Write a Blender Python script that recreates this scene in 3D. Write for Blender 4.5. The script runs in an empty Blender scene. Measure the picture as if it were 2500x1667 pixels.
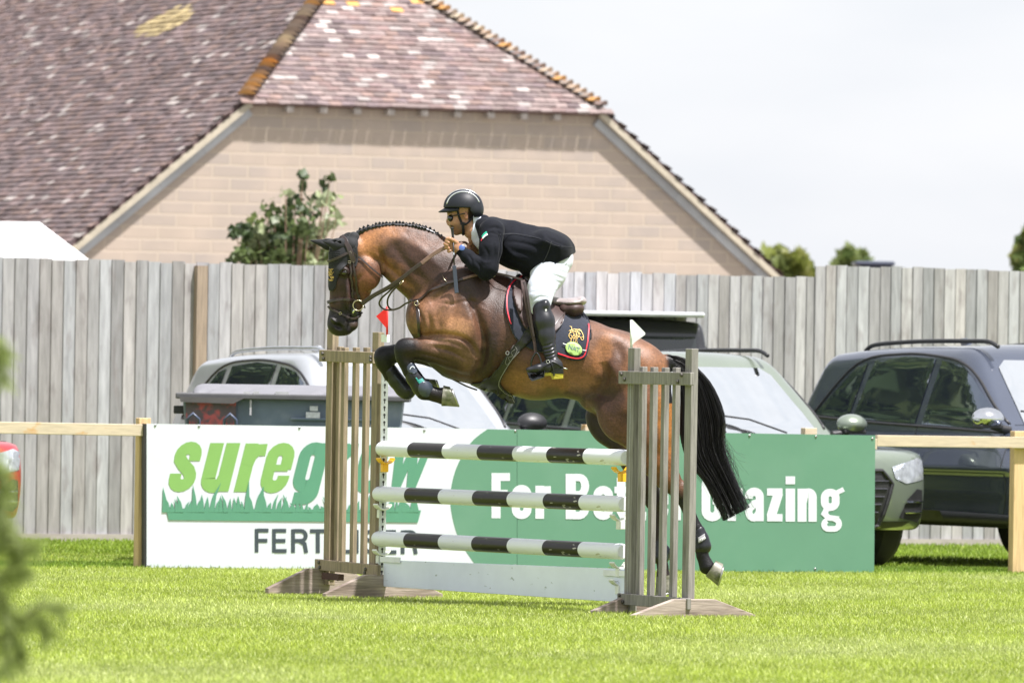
import bpy, bmesh, math, random
import numpy as np
from mathutils import Vector, Matrix
from mathutils.bvhtree import BVHTree
random.seed(7); rng = np.random.default_rng(7)
R = math.radians
scene = bpy.context.scene
COL = scene.collection
# ---------------------------------------------------------------- camera
FPX = 20833.0          # focal length in photo pixels (300 mm)
CAM = Vector((0, 0, 1.4)); ROLL = 0.016; PITCH = 96.5/FPX
fwd = Vector((0, math.cos(PITCH), math.sin(PITCH)))
up0 = Vector((0, -math.sin(PITCH), math.cos(PITCH)))
right0 = Vector((1, 0, 0))
RT = right0*math.cos(ROLL) + up0*math.sin(ROLL)
UP = up0*math.cos(ROLL) - right0*math.sin(ROLL)
cam_data = bpy.data.cameras.new('camera'); cam = bpy.data.objects.new('camera', cam_data); COL.objects.link(cam)
cam_data.lens = 300; cam_data.sensor_width = 36; cam_data.clip_end = 3000; cam_data.clip_start = 0.5
m = Matrix((RT, UP, -fwd)).transposed().to_4x4(); m.translation = CAM; cam.matrix_world = m
cam_data.dof.use_dof = True; cam_data.dof.focus_distance = 52.9; cam_data.dof.aperture_fstop = 6.3
scene.camera = cam
scene.render.resolution_x = 1024; scene.render.resolution_y = 682
# ---------------------------------------------------------------- world and sun
SUN_DIR = Vector((0.34, -0.24, 0.91)).normalized()
elev = math.asin(SUN_DIR.z); azim = math.atan2(SUN_DIR.x, SUN_DIR.y)
w = bpy.data.worlds.new("World"); scene.world = w; w.use_nodes = True
nt = w.node_tree; nt.nodes.clear()
sky = nt.nodes.new('ShaderNodeTexSky'); sky.sky_type = 'NISHITA'; sky.sun_disc = False
sky.sun_elevation = elev; sky.sun_rotation = azim; sky.dust_density = 2
tc = nt.nodes.new('ShaderNodeTexCoord'); mp = nt.nodes.new('ShaderNodeMapping'); mp.inputs['Scale'].default_value = (5, 5, 16)
nz = nt.nodes.new('ShaderNodeTexNoise'); nz.inputs['Scale'].default_value = 3.0; nz.inputs['Detail'].default_value = 5
cr = nt.nodes.new('ShaderNodeValToRGB'); cr.color_ramp.elements[0].position = 0.33; cr.color_ramp.elements[1].position = 0.62
cr.color_ramp.elements[0].color = (4.62, 4.75, 5.05, 1); cr.color_ramp.elements[1].color = (5.1, 5.15, 5.35, 1)
mx = nt.nodes.new('ShaderNodeMixRGB'); mx.inputs[0].default_value = 0.9
bg = nt.nodes.new('ShaderNodeBackground'); bg.inputs['Strength'].default_value = 0.1
ow = nt.nodes.new('ShaderNodeOutputWorld')
L = nt.links.new
L(tc.outputs['Generated'], mp.inputs[0]); L(mp.outputs[0], nz.inputs[0]); L(nz.outputs[0], cr.inputs[0])
L(sky.outputs[0], mx.inputs[1]); L(cr.outputs[0], mx.inputs[2]); L(mx.outputs[0], bg.inputs[0]); L(bg.outputs[0], ow.inputs[0])
sd = bpy.data.lights.new('sun', 'SUN'); sd.energy = 4.7; sd.angle = R(1.5); sd.color = (1, 0.955, 0.945)
so = bpy.data.objects.new('sun', sd); COL.objects.link(so); so.rotation_euler = SUN_DIR.to_track_quat('Z', 'Y').to_euler(); so.location = (0, 30, 30)
vs = scene.view_settings; vs.view_transform = 'Standard'; vs.look = 'None'; vs.exposure = 1.0; vs.gamma = 1
scene.render.engine = 'CYCLES'

# ---------------------------------------------------------------- photo -> world
def ray(px, py): return (fwd + RT*((px-1250)/FPX) - UP*((py-833.5)/FPX))
def P(px, py, D):
    d = ray(px, py); return CAM + d*(D/d.y)
def ground(px, py, z=0.0):
    d = ray(px, py); return CAM + d*((z-CAM.z)/d.z)
HD = 53.0; HS = FPX/HD     # horse plane
def q(px, py, dy=0.0):
    v = P(px, py, HD); return Vector((v.x, v.y+dy, v.z))
# ---------------------------------------------------------------- object helpers
def link(o): COL.objects.link(o); return o
def tag(o, label=None, cat=None, group=None, kind=None):
    if label: o['label'] = label
    if cat: o['category'] = cat
    if group: o['group'] = group
    if kind: o['kind'] = kind
    return o
def thing(name, label, cat, loc=(0, 0, 0), rz=0.0, group=None):
    o = link(bpy.data.objects.new(name, None)); o.location = loc; o.rotation_euler = (0, 0, rz); o.empty_display_size = 0.2
    return tag(o, label, cat, group)
def put(name, me, mat=None, parent=None, local=False):
    o = link(bpy.data.objects.new(name, me))
    if mat is not None:
        for mm in (mat if isinstance(mat, (list, tuple)) else [mat]): me.materials.append(mm)
    if parent is not None:
        o.parent = parent
        if not local:
            root = parent; inv = Matrix.Identity(4)
            while root is not None:
                if root.type == 'EMPTY':
                    inv = (Matrix.Translation(root.location) @ root.rotation_euler.to_matrix().to_4x4()).inverted(); break
                root = root.parent
            if parent.type == 'EMPTY': o.matrix_parent_inverse = inv
            # a child of a world-built mesh needs the identity inverse: its parent already carries it
    return o
def copy_tree(o, parent=None):
    c = o.copy(); COL.objects.link(c); c.parent = parent
    for ch in list(o.children): copy_tree(ch, c)
    return c
class MB:
    def __init__(s): s.v = []; s.f = []; s.c = []; s.m = []
    def add(s, vs, fs, col=None, mi=0):
        b = len(s.v); s.v += [tuple(v) for v in vs]; s.f += [tuple(i+b for i in f) for f in fs]
        s.c += [col or (1, 1, 1)]*len(fs); s.m += [mi]*len(fs)
    def box(s, c, h, ax=None, col=None, mi=0):
        c = Vector(c); X, Y, Z = (Vector((1, 0, 0)), Vector((0, 1, 0)), Vector((0, 0, 1))) if ax is None else ax
        vs = [c + X*(h[0]*i) + Y*(h[1]*j) + Z*(h[2]*k) for i in (-1, 1) for j in (-1, 1) for k in (-1, 1)]
        s.add(vs, [(0, 1, 3, 2), (4, 6, 7, 5), (0, 4, 5, 1), (2, 3, 7, 6), (0, 2, 6, 4), (1, 5, 7, 3)], col, mi)
    def prism(s, poly, ext, col=None, mi=0):      # poly: list of points (one face), ext: extrusion vector
        n = len(poly); a = [Vector(p) for p in poly]; b = [p+Vector(ext) for p in a]
        s.add(a+b, [tuple(range(n)), tuple(range(2*n-1, n-1, -1))] + [(i, i+n, (i+1) % n+n, (i+1) % n) for i in range(n)], col, mi)
    def tube(s, pts, r, n=8, cap=True, col=None, mi=0, flat=None):
        pts = [Vector(p) for p in pts]; m_ = len(pts)
        rr = r if isinstance(r, (list, tuple)) else [r]*m_
        prev = None; vs = []
        for i, p in enumerate(pts):
            t = (pts[min(i+1, m_-1)]-pts[max(i-1, 0)])
            t = t.normalized() if t.length > 1e-9 else Vector((0, 0, 1))
            if prev is None:
                a = Vector((0, 1, 0)) if abs(t.y) < .9 else Vector((1, 0, 0))
                nrm = t.cross(a).normalized()
            else: nrm = (prev - t*prev.dot(t)); nrm = nrm.normalized() if nrm.length > 1e-6 else prev
            prev = nrm; bn = t.cross(nrm)
            for k in range(n):
                an = 2*math.pi*k/n; vs.append(p + nrm*(rr[i]*math.cos(an)) + bn*(rr[i]*math.sin(an)))
        fs = [(i*n+k, i*n+(k+1) % n, (i+1)*n+(k+1) % n, (i+1)*n+k) for i in range(m_-1) for k in range(n)]
        if cap: fs += [tuple(range(n-1, -1, -1)), tuple((m_-1)*n+k for k in range(n))]
        s.add(vs, fs, col, mi)
    def lathe(s, c, axis, prof, n=24, col=None, mi=0):   # prof: list of (along, radius)
        c = Vector(c); ax = Vector(axis).normalized(); a = ax.orthogonal().normalized(); b = ax.cross(a)
        vs = [c+ax*t+(a*math.cos(2*math.pi*k/n)+b*math.sin(2*math.pi*k/n))*r for t, r in prof for k in range(n)]
        fs = [(i*n+k, i*n+(k+1) % n, (i+1)*n+(k+1) % n, (i+1)*n+k) for i in range(len(prof)-1) for k in range(n)]
        fs += [tuple(range(n-1, -1, -1)), tuple((len(prof)-1)*n+k for k in range(n))]
        s.add(vs, fs, col, mi)
    def build(s, name, mat=None, parent=None, smooth=False, bevel=0, local=False, auto=None):
        me = bpy.data.meshes.new(name); me.from_pydata(s.v, [], s.f); me.update()
        ca = me.color_attributes.new('Col', 'FLOAT_COLOR', 'CORNER')
        arr = np.ones((len(me.loops), 4), np.float32)
        lt = np.array([len(f) for f in s.f]); arr[:, :3] = np.repeat(np.array(s.c, np.float32), lt, axis=0)
        ca.data.foreach_set('color', arr.ravel())
        if any(s.m): me.polygons.foreach_set('material_index', s.m)
        bm = bmesh.new(); bm.from_mesh(me); bmesh.ops.recalc_face_normals(bm, faces=bm.faces); bm.to_mesh(me); bm.free()
        if smooth: me.polygons.foreach_set('use_smooth', [True]*len(me.polygons))
        o = put(name, me, mat, parent, local)
        if bevel:
            b = o.modifiers.new('bevel', 'BEVEL'); b.width = bevel; b.segments = 2; b.limit_method = 'ANGLE'; b.angle_limit = R(40)
        if smooth and auto:
            me.set_sharp_from_angle(angle=R(auto))
        return o
def catmull(pts, n=6, closed=False):
    pts = [np.array(p, float) for p in pts]; out = []; N = len(pts)
    rngi = range(N if closed else N-1)
    for i in rngi:
        if closed: p0, p1, p2, p3 = pts[(i-1) % N], pts[i], pts[(i+1) % N], pts[(i+2) % N]
        else: p0, p1, p2, p3 = pts[max(i-1, 0)], pts[i], pts[i+1], pts[min(i+2, N-1)]
        for k in range(n):
            t = k/n
            out.append(.5*((2*p1)+(-p0+p2)*t+(2*p0-5*p1+4*p2-p3)*t*t+(-p0+3*p1-3*p2+p3)*t**3))
    if not closed: out.append(pts[-1])
    return out
# ---------------------------------------------------------------- SDF modelling
class SDF:
    def __init__(s, lo, hi, h):
        s.h = h; s.lo = np.array(lo, float); n = np.ceil((np.array(hi)-s.lo)/h).astype(int)+1
        s.ax = [(s.lo[i]+np.arange(n[i])*h).astype(np.float32) for i in range(3)]
        s.d = np.full(n, 10.0, np.float32)
    def _reg(s, lo, hi):
        sl = []
        for i in range(3):
            a = int(np.searchsorted(s.ax[i], lo[i])); b = int(np.searchsorted(s.ax[i], hi[i]))
            if b <= a: return None
            sl.append(slice(a, b))
        x, y, z = (s.ax[i][sl[i]] for i in range(3))
        return tuple(sl), x[:, None, None], y[None, :, None], z[None, None, :]
    def _mix(s, sl, v, k, op):
        d = s.d[sl]
        if op == 'u':
            hh = np.clip(.5+.5*(d-v)/k, 0, 1); s.d[sl] = d*(1-hh)+v*hh-k*hh*(1-hh)
        elif op == 's':
            hh = np.clip(.5-.5*(d+v)/k, 0, 1); s.d[sl] = d*(1-hh)-v*hh+k*hh*(1-hh)
    def cap(s, a, b, ra, rb, k=.02, sy=1.0, op='u'):
        a = np.array(a, float); b = np.array(b, float); mr = max(ra, rb)*max(1, sy)+k+3*s.h
        g = s._reg(np.minimum(a, b)-mr, np.maximum(a, b)+mr)
        if g is None: return
        sl, x, y, z = g; ba = b-a; L2 = max(float(ba@ba), 1e-9)
        t = np.clip(((x-a[0])*ba[0]+(y-a[1])*ba[1]+(z-a[2])*ba[2])/L2, 0, 1)
        dd = np.sqrt((x-a[0]-t*ba[0])**2+((y-a[1]-t*ba[1])/sy)**2+(z-a[2]-t*ba[2])**2)-(ra+(rb-ra)*t)
        s._mix(sl, dd.astype(np.float32), k, op)
    def ell(s, c, r, k=.02, ang=0.0, yaw=0.0, op='u'):
        c = np.array(c, float); mr = max(r)+k+3*s.h; g = s._reg(c-mr, c+mr)
        if g is None: return
        sl, x, y, z = g; ca, sa = math.cos(R(ang)), math.sin(R(ang)); X = x-c[0]; Z = z-c[2]; Y = y-c[1]
        X, Z = X*ca+Z*sa, -X*sa+Z*ca
        if yaw:
            cy, sy_ = math.cos(R(yaw)), math.sin(R(yaw)); X, Y = X*cy+Y*sy_, -X*sy_+Y*cy
        k0 = np.sqrt((X/r[0])**2+(Y/r[1])**2+(Z/r[2])**2); k1 = np.sqrt((X/r[0]**2)**2+(Y/r[1]**2)**2+(Z/r[2]**2)**2)+1e-6
        s._mix(sl, (k0*(k0-1)/k1).astype(np.float32), k, op)
    def func(s, f, k=.02, op='u'):
        x, y, z = s.ax[0][:, None, None], s.ax[1][None, :, None], s.ax[2][None, None, :]
        s._mix((slice(None),)*3, f(x, y, z).astype(np.float32), k, op)
    def mesh(s, name):
        d = s.d; ins = d < 0; n = np.array(d.shape)
        c = np.zeros(n-1, np.int8)
        for i in (0, 1):
            for j in (0, 1):
                for k in (0, 1): c += ins[i:n[0]-1+i, j:n[1]-1+j, k:n[2]-1+k]
        act = (c > 0) & (c < 8); idx = np.argwhere(act); N = len(idx)
        cid = np.full(n-1, -1, np.int64); cid[tuple(idx.T)] = np.arange(N)
        off = np.array([(i, j, k) for i in (0, 1) for j in (0, 1) for k in (0, 1)])
        cv = np.stack([d[tuple((idx+o).T)] for o in off], 1)
        acc = np.zeros((N, 3)); cnt = np.zeros(N)
        for a in range(8):
            for b in range(a+1, 8):
                if np.abs(off[a]-off[b]).sum() != 1: continue
                va, vb = cv[:, a], cv[:, b]; mk = (va < 0) != (vb < 0)
                t = np.where(mk, va/(va-vb+1e-12), 0)[:, None]
                acc += np.where(mk[:, None], off[a]+t*(off[b]-off[a]), 0); cnt += mk
        V = s.lo+(idx+acc/cnt[:, None])*s.h
        F = []
        for ax in range(3):
            u, w_ = (ax+1) % 3, (ax+2) % 3
            sa = [slice(None)]*3; sb = [slice(None)]*3; sa[ax] = slice(0, -1); sb[ax] = slice(1, None)
            A = ins[tuple(sa)]; B = ins[tuple(sb)]; e = np.argwhere(A != B)
            ok = (e[:, u] > 0) & (e[:, w_] > 0) & (e[:, u] < n[u]-1) & (e[:, w_] < n[w_]-1); e = e[ok]
            eu = np.zeros(3, int); eu[u] = 1; ew = np.zeros(3, int); ew[w_] = 1
            qd = np.stack([cid[tuple((e-eu-ew).T)], cid[tuple((e-ew).T)], cid[tuple(e.T)], cid[tuple((e-eu).T)]], 1)
            fl = A[tuple(e.T)]; qd[~fl] = qd[~fl][:, ::-1]; F.append(qd)
        F = np.concatenate(F); me = bpy.data.meshes.new(name)
        me.vertices.add(N); me.vertices.foreach_set('co', V.astype(np.float32).ravel())
        me.loops.add(len(F)*4); me.loops.foreach_set('vertex_index', F.astype(np.int32).ravel())
        me.polygons.add(len(F)); me.polygons.foreach_set('loop_start', np.arange(0, len(F)*4, 4, dtype=np.int32))
        me.polygons.foreach_set('use_smooth', np.ones(len(F), bool)); me.update(calc_edges=True); me.validate()
        return me
def vcol(me, cols, name='Col'):
    ca = me.color_attributes.new(name, 'FLOAT_COLOR', 'POINT'); a = np.ones((len(me.vertices), 4), np.float32); a[:, :3] = cols
    ca.data.foreach_set('color', a.ravel())
def verts(me):
    a = np.empty(len(me.vertices)*3, np.float32); me.vertices.foreach_get('co', a); return a.reshape(-1, 3)
def to_px(V):
    V = np.asarray(V, float)-np.array(CAM); f = V@np.array(fwd)
    return 1250+FPX*(V@np.array(RT))/f, 833.5-FPX*(V@np.array(UP))/f
def bvh(me_list, mats=None):
    vs, fs = [], []
    for me in me_list:
        b = len(vs); vs += [tuple(v.co) for v in me.vertices]; fs += [tuple(i+b for i in p.vertices) for p in me.polygons]
    return BVHTree.FromPolygons(vs, fs)
def hit(tree, px, py, fallback=None, far=False):
    """surface point of the modelled body that lies under a point of the side elevation"""
    d = ray(px, py).normalized()
    h = tree.ray_cast(CAM, d)
    if h[0] is None:
        if fallback is None: return None
        p = q(px, py, fallback); return p, Vector((0, -1, 0))
    return h[0], (h[1] if h[1].dot(d) < 0 else -h[1])
def strap(mb, tree, pts, width, thick=.004, off=.004, fb=0.0, n=6, col=None, smooth_d=True, close=False):
    """leather strap laid over a body: pts are (px,py[,depth])"""
    P3 = []; N3 = []
    free = len(pts[0]) == 3
    sm = catmull(pts, n, close)
    for p in sm:
        if free: P3.append(q(p[0], p[1], p[2])); N3.append(Vector((0, -1, 0)))
        else:
            r = hit(tree, p[0], p[1])
            if r is None: P3.append(None); N3.append(None)
            else: P3.append(r[0]+r[1]*off); N3.append(r[1])
    # fill misses from neighbours
    for i in range(len(P3)):
        if P3[i] is None:
            js = [j for j in range(len(P3)) if P3[j] is not None]
            y = P3[min(js, key=lambda j: abs(j-i))].y-HD if js else fb
            P3[i] = q(sm[i][0], sm[i][1], y); N3[i] = Vector((0, -1, 0))
    ys = np.array([p.y for p in P3])
    if smooth_d and not free and len(ys) > 4:
        for _ in range(2):
            ys2 = ys.copy(); ys2[1:-1] = (ys[:-2]+ys[1:-1]+ys[2:])/3; ys = np.minimum(ys2, ys+.003)
        for i, p in enumerate(P3): p.y = ys[i]
    M = len(P3); vs = []
    wd = width if isinstance(width, (list, tuple)) else [width]*2
    for i, p in enumerate(P3):
        t = (P3[min(i+1, M-1)]-P3[max(i-1, 0)]).normalized(); nn = N3[i]; nn = (nn-t*nn.dot(t)).normalized()
        b = t.cross(nn); wv = (wd[0]+(wd[1]-wd[0])*i/max(M-1, 1))/HS/2
        for (sb, sn) in ((-1, 0), (-.8, 1), (.8, 1), (1, 0), (.8, -1), (-.8, -1)):
            vs.append(p+b*(wv*sb)+nn*(thick*(.5+.5*sn)))
    k = 6
    fs = [(i*k+j, i*k+(j+1) % k, (i+1)*k+(j+1) % k, (i+1)*k+j) for i in range(M-1) for j in range(k)]
    fs += [tuple(range(k)), tuple((M-1)*k+j for j in range(k-1, -1, -1))]
    mb.add(vs, fs, col)
def ring(mb, c, r, t, axis=(0, 1, 0), col=None, n=20, sx=1, sz=1, arc=(0, 360)):
    c = Vector(c); ax = Vector(axis).normalized(); a = ax.orthogonal().normalized(); b = ax.cross(a)
    if abs(ax.y) > .99: a = Vector((1, 0, 0)); b = Vector((0, 0, 1))
    pts = [c+a*(r*sx*math.cos(R(arc[0]+(arc[1]-arc[0])*i/n)))+b*(r*sz*math.sin(R(arc[0]+(arc[1]-arc[0])*i/n))) for i in range(n+1)]
    mb.tube(pts, t, 6, col=col)
def drape(name, tree, poly, off=.01, thick=.006, step=8, mat=None, parent=None, fbd=None, flat=None):
    """cloth or leather panel laid over a body, cut to an outline"""
    bm = bmesh.new(); bm.faces.new([bm.verts.new((p[0], p[1], 0)) for p in poly])
    xs = [p[0] for p in poly]; ys = [p[1] for p in poly]
    x = min(xs)+step/2
    while x < max(xs):
        bmesh.ops.bisect_plane(bm, geom=bm.verts[:]+bm.edges[:]+bm.faces[:], plane_co=(x, 0, 0), plane_no=(1, 0, 0)); x += step
    y = min(ys)+step/2
    while y < max(ys):
        bmesh.ops.bisect_plane(bm, geom=bm.verts[:]+bm.edges[:]+bm.faces[:], plane_co=(0, y, 0), plane_no=(0, 1, 0)); y += step
    vl = bm.verts[:]; res = [hit(tree, v.co.x, v.co.y) for v in vl]; good = [i for i, r in enumerate(res) if r]
    P0 = []
    for i, v in enumerate(vl):
        if res[i]: P0.append(res[i][0]+res[i][1]*off*0+Vector((0, -off, 0)))
        else:
            j = min(good, key=lambda g: (vl[g].co-v.co).length_squared); P0.append(q(v.co.x, v.co.y, res[j][0].y-HD-off))
    for v, p in zip(vl, P0): v.co = p
    for _ in range(3):
        bmesh.ops.smooth_vert(bm, verts=[v for v in bm.verts if not v.is_boundary], factor=.4, use_axis_y=True, use_axis_x=False, use_axis_z=False)
    bmesh.ops.recalc_face_normals(bm, faces=bm.faces)
    if sum(f.normal.y for f in bm.faces) > 0: bmesh.ops.reverse_faces(bm, faces=bm.faces)
    me = bpy.data.meshes.new(name); bm.to_mesh(me); bm.free(); me.polygons.foreach_set('use_smooth', [True]*len(me.polygons))
    o = put(name, me, mat, parent); s_ = o.modifiers.new('thick', 'SOLIDIFY'); s_.thickness = thick; s_.offset = 1
    return o
def grooves(me, items, near=True):
    """press folds (positive depth) or raise ridges (negative) into a finished mesh; items: (points in the side elevation, width px, depth m)"""
    V = verts(me); px, py = to_px(V); N = np.empty(len(me.vertices)*3, np.float32); me.vertices.foreach_get('normal', N); N = N.reshape(-1, 3)
    fac = np.clip(-N[:, 1]*1.6, 0, 1) if near else 1.0; D = np.zeros(len(V))
    for pts, w_, dp in items:
        c = catmull(pts, 5); dm = np.full(len(px), 1e9); tt = np.zeros(len(px)); n_ = len(c)-1
        for i in range(n_):
            (ax_, ay_), (bx, by) = c[i][:2], c[i+1][:2]; dx, dy_ = bx-ax_, by-ay_; t = np.clip(((px-ax_)*dx+(py-ay_)*dy_)/(dx*dx+dy_*dy_+1e-9), 0, 1)
            d = np.hypot(px-ax_-t*dx, py-ay_-t*dy_); k = d < dm; dm = np.where(k, d, dm); tt = np.where(k, (i+t)/n_, tt)
        D += dp*np.exp(-(dm/w_)**2)*np.sin(np.clip(tt, .04, .96)*math.pi)**.6
    if me.name.startswith('horse'): D *= 1.5
    V = V-N*(D*fac)[:, None]; me.vertices.foreach_set('co', V.astype(np.float32).ravel()); me.update()
# ---------------------------------------------------------------- materials
MATS = {}
def mat(name, color=(.5, .5, .5), rough=.6, metal=0.0, var=.15, vscale=8.0, stretch=(1, 1, 1), bump=0.0, bscale=60.0, bdist=.002, spec=.5,
        coat=0.0, attr=False, trans=0.0, sheen=0.0, col2=None, c2pos=(.45, .65), c2scale=3.0, c2stretch=None, sss=0.0, croughness=.05, coord='Object', transl=0.0):
    if name in MATS: return MATS[name]
    m = bpy.data.materials.new(name); m.use_nodes = True; nt = m.node_tree; b = nt.nodes['Principled BSDF']; L = nt.links.new
    b.inputs['Roughness'].default_value = rough; b.inputs['Metallic'].default_value = metal
    b.inputs['Specular IOR Level'].default_value = spec; b.inputs['Coat Weight'].default_value = coat; b.inputs['Coat Roughness'].default_value = croughness
    if sheen: b.inputs['Sheen Weight'].default_value = sheen; b.inputs['Sheen Roughness'].default_value = .4
    if trans: b.inputs['Transmission Weight'].default_value = trans
    if sss: b.inputs['Subsurface Weight'].default_value = sss; b.inputs['Subsurface Radius'].default_value = (.02, .008, .004); b.inputs['Subsurface Scale'].default_value = .3
    tc = nt.nodes.new('ShaderNodeTexCoord'); mp = nt.nodes.new('ShaderNodeMapping'); mp.inputs['Scale'].default_value = stretch
    L(tc.outputs[coord], mp.inputs[0])
    nz = nt.nodes.new('ShaderNodeTexNoise'); nz.inputs['Scale'].default_value = vscale; nz.inputs['Detail'].default_value = 6; nz.inputs['Roughness'].default_value = .6
    L(mp.outputs[0], nz.inputs[0])
    if attr:
        a = nt.nodes.new('ShaderNodeAttribute'); a.attribute_name = 'Col'; src = a.outputs['Color']
    else:
        r = nt.nodes.new('ShaderNodeRGB'); r.outputs[0].default_value = (*color, 1); src = r.outputs[0]
    if attr and color != (.5, .5, .5):
        mm = nt.nodes.new('ShaderNodeMixRGB'); mm.blend_type = 'MULTIPLY'; mm.inputs[0].default_value = 1; L(src, mm.inputs[1]); mm.inputs[2].default_value = (*color, 1); src = mm.outputs[0]
    if col2:
        n2 = nt.nodes.new('ShaderNodeTexNoise'); n2.inputs['Scale'].default_value = c2scale; n2.inputs['Detail'].default_value = 4
        if c2stretch:
            m2 = nt.nodes.new('ShaderNodeMapping'); m2.inputs['Scale'].default_value = c2stretch; L(tc.outputs[coord], m2.inputs[0]); L(m2.outputs[0], n2.inputs[0])
        else: L(mp.outputs[0], n2.inputs[0])
        rp = nt.nodes.new('ShaderNodeMapRange'); rp.inputs[1].default_value = c2pos[0]; rp.inputs[2].default_value = c2pos[1]; L(n2.outputs[0], rp.inputs[0])
        mm = nt.nodes.new('ShaderNodeMixRGB'); L(rp.outputs[0], mm.inputs[0]); L(src, mm.inputs[1]); mm.inputs[2].default_value = (*col2, 1); src = mm.outputs[0]
    mr = nt.nodes.new('ShaderNodeMapRange'); mr.inputs[1].default_value = .3; mr.inputs[2].default_value = .7; mr.inputs[3].default_value = 1-var; mr.inputs[4].default_value = 1+var
    L(nz.outputs[0], mr.inputs[0])
    vm = nt.nodes.new('ShaderNodeVectorMath'); vm.operation = 'SCALE'; L(src, vm.inputs[0]); L(mr.outputs[0], vm.inputs['Scale'])
    L(vm.outputs[0], b.inputs['Base Color'])
    if bump:
        n3 = nt.nodes.new('ShaderNodeTexNoise'); n3.inputs['Scale'].default_value = bscale; n3.inputs['Detail'].default_value = 4; L(mp.outputs[0], n3.inputs[0])
        bp = nt.nodes.new('ShaderNodeBump'); bp.inputs['Strength'].default_value = bump; bp.inputs['Distance'].default_value = bdist; L(n3.outputs[0], bp.inputs['Height']); L(bp.outputs[0], b.inputs['Normal'])
    if transl:
        out = nt.nodes['Material Output']; tr = nt.nodes.new('ShaderNodeBsdfTranslucent'); ms = nt.nodes.new('ShaderNodeMixShader'); ms.inputs[0].default_value = transl
        L(vm.outputs[0], tr.inputs[0]); L(b.outputs[0], ms.inputs[1]); L(tr.outputs[0], ms.inputs[2]); L(ms.outputs[0], out.inputs[0])
    MATS[name] = m; return m
# ================================================================ SETTING
# ---- ground
gm = mat('lawn soil', (.19, .245, .035), .95, var=.35, vscale=9, col2=(.17, .21, .035), c2scale=1.2, bump=.6, bscale=90, bdist=.02)
mb = MB(); mb.add([(-120, -10, 0), (140, -10, 0), (140, 900, 0), (-120, 900, 0)], [(0, 1, 2, 3)]); tag(mb.build('ground', gm), kind='structure')
mb = MB(); mb.add([(-60, 77.5, .004), (60, 77.5, .004), (60, 150, .004), (-60, 150, .004)], [(0, 1, 2, 3)]); tag(mb.build('bounce_sheet', mat('gravel yard', (.24, .22, .20), .95, var=.2, vscale=6, bump=.4, bscale=40, bdist=.01)), kind='structure')  # added unseen grey sheet that cuts green bounce on barn and fence
# ---- grass blades
def blades(name, n, region, hmin, hmax, wid, cols, seed=1, clump=0, lean=.7, line=None):
    r = np.random.default_rng(seed); x0, x1, y0, y1 = region
    # even density in area; x range widens with distance
    y = y0+(y1-y0)*r.random(n); hw = .08*y
    x = np.where(np.isfinite(y), (r.random(n)*2-1)*hw, 0) if x0 is None else x0+(x1-x0)*r.random(n)
    if line is not None: y = line(x)+y
    # soft patches of longer / shorter growth
    pt = .5+.5*np.sin(x*2.1+1.3*np.sin(y*.9))*np.sin(y*1.7+1.1*np.sin(x*1.3)); pt2 = .5+.5*np.sin(x*5.3+2*np.sin(y*3.1))*np.sin(y*4.3+x)
    h = hmin+(hmax-hmin)*r.random(n)*(.55+.45*pt)
    an = r.random(n)*6.283; le = h*lean*(.3+r.random(n)); dx = np.cos(an)*le; dy = np.sin(an)*le
    wa = r.random(n)*3.14; wx = np.cos(wa)*wid*.5; wy = np.sin(wa)*wid*.5
    z = np.zeros(n)
    V = np.empty((n, 5, 3), np.float32)
    V[:, 0] = np.stack([x-wx, y-wy, z], 1); V[:, 1] = np.stack([x+wx, y+wy, z], 1)
    V[:, 2] = np.stack([x+wx*.8+dx*.35, y+wy*.8+dy*.35, h*.6], 1); V[:, 3] = np.stack([x-wx*.8+dx*.35, y-wy*.8+dy*.35, h*.6], 1)
    V[:, 4] = np.stack([x+dx, y+dy, h], 1)
    b = np.arange(n)[:, None]*5
    loops = np.concatenate([b+np.array([[0, 1, 2, 3]]), b+np.array([[3, 2, 4]])], 1).astype(np.int32)
    me = bpy.data.meshes.new(name); me.vertices.add(n*5); me.vertices.foreach_set('co', V.ravel())
    me.loops.add(n*7); me.loops.foreach_set('vertex_index', loops.ravel()); me.polygons.add(n*2)
    st = (np.arange(n)[:, None]*7+np.array([[0, 4]])).astype(np.int32); me.polygons.foreach_set('loop_start', st.ravel()); me.update(calc_edges=True)
    cols = np.array(cols); w_ = r.random((n, len(cols)))**5*(np.array([[1.0]+[.7]*(len(cols)-1)])); w_[:, 0] += .25*pt; w_[:, 1] += .35*pt2; w_[:, -1] += .22*np.clip(np.sin(x*1.1+.7*np.sin(y*.5))*np.sin(y*.55+1.9)-.1, 0, 1)
    w_ /= w_.sum(1, keepdims=True); c = w_@cols; c *= (.72+.56*r.random(n))[:, None]*(.90+.20*pt)[:, None]
    vcol(me, np.repeat(c, 5, axis=0)); return me
gcols = [(.37, .45, .05), (.28, .37, .035), (.54, .58, .17), (.11, .19, .02), (.68, .71, .40)]
gmat = mat('grass blade', rough=.5, attr=True, var=.1, transl=.35, spec=.4)
o = put('grass', blades('grass', 560000, (None, 0, 37.5, 66), .016, .036, .0046, gcols, 3), gmat); tag(o, 'short mown bright green grass of the arena', 'grass', kind='stuff')
o = put('long_grass', blades('long_grass', 50000, (-6, 7, -.06, 1.6), .02, .05, .008, [(.19, .30, .03), (.13, .22, .025), (.27, .36, .05), (.09, .16, .02)], 5, lean=.4, line=lambda x: 61.6+(x+2.64)*.437), gmat)
tag(o, 'longer uncut grass along the banners and rail fence', 'grass', kind='stuff')
o = put('far_grass', blades('far_grass', 90000, (-7, 7.5, 63.6, 76), .02, .045, .009, [(.26, .36, .04), (.18, .28, .03), (.34, .43, .08), (.12, .2, .025)], 6, lean=.5), gmat)
tag(o, 'grass of the parking field under the cars', 'grass', kind='stuff')
# a few seed heads / tussocks on the lawn are inside the blades above

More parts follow.
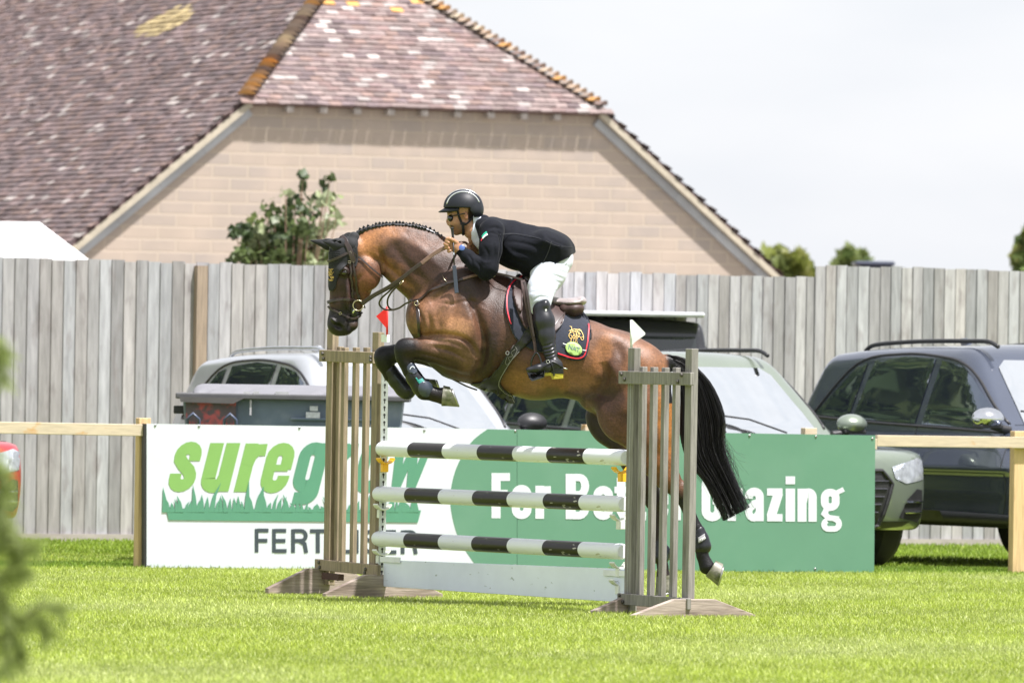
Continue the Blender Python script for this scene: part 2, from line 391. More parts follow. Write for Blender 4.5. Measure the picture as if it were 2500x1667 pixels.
# ---- timber materials
wood_grey = mat('weathered wood', (.5, .5, .5), .85, attr=True, var=.24, vscale=8, stretch=(3, 3, .35), bump=.4, bscale=40, bdist=.003, col2=(.17, .15, .15), c2scale=2.6, c2stretch=(5, 1, 1.4), c2pos=(.56, .82))
wood_wing = mat('wing wood', (.225, .212, .195), .8, var=.33, vscale=30, stretch=(3, 3, .16), bump=.6, bscale=50, bdist=.003, col2=(.14, .13, .105), c2scale=5, c2stretch=(2, 2, .6), c2pos=(.5, .8))
wood_wingL = mat('wing wood tan', (.27, .215, .145), .8, var=.33, vscale=30, stretch=(3, 3, .16), bump=.6, bscale=50, bdist=.003, col2=(.17, .14, .09), c2scale=5, c2stretch=(2, 2, .6), c2pos=(.5, .8))
wood_foot = mat('foot board wood', (.34, .28, .24), .85, var=.35, vscale=14, stretch=(.35, .35, 5), bump=.6, bscale=30, bdist=.004, col2=(.19, .145, .12), c2scale=3, c2stretch=(.8, .8, 3))
wood_rail = mat('fresh rail wood', (.50, .42, .31), .7, var=.14, vscale=14, stretch=(.3, 1, 5), bump=.3, bscale=40, bdist=.002, col2=(.48, .30, .14), c2scale=3, c2pos=(.64, .72), c2stretch=(1.5, 1.5, 4))
wood_post = mat('fresh post wood', (.56, .40, .21), .75, var=.2, vscale=14, stretch=(5, 5, .3), bump=.3, bscale=40, bdist=.002, col2=(.30, .18, .08), c2scale=6, c2pos=(.62, .7))
metal_z = mat('galvanised metal', (.55, .58, .58), .45, .8, var=.15, vscale=30)
dark_hole = mat('dark metal', (.02, .02, .02), .6, .2)

# ---- board fence at the back of the field
fl = ground(0, 1323.5); FA = Vector((P(0, 900, 71.3).x, 71.3, 0)); FB = Vector((P(2500, 900, 76.2).x, 76.2, 0))
fdir = (FB-FA).normalized(); fn = Vector((fdir.y, -fdir.x, 0))
if fn.y > 0: fn = -fn
fence = thing('board_fence', 'tall weathered grey board fence running behind the parked cars', 'fence', (FA+FB)/2)
def at_fence(px):
    d = ray(px, 900); t = ((FA-CAM).dot(fn))/d.dot(fn); p = CAM+d*t; return Vector((p.x, p.y, 0))
def zfence(px, py):
    d = ray(px, py); t = ((FA-CAM).dot(fn))/d.dot(fn); return (CAM+d*t).z
step = .112
def boards(sa, sb, ztop_a, ztop_b, name, y0=0.0):
    mb = MB(); s = sa; i = 0
    while s < sb:
        w_ = step*(.96+.08*random.random()); t = (s-sa)/(sb-sa)
        zt = ztop_a+(ztop_b-ztop_a)*t+random.uniform(-.010, .010)
        g = random.uniform(.26, .38); tint = random.choice([(1, .98, 1.0), (1, .98, 1.02), (1.0, .955, .95), (.97, .98, 1.03)])
        if random.random() < .2: g *= .82
        col = tuple(g*c for c in tint)
        
        a0 = FA+fdir*s; b0 = FA+fdir*(s+w_+.006); tl = random.uniform(.011, .017)
        mb.prism([a0+fn*(tl+y0), b0+fn*(.003+y0), b0+fn*(y0-.003), a0+fn*(y0-.001)], (0, 0, zt), col)
        s += w_; i += 1
    return mb.build(name, wood_grey, fence)
S = lambda px: (at_fence(px)-FA).dot(fdir)
z_l, z_m = zfence(10, 635), zfence(1960, 676)
z_t1, z_t2 = zfence(2000, 648), zfence(2480, 660)
boards(S(10)-9, S(1985), z_l+.02, z_m, 'boards')
boards(S(1985), S(2500)+6, z_t1, z_t2, 'taller_boards', .01)
mb = MB(); c = at_fence(482)+fn*.04; c.z = z_l/2; mb.box(c, (.05, .03, z_l/2-.01), (fdir, fn, Vector((0, 0, 1)))); mb.build('post', mat('brown post wood', (.29, .225, .17), .8, var=.25, vscale=14, stretch=(5, 5, .3)), fence)
mb = MB(); a = S(10)-9; b_ = S(2500)+6; c = FA+fdir*((a+b_)/2)+fn*.02; c.z = .03; mb.box(c, ((b_-a)/2, .02, .03), (fdir, fn, Vector((0, 0, 1)))); mb.build('gravel_board', mat('gravel board', (.33, .30, .28), .9, var=.2, vscale=5, stretch=(.5, .5, 3)), fence)

# ---- rail fence with banner
BA = Vector((P(357, 900, 61.6).x, 61.6, 0)); BB = Vector((P(2137, 900, 63.9).x, 63.9, 0))
bdir = (BB-BA).normalized(); bn = Vector((bdir.y, -bdir.x, 0))
if bn.y > 0: bn = -bn
BAX = (bdir, bn, Vector((0, 0, 1)))
def onb(px, py, off=0.0):
    """point of the banner's plane, off metres in front of it"""
    o_ = BA+bn*off; d = ray(px, py); t = ((o_-CAM).dot(bn))/d.dot(bn); return CAM+d*t
rf = thing('rail_fence', 'pale new timber post and rail fence the banner is fixed to', 'fence', BA)
def rail(pxa, pxb, ya, yb, h):
    a = onb(pxa, ya, -.03); b = onb(pxb, yb, -.03); ax = (b-a).normalized(); mb = MB()
    mb.box((a+b)/2, ((b-a).length/2, .019, h/2), (ax, bn, ax.cross(bn)*-1)); return mb.build('rail', wood_rail, rf, bevel=.004)
rail(-300, 352, 1038, 1050, .085); rail(352, 2139, 1060, 1084, .08); rail(2139, 2800, 1075.5, 1084, .085)
for px, top, wpx in ((350, 1020, 20), (925, 1036, 22), (1437, 1036, 20), (1975, 1044, 22), (2490, 1052, 28)):
    mb = MB(); t = onb(px, top, -.1); ht = t.z; w_ = wpx/331*.75
    c = Vector((t.x, t.y, ht/2-.05)); mb.box(c, (w_, .04, ht/2+.05), BAX); mb.build('post', wood_post if px in (350, 2490) else wood_rail, rf, bevel=.005)
# ---- banner
white_b = mat('banner white', (.56, .595, .64), .35, var=.03, vscale=1.5, col2=(.53, .56, .60), c2scale=2, c2pos=(.6, .8))
green_b = mat('banner green', (.105, .235, .16), .38, var=.05, vscale=1.5, col2=(.12, .25, .175), c2scale=2, c2pos=(.5, .7))
lime_b = mat('lettering lime', (.19, .36, .10), .4, var=.03)
teal_b = mat('lettering teal', (.085, .245, .16), .4, var=.03)
slate_b = mat('lettering slate', (.045, .058, .072), .4, var=.03)
wtext_b = mat('lettering white', (.60, .635, .68), .35, var=.03)
bt = thing('advertising_banner', 'long white and green fertiliser advertising board behind the jump', 'banner', BA)
def slab(poly, off, thick, name, m):
    mb = MB(); mb.prism([onb(x, y, off) for x, y in poly], -bn*thick); return mb.build(name, m, bt)
slab([(358, 1034), (1262, 1048), (1262, 1391), (358, 1385)], .01, .012, 'white_panel', white_b)
slab([(1263, 1048.2), (2137, 1062.5), (2134, 1397), (1263, 1391)], .01, .012, 'green_panel', green_b)
arc = [(1190, 1047.3)] + [tuple(p) for p in catmull([(1190, 1047.3), (1150, 1080), (1115, 1140), (1100, 1204), (1104, 1260), (1122, 1318), (1156, 1372), (1170, 1389)], 6)][1:] + [(1262, 1390.2), (1262, 1048.6)]
mb = MB(); mb.add([onb(x, y, .0115) for x, y in arc], [tuple(range(len(arc)))]); mb.build('green_field', green_b, bt)
slab([(351.5, 1034), (358, 1034), (358, 1386), (351.5, 1386)], .012, .05, 'edge_trim', mat('black trim', (.02, .02, .02), .5))
for x, y in ((379, 1038), (486, 1040), (731, 1044), (1036, 1050), (1258, 1052), (1258, 1380), (1992, 1065), (2130, 1070), (1990, 1388), (362, 1380), (1830, 1063)):
    mb = MB(); mb.lathe(onb(x, y, .010), bn, [(0, .009), (.004, .009), (.007, .005)], 8); mb.build('screw_head', mat('screw', (.25, .25, .25), .4, .7), bt)

# ---- stroke lettering
def rr(x0, x1, y0, y1, r=.14, n=5):
    pts = []
    for cx, cy, a0 in ((x1-r, y1-r, 0), (x0+r, y1-r, 90), (x0+r, y0+r, 180), (x1-r, y0+r, 270)):
        for i in range(n+1): a = R(a0+90*i/n); pts.append((cx+r*math.cos(a), cy+r*math.sin(a)))
    return pts
def arcp(cx, cy, rx, ry, a0, a1, n=8): return [(cx+rx*math.cos(R(a0+(a1-a0)*i/n)), cy+ry*math.sin(R(a0+(a1-a0)*i/n))) for i in range(n+1)]
W = .27
G = {   # glyph: (advance width, [(points, width, closed)])
 'F': (.57, [([(.14, 0), (.14, 1.37)], .28, 0), ([(.2, 1.25), (.57, 1.25)], .24, 0), ([(.2, .75), (.5, .75)], .22, 0)]),
 'o': (.62, [(rr(.13, .49, .11, .89, .17), .25, 1)]),
 'r': (.5, [([(.14, 0), (.14, 1)], .28, 0), ([(.16, .55), (.2, .74), (.3, .86), (.5, .87)], .24, 0)]),
 'B': (.68, [([(.14, 0), (.14, 1.37)], .28, 0), ([(.2, 1.26)]+arcp(.38, 1.0, .16, .26, 90, -90)+[(.2, .74)], .22, 0), ([(.2, .72)]+arcp(.38, .41, .17, .30, 90, -90)+[(.2, .11)], .23, 0)]),
 'e': (.62, [([(.49, .47), (.49, .7)]+arcp(.31, .72, .18, .17, 0, 180)+arcp(.31, .28, .18, .17, 180, 360)+[(.49, .34)], .25, 0), ([(.2, .5), (.55, .5)], .13, 0)]),
 't': (.45, [([(.2, 1.27), (.2, .25), (.27, .12), (.44, .11)], .26, 0), ([(0, .9), (.44, .9)], .2, 0)]),
 'G': (.66, [([(.52, .88), (.52, 1.0)]+arcp(.33, 1.07, .19, .19, 0, 180)+arcp(.33, .30, .19, .19, 180, 360)+[(.52, .62), (.34, .62)], .26, 0)]),
 'a': (.6, [([(.13, .68), (.13, .74)]+arcp(.3, .74, .17, .15, 180, 0)+[(.47, 0)], .25, 0), ([(.45, .56), (.3, .53)]+arcp(.28, .28, .15, .18, 110, 300)+[(.45, .25)], .22, 0)]),
 'z': (.5, [([(.02, .89), (.48, .89)], .22, 0), ([(.36, .86), (.14, .14)], .28, 0), ([(.02, .11), (.48, .11)], .22, 0)]),
 'i': (.28, [([(.14, 0), (.14, 1)], .28, 0), ([(.14, 1.13), (.14, 1.37)], .28, 0)]),
 'n': (.6, [([(.14, 0), (.14, 1)], .28, 0), ([(.16, .6), (.2, .78)]+arcp(.34, .74, .13, .14, 110, 0)+[(.47, 0)], .26, 0)]),
 'g': (.7, [(rr(.14, .46, .45, .89, .15), .23, 1), ([(.44, .86), (.7, .99)], .14, 0), ([(.2, .4), (.13, .25), (.25, .13), (.45, .1)]+arcp(.42, -.06, .14, .15, 80, -90)+[(.25, -.21)]+arcp(.25, -.08, .13, .13, 270, 110), .17, 0)]),
 's': (.6, [([(.47, .62), (.47, .7)]+arcp(.3, .74, .17, .15, 0, 180)+[(.14, .66), (.24, .55), (.4, .42), (.46, .32)]+arcp(.3, .26, .17, .15, 0, -180)+[(.13, .36)], .25, 0)]),
 'u': (.62, [([(.14, 1), (.14, .26)]+arcp(.3, .26, .16, .15, 180, 330)+[(.46, .3)], .27, 0), ([(.47, 1), (.47, 0)], .27, 0)]),
 'q': (.62, [(rr(.13, .48, .11, .89, .17), .25, 1), ([(.49, 1), (.49, .05)]+arcp(.33, .0, .16, .14, 0, -90)+[(.1, -.14)], .25, 0)]),
 'w': (.95, [([(.1, 1), (.26, .04)], .22, 0), ([(.26, .04), (.47, .95)], .19, 0), ([(.47, .95), (.66, .04)], .22, 0), ([(.66, .04), (.85, 1)], .2, 0)]),
 '1F': (.62, [([(.07, 0), (.07, 1)], .14, 0), ([(.1, .93), (.6, .93)], .14, 0), ([(.1, .5), (.55, .5)], .14, 0)]),
 '1E': (.64, [([(.07, 0), (.07, 1)], .14, 0), ([(.1, .93), (.6, .93)], .14, 0), ([(.1, .5), (.57, .5)], .14, 0), ([(.1, .07), (.62, .07)], .14, 0)]),
 '1R': (.7, [([(.07, 0), (.07, 1)], .14, 0), ([(.1, .93), (.4, .93)]+arcp(.4, .72, .2, .21, 90, -90)+[(.1, .51)], .14, 0), ([(.35, .5), (.55, .38), (.62, 0)], .14, 0)]),
 '1T': (.62, [([(.31, 0), (.31, .9)], .14, 0), ([(0, .93), (.62, .93)], .14, 0)]),
 '1I': (.14, [([(.07, 0), (.07, 1)], .14, 0)]),
 '1L': (.55, [([(.07, 0), (.07, 1)], .14, 0), ([(.1, .07), (.55, .07)], .14, 0)]),
 '1S': (.66, [([(.58, .72)]+arcp(.33, .75, .24, .18, 10, 180)+[(.12, .62), (.33, .52), (.55, .42)]+arcp(.33, .26, .25, .19, 20, -180), .14, 0)]),
}
def stroke_poly(mb, pts, w_, closed, fmap, order):
    p = [np.array(a, float) for a in pts]; n = len(p); Lp = []; Rp = []
    for i in range(n):
        a = p[(i-1) % n] if (closed or i > 0) else None; c = p[(i+1) % n] if (closed or i < n-1) else None
        d1 = (p[i]-a) if a is not None else None; d2 = (c-p[i]) if c is not None else None
        if d1 is not None and np.linalg.norm(d1) < 1e-6: d1 = d2
        if d2 is not None and np.linalg.norm(d2) < 1e-6: d2 = d1
        if d1 is None: d1 = d2
        if d2 is None: d2 = d1
        d1 = d1/np.linalg.norm(d1); d2 = d2/np.linalg.norm(d2); t = d1+d2; t = t/(np.linalg.norm(t)+1e-9); nn = np.array([-t[1], t[0]])
        k = 1/max(.5, abs(float(np.dot(nn, np.array([-d1[1], d1[0]])))))
        Lp.append(p[i]+nn*w_/2*k); Rp.append(p[i]-nn*w_/2*k)
    V = [fmap(a[0], a[1], order) for a in Lp]+[fmap(a[0], a[1], order) for a in Rp]
    seg = n if closed else n-1
    mb.add(V, [(i, (i+1) % n, n+(i+1) % n, n+i) for i in range(seg)])
def glyph(mb, g, x0, x1, ybase, yx, shear=0.0, slope=0.0, o0=1, wm=1.0):
    """glyph fitted to x0..x1 with its x-height from ybase up to yx on the banner"""
    adv, st = G[g]; sx = (x1-x0)/adv; H_ = ybase-yx
    for k, (pts, w_, cl) in enumerate(st):
        # thickness handled in glyph space
        stroke_poly(mb, pts, w_*wm, cl, lambda x, y, o: onb(x0+x*sx+shear*y*H_, ybase-y*H_+slope*(x0-1250), .0125+.0004*o), o0+k)
def text_run(name, items, m, ybase, yx, shear=0, slope=0, o0=1, wm=1.0):
    for g, x0, x1 in items:
        mb = MB(); glyph(mb, g, x0, x1, ybase, yx, shear, slope, o0, wm); mb.build('letter', m, bt)
sl = .0125
text_run('t', [('F', 1200, 1245), ('o', 1249, 1298), ('r', 1307, 1345), ('B', 1381, 1441), ('e', 1448, 1497), ('t', 1500, 1537), ('t', 1541, 1578), ('e', 1583, 1632), ('r', 1641, 1679),
               ('G', 1712, 1766), ('r', 1776, 1813), ('a', 1818, 1865), ('z', 1871, 1912), ('i', 1918, 1941), ('n', 1947, 1994), ('g', 2002, 2060)], wtext_b, 1265, 1184.5, 0, sl*.9)
text_run('t', [('s', 405, 470), ('u', 484, 559), ('r', 571, 625), ('e', 629, 697)], lime_b, 1208.5, 1090.5, .25, sl, 1, 1.03)
text_run('t', [('q', 708, 778), ('r', 796, 848), ('o', 858, 926), ('w', 940, 1028)], teal_b, 1205.5, 1087.5, .25, sl*.9, 1, 1.03)
fx = [622, 664, 712, 757, 800, 821, 855, 877, 926, 974]
for g, x0, wd_ in zip(['1F', '1E', '1R', '1T', '1I', '1L', '1I', '1S', '1E', '1R'], [622.7, 665, 711.5, 757, 806, 829, 867, 886, 933, 979], [34, 36, 41, 38, 8, 31, 8, 39, 36, 41]):
    mb = MB(); glyph(mb, g, x0, x0+wd_, 1354.5, 1297, 0, .011, 1, 1.15); mb.build('letter', slate_b, bt)
# grass silhouette under the name
mb = MB(); rg = random.Random(4)
def bpt(x, y, o): return onb(x, y, .0125+.0004*o)
mb.add([bpt(412, 1269, 8), bpt(1020, 1275, 8), bpt(1028, 1245, 8), bpt(405, 1240, 8)], [(0, 1, 2, 3)])
x = 403; k = 0
tips = {403: (398, 1188), 470: (471, 1182), 512: (540, 1177), 605: (608, 1172), 632: (644, 1186), 702: (691, 1206), 575: (571, 1214)}
while x < 1018:
    big = [v for kx, v in tips.items() if abs(kx-x) < 7]
    if big: tx, ty = big[0]; bw = 13
    else: tx = x+rg.uniform(-12, 14); ty = rg.uniform(1204, 1228) if not 695 < x < 790 else rg.uniform(1224, 1236); bw = rg.uniform(8, 13)
    o_ = 9+(k % 5)*1.0
    mid = ((x+tx)/2+(x-tx)*.16, (1242+ty)/2)
    mb.add([bpt(x-bw*.55, 1250, o_), bpt(x+bw*.55, 1250, o_), bpt(mid[0]+bw*.32, mid[1], o_), bpt(tx, ty, o_), bpt(mid[0]-bw*.32, mid[1], o_)], [(0, 1, 2, 3, 4)])
    x += rg.uniform(8, 13); k += 1
mb.build('grass_emblem', teal_b, bt)

# ---- barn
AL = R(24); s_b = 200.0; BD = FPX/s_b
barn = thing('barn', 'long stone barn with half hipped mauve clay tile roof behind the fence', 'building', (P(1024, 900, BD).x, BD, 0), AL)
ze = 4.77; wE = 2.36; tp = math.tan(R(38.8)); rise = wE*tp; yA = 2.35; wW = 6.6; zr = ze+rise
wall_m = bpy.data.materials.new('stone block wall'); wall_m.use_nodes = True; nt = wall_m.node_tree; b = nt.nodes['Principled BSDF']; b.inputs['Roughness'].default_value = .9
tc = nt.nodes.new('ShaderNodeTexCoord'); sp = nt.nodes.new('ShaderNodeSeparateXYZ'); cb = nt.nodes.new('ShaderNodeCombineXYZ')
add = nt.nodes.new('ShaderNodeMath'); nt.links.new(add.outputs[0], cb.inputs[0]); nt.links.new(sp.outputs[2], cb.inputs[1])
nt.links.new(tc.outputs['Object'], sp.inputs[0]); nt.links.new(sp.outputs[0], add.inputs[0]); nt.links.new(sp.outputs[1], add.inputs[1])
br = nt.nodes.new('ShaderNodeTexBrick'); nt.links.new(cb.outputs[0], br.inputs[0]); br.inputs['Scale'].default_value = 1; br.inputs['Brick Width'].default_value = .46; br.inputs['Row Height'].default_value = .152
br.inputs['Mortar Size'].default_value = .013; br.inputs['Mortar Smooth'].default_value = .3; br.offset = .5; br.offset_frequency = 2; br.inputs['Bias'].default_value = 0
br.inputs['Color1'].default_value = (.40, .332, .27, 1); br.inputs['Color2'].default_value = (.355, .305, .265, 1); br.inputs['Mortar'].default_value = (.46, .39, .31, 1)
nzz = nt.nodes.new('ShaderNodeTexNoise'); nzz.inputs['Scale'].default_value = 2.2; nt.links.new(cb.outputs[0], nzz.inputs[0]); nzz.inputs['Detail'].default_value = 5
mxx = nt.nodes.new('ShaderNodeMixRGB'); mrr = nt.nodes.new('ShaderNodeMapRange'); mrr.inputs[1].default_value = .42; mrr.inputs[2].default_value = .7; mrr.inputs[4].default_value = .55; nt.links.new(nzz.outputs[0], mrr.inputs[0])
nt.links.new(mrr.outputs[0], mxx.inputs[0]); nt.links.new(br.outputs[0], mxx.inputs[1]); mxx.inputs[2].default_value = (.47, .385, .31, 1); nt.links.new(mxx.outputs[0], b.inputs['Base Color'])
bp = nt.nodes.new('ShaderNodeBump'); bp.inputs['Strength'].default_value = .6; bp.inputs['Distance'].default_value = .01; bp.invert = True; nt.links.new(br.outputs['Fac'], bp.inputs['Height']); nt.links.new(bp.outputs[0], b.inputs['Normal'])
mb = MB(); yb0 = 0.0; zw = zr-wW*tp; LB = 26
inset = .03
def wtop(xh): return zr-abs(xh)*tp-.10
poly = [(-wW+.3, 0, 0), (wW-.3, 0, 0), (wW-.3, 0, wtop(wW-.3)), (wE-.05, 0, ze-.06), (-wE+.05, 0, ze-.06), (-wW+.3, 0, wtop(wW-.3))]
mb.prism(poly, (0, .3, 0)); mb.box((-wW+.45, LB/2, wtop(wW-.3)/2), (.15, LB/2-.31, wtop(wW-.3)/2)); mb.box((wW-.45, LB/2, wtop(wW-.3)/2), (.15, LB/2-.31, wtop(wW-.3)/2)); mb.prism([(a, LB, c) for a, _, c in poly], (0, -.3, 0))
mb.build('wall', wall_m, barn, local=True)
# roof: under-layer plus individually coloured tiles
tile_m = mat('clay roof tile', attr=True, rough=.8, var=.22, vscale=18, bump=.4, bscale=30, bdist=.006)
ov = -.08   # verge overhang in front of the wall
def tilecol(hip, x=0, y=0, z=0):
    r_ = random.random(); b0 = np.array(random.choice([(.15, .108, .105), (.17, .118, .11), (.13, .098, .10), (.185, .128, .112), (.145, .112, .11)]))
    if hip:
        if r_ < .13: b0 = np.array((.34, .30, .285))
        elif r_ < .5: b0 = np.array((.215, .165, .155))
        else: b0 = b0*1.15
    else:
        if r_ < .045: b0 = np.array((.36, .32, .30))
        elif r_ < .18: b0 = np.array((.21, .155, .15))
    return b0*random.uniform(.75, 1.25)
def slope_tiles(mb, org, u, d, n, ulen, dlen, keep, hip, g=.10, wt=.165):
    """org top corner; u along courses, d down the slope, n outward"""
    nc = int(dlen/g)+1
    for c in range(nc):
        sh = (c % 2)*wt/2+random.uniform(-.01, .01); k = -1
        while (k*wt+sh) < ulen:
            a = k*wt+sh; k += 1; cu = a+wt/2; cd = c*g+g/2
            if not keep(cu, cd): continue
            ce = org+u*cu+d*cd; col = tilecol(hip)
            for (ox, oy, rr_, cc) in ORANGE:
                if hip == (ox < 0): pass
            p = ce; z_ = p.z; 
            if not hip:
                for (cy, cz, ry, rz) in ((6.2, 5.95, .75, .22), (14.2, 6.1, .6, .18)):
                    if ((p.y-cy)/ry)**2+((p.z-cz)/rz)**2 < random.uniform(.5, 1.2): col = np.array((.42, .33, .17))*random.uniform(.6, 1.2)
            if hip and p.z > zr-.75 and random.random() < .22: col = np.array((.6, .32, .10))
            tk = random.uniform(.009, .02); lift = random.uniform(0, .008); cam_ = random.uniform(-.006, .006)
            hw = wt/2-.0025; hd = g/2+.004
            c0 = ce+n*(.006); vs = []
            for du, dd, h_ in ((-hw, -hd, .0), (hw, -hd, 0), (hw, hd, tk+lift+cam_), (-hw, hd, tk+lift-cam_)): vs.append(c0+u*du+d*dd+n*h_)
            for du, dd, h_ in ((-hw, hd, -.008), (hw, hd, -.008)): vs.append(c0+u*du+d*dd+n*h_)
            mb.add(vs, [(0, 1, 2, 3), (3, 2, 5, 4)], tuple(col))
ORANGE = []
pz = R(38.8)
roof = MB()
apex = Vector((0, yA, zr)); eL = Vector((-wE, ov, ze)); eR = Vector((wE, ov, ze))
back = LB+.2
nL = Vector((-math.sin(pz), 0, math.cos(pz))); nR = Vector((math.sin(pz), 0, math.cos(pz)))
zb = zr-(wW+.35)*tp; vL = Vector((-wW-.35, ov, zb)); vR = Vector((wW+.35, ov, zb))
for sgn, e, v in ((-1, eL, vL), (1, eR, vR)):
    pl = [apex, e, v, Vector((v.x, back, v.z)), Vector((0, back, zr))]
    roof.prism(pl, Vector((0, 0, -.09)))
roof.prism([apex, eL, eR], Vector((0, 0, -.07)))
rbase = roof.build('roof', mat('roof underlay', (.12, .08, .08), .9), barn, local=True)
mb = MB()
hl = (apex-(eL+eR)/2).length; dh = ((eL+eR)/2-apex).normalized(); nh = Vector((1, 0, 0)).cross(dh).normalized()
if nh.z < 0: nh = -nh
slope_tiles(mb, apex+Vector((-wE-.2, 0, 0)), Vector((1, 0, 0)), dh, nh, 2*wE+.4, hl+.06, lambda u, d: abs(u-wE-.2) < (d/hl)*wE+.02, True)
# left main slope
dL = Vector((-math.cos(pz), 0, -math.sin(pz))); dlen = (wW+.35)/math.cos(pz)
def keepL(u, d):
    y = ov+u; x = d*math.cos(pz)
    if x < wE: return y > ov+(yA-ov)*(1-x/wE)-.04
    return y > ov-.02
slope_tiles(mb, Vector((0, ov, zr)), Vector((0, 1, 0)), dL, nL, back-ov, dlen, keepL, False)
dRr = Vector((math.cos(pz), 0, -math.sin(pz)))
slope_tiles(mb, Vector((0, ov, zr)), Vector((0, 1, 0)), dRr, nR, 3.0, dlen, keepL, False)
mb.build('tiles', tile_m, rbase, local=True)
# bonnet hip tiles
hm = mat('hip tile', attr=True, rough=.8, var=.15)
mb = MB()
def hips(a, b, nn, g=.105):
    d = (b-a); n_ = int(d.length/g); d = d.normalized(); side = d.cross(nn).normalized()
    for i in range(n_+1):
        p = a+d*(i*g); col = random.choice([(.50, .27, .09), (.46, .36, .27), (.30, .24, .2), (.40, .30, .22), (.36, .30, .26), (.50, .42, .31), (.22, .16, .14)])
        vs = []
        for j, (al, ra, li) in enumerate(((-.04, .06, .0), (.10, .125, .055))):
            for k in range(7):
                an = R(-75+150*k/6); vs.append(p+d*al+side*(math.sin(an)*ra)+nn*(math.cos(an)*ra*.75+li-.035))
        fs = [(k, k+1, k+8, k+7) for k in range(6)]+[tuple(range(7, 14))]
        mb.add(vs, fs, col)
hips(apex, eL+Vector((0, 0, .0)), (nL+nh).normalized()); hips(apex, eR, (nR+nh).normalized())
mb.build('hip_tiles', hm, rbase, local=True)
mb = MB(); n_ = int((back-yA)/.3)
for i in range(n_): mb.tube([(0, yA+i*.3, zr+.01), (0, yA+i*.3+.29, zr+.03)], .12, 10, col=(.3, .22, .18))
mb.build('ridge_tiles', hm, rbase, local=True)
# verge undercloak and bargeboards
vm_ = mat('verge mortar', (.43, .385, .30), .9, var=.15, vscale=6); bgm = mat('bargeboard', (.36, .37, .385), .6, var=.1, vscale=3, col2=(.46, .48, .50), c2scale=1.2)
for sgn, e, v in ((-1, eL, vL), (1, eR, vR)):
    d = (v-e).normalized(); dn = Vector((0, 1, 0)).cross(d).normalized()
    if dn.z < 0: dn = -dn
    ln = (v-e).length
    mb = MB(); mb.box(e+d*(ln/2+.02)-dn*.075+Vector((0, -.02, 0)), (ln/2, .035, .035), (d, Vector((0, 1, 0)), dn)); mb.build('verge', vm_, rbase, local=True)
    mb = MB(); mb.box(e+d*(ln/2+.06)-dn*.163+Vector((0, .06, 0)), (ln/2, .03, .052), (d, Vector((0, 1, 0)), dn))
    for k in range(8): mb.box(e+d*(.7*k+.8)-dn*.163+Vector((0, .028, 0)), (.03, .004, .05), (d, Vector((0, 1, 0)), dn), None)
    mb.build('bargeboard', bgm, barn, local=True)
mb = MB()
mb.box((0, -.05, ze-.06), (wE+.02, .04, .035)); mb.build('eaves_board', mat('eaves board', (.16, .10, .08), .8), barn, local=True)
for i in range(9):
    mb = MB(); mb.box((-wE+.55+i*(2*wE-.9)/8.6, -.05, ze-.125), (.045, .07, .035)); mb.build('rafter_end', mat('rafter end', (.42, .38, .35), .8), barn, local=True)
mb = MB(); mb.box((0, .0-.012, ze-.20), (wE-.02, .01, .1)); 

# ---- white canopy behind the fence, left
cv = mat('canopy white', (.88, .89, .89), .6, var=.02)
ct = thing('canopy_tent', 'white pitched canopy tent top showing over the fence at left', 'tent', P(0, 900, 84))
pA = P(-110, 543, 84); pB = P(97, 543, 84); z0 = P(210, 640, 84).z
mb = MB(); xr = P(212, 640, 84).x; xl = P(-330, 640, 84).x; y0, y1 = 82.3, 85.7; zr_ = pB.z
rA = Vector((pA.x, 84, zr_)); rB = Vector((pB.x, 84, zr_)); cs = [Vector((xl, y0, z0)), Vector((xr, y0, z0)), Vector((xr, y1, z0)), Vector((xl, y1, z0))]
mb.add([rA, rB]+cs, [(0, 2, 3, 1), (1, 3, 4), (1, 4, 5, 0), (0, 5, 2)]); mb.add([c for c in cs]+[c-Vector((0, 0, .22)) for c in cs], [(0, 4, 5, 1), (1, 5, 6, 2), (2, 6, 7, 3), (3, 7, 4, 0)])
mb.build('roof', cv, ct)
for c in cs:
    mb = MB(); mb.tube([(c.x*.999, c.y, 0), (c.x*.999, c.y, z0)], .03, 8); mb.build('leg', metal_z, ct)

# ---- foliage
def leaf_mesh(centers, normals_n, size, cols, fold=True, seed=0, asp=1.0):
    r = np.random.default_rng(seed); n = len(centers); c = np.asarray(centers, np.float32)
    u = r.normal(size=(n, 3)); u /= np.linalg.norm(u, axis=1)[:, None]; t = r.normal(size=(n, 3)); v = np.cross(u, t); v /= np.linalg.norm(v, axis=1)[:, None]
    s = (size*(.6+.8*r.random(n)))[:, None]; w_ = np.cross(u, v)
    pts = [u*-.5, v*.32*asp+w_*.08, u*.5, v*-.32*asp+w_*.08]
    V = np.stack([c+p*s for p in pts], 1).astype(np.float32).reshape(-1, 3)
    me = bpy.data.meshes.new('leaves'); me.vertices.add(n*4); me.vertices.foreach_set('co', V.ravel())
    lo = np.arange(n*4, dtype=np.int32).reshape(n, 4); tri = np.stack([lo[:, 0], lo[:, 1], lo[:, 2], lo[:, 0], lo[:, 2], lo[:, 3]], 1)
    me.loops.add(n*6); me.loops.foreach_set('vertex_index', tri.ravel()); me.polygons.add(n*2); me.polygons.foreach_set('loop_start', np.arange(0, n*6, 3, dtype=np.int32)); me.update(calc_edges=True)
    vcol(me, np.repeat(np.asarray(cols, np.float32), 4, axis=0)); return me
leafm = mat('leaf', attr=True, rough=.45, var=.1, transl=.3, spec=.5)
barkm = mat('bark', (.16, .12, .09), .9, var=.3, vscale=20, stretch=(1, 1, .2), bump=.5)
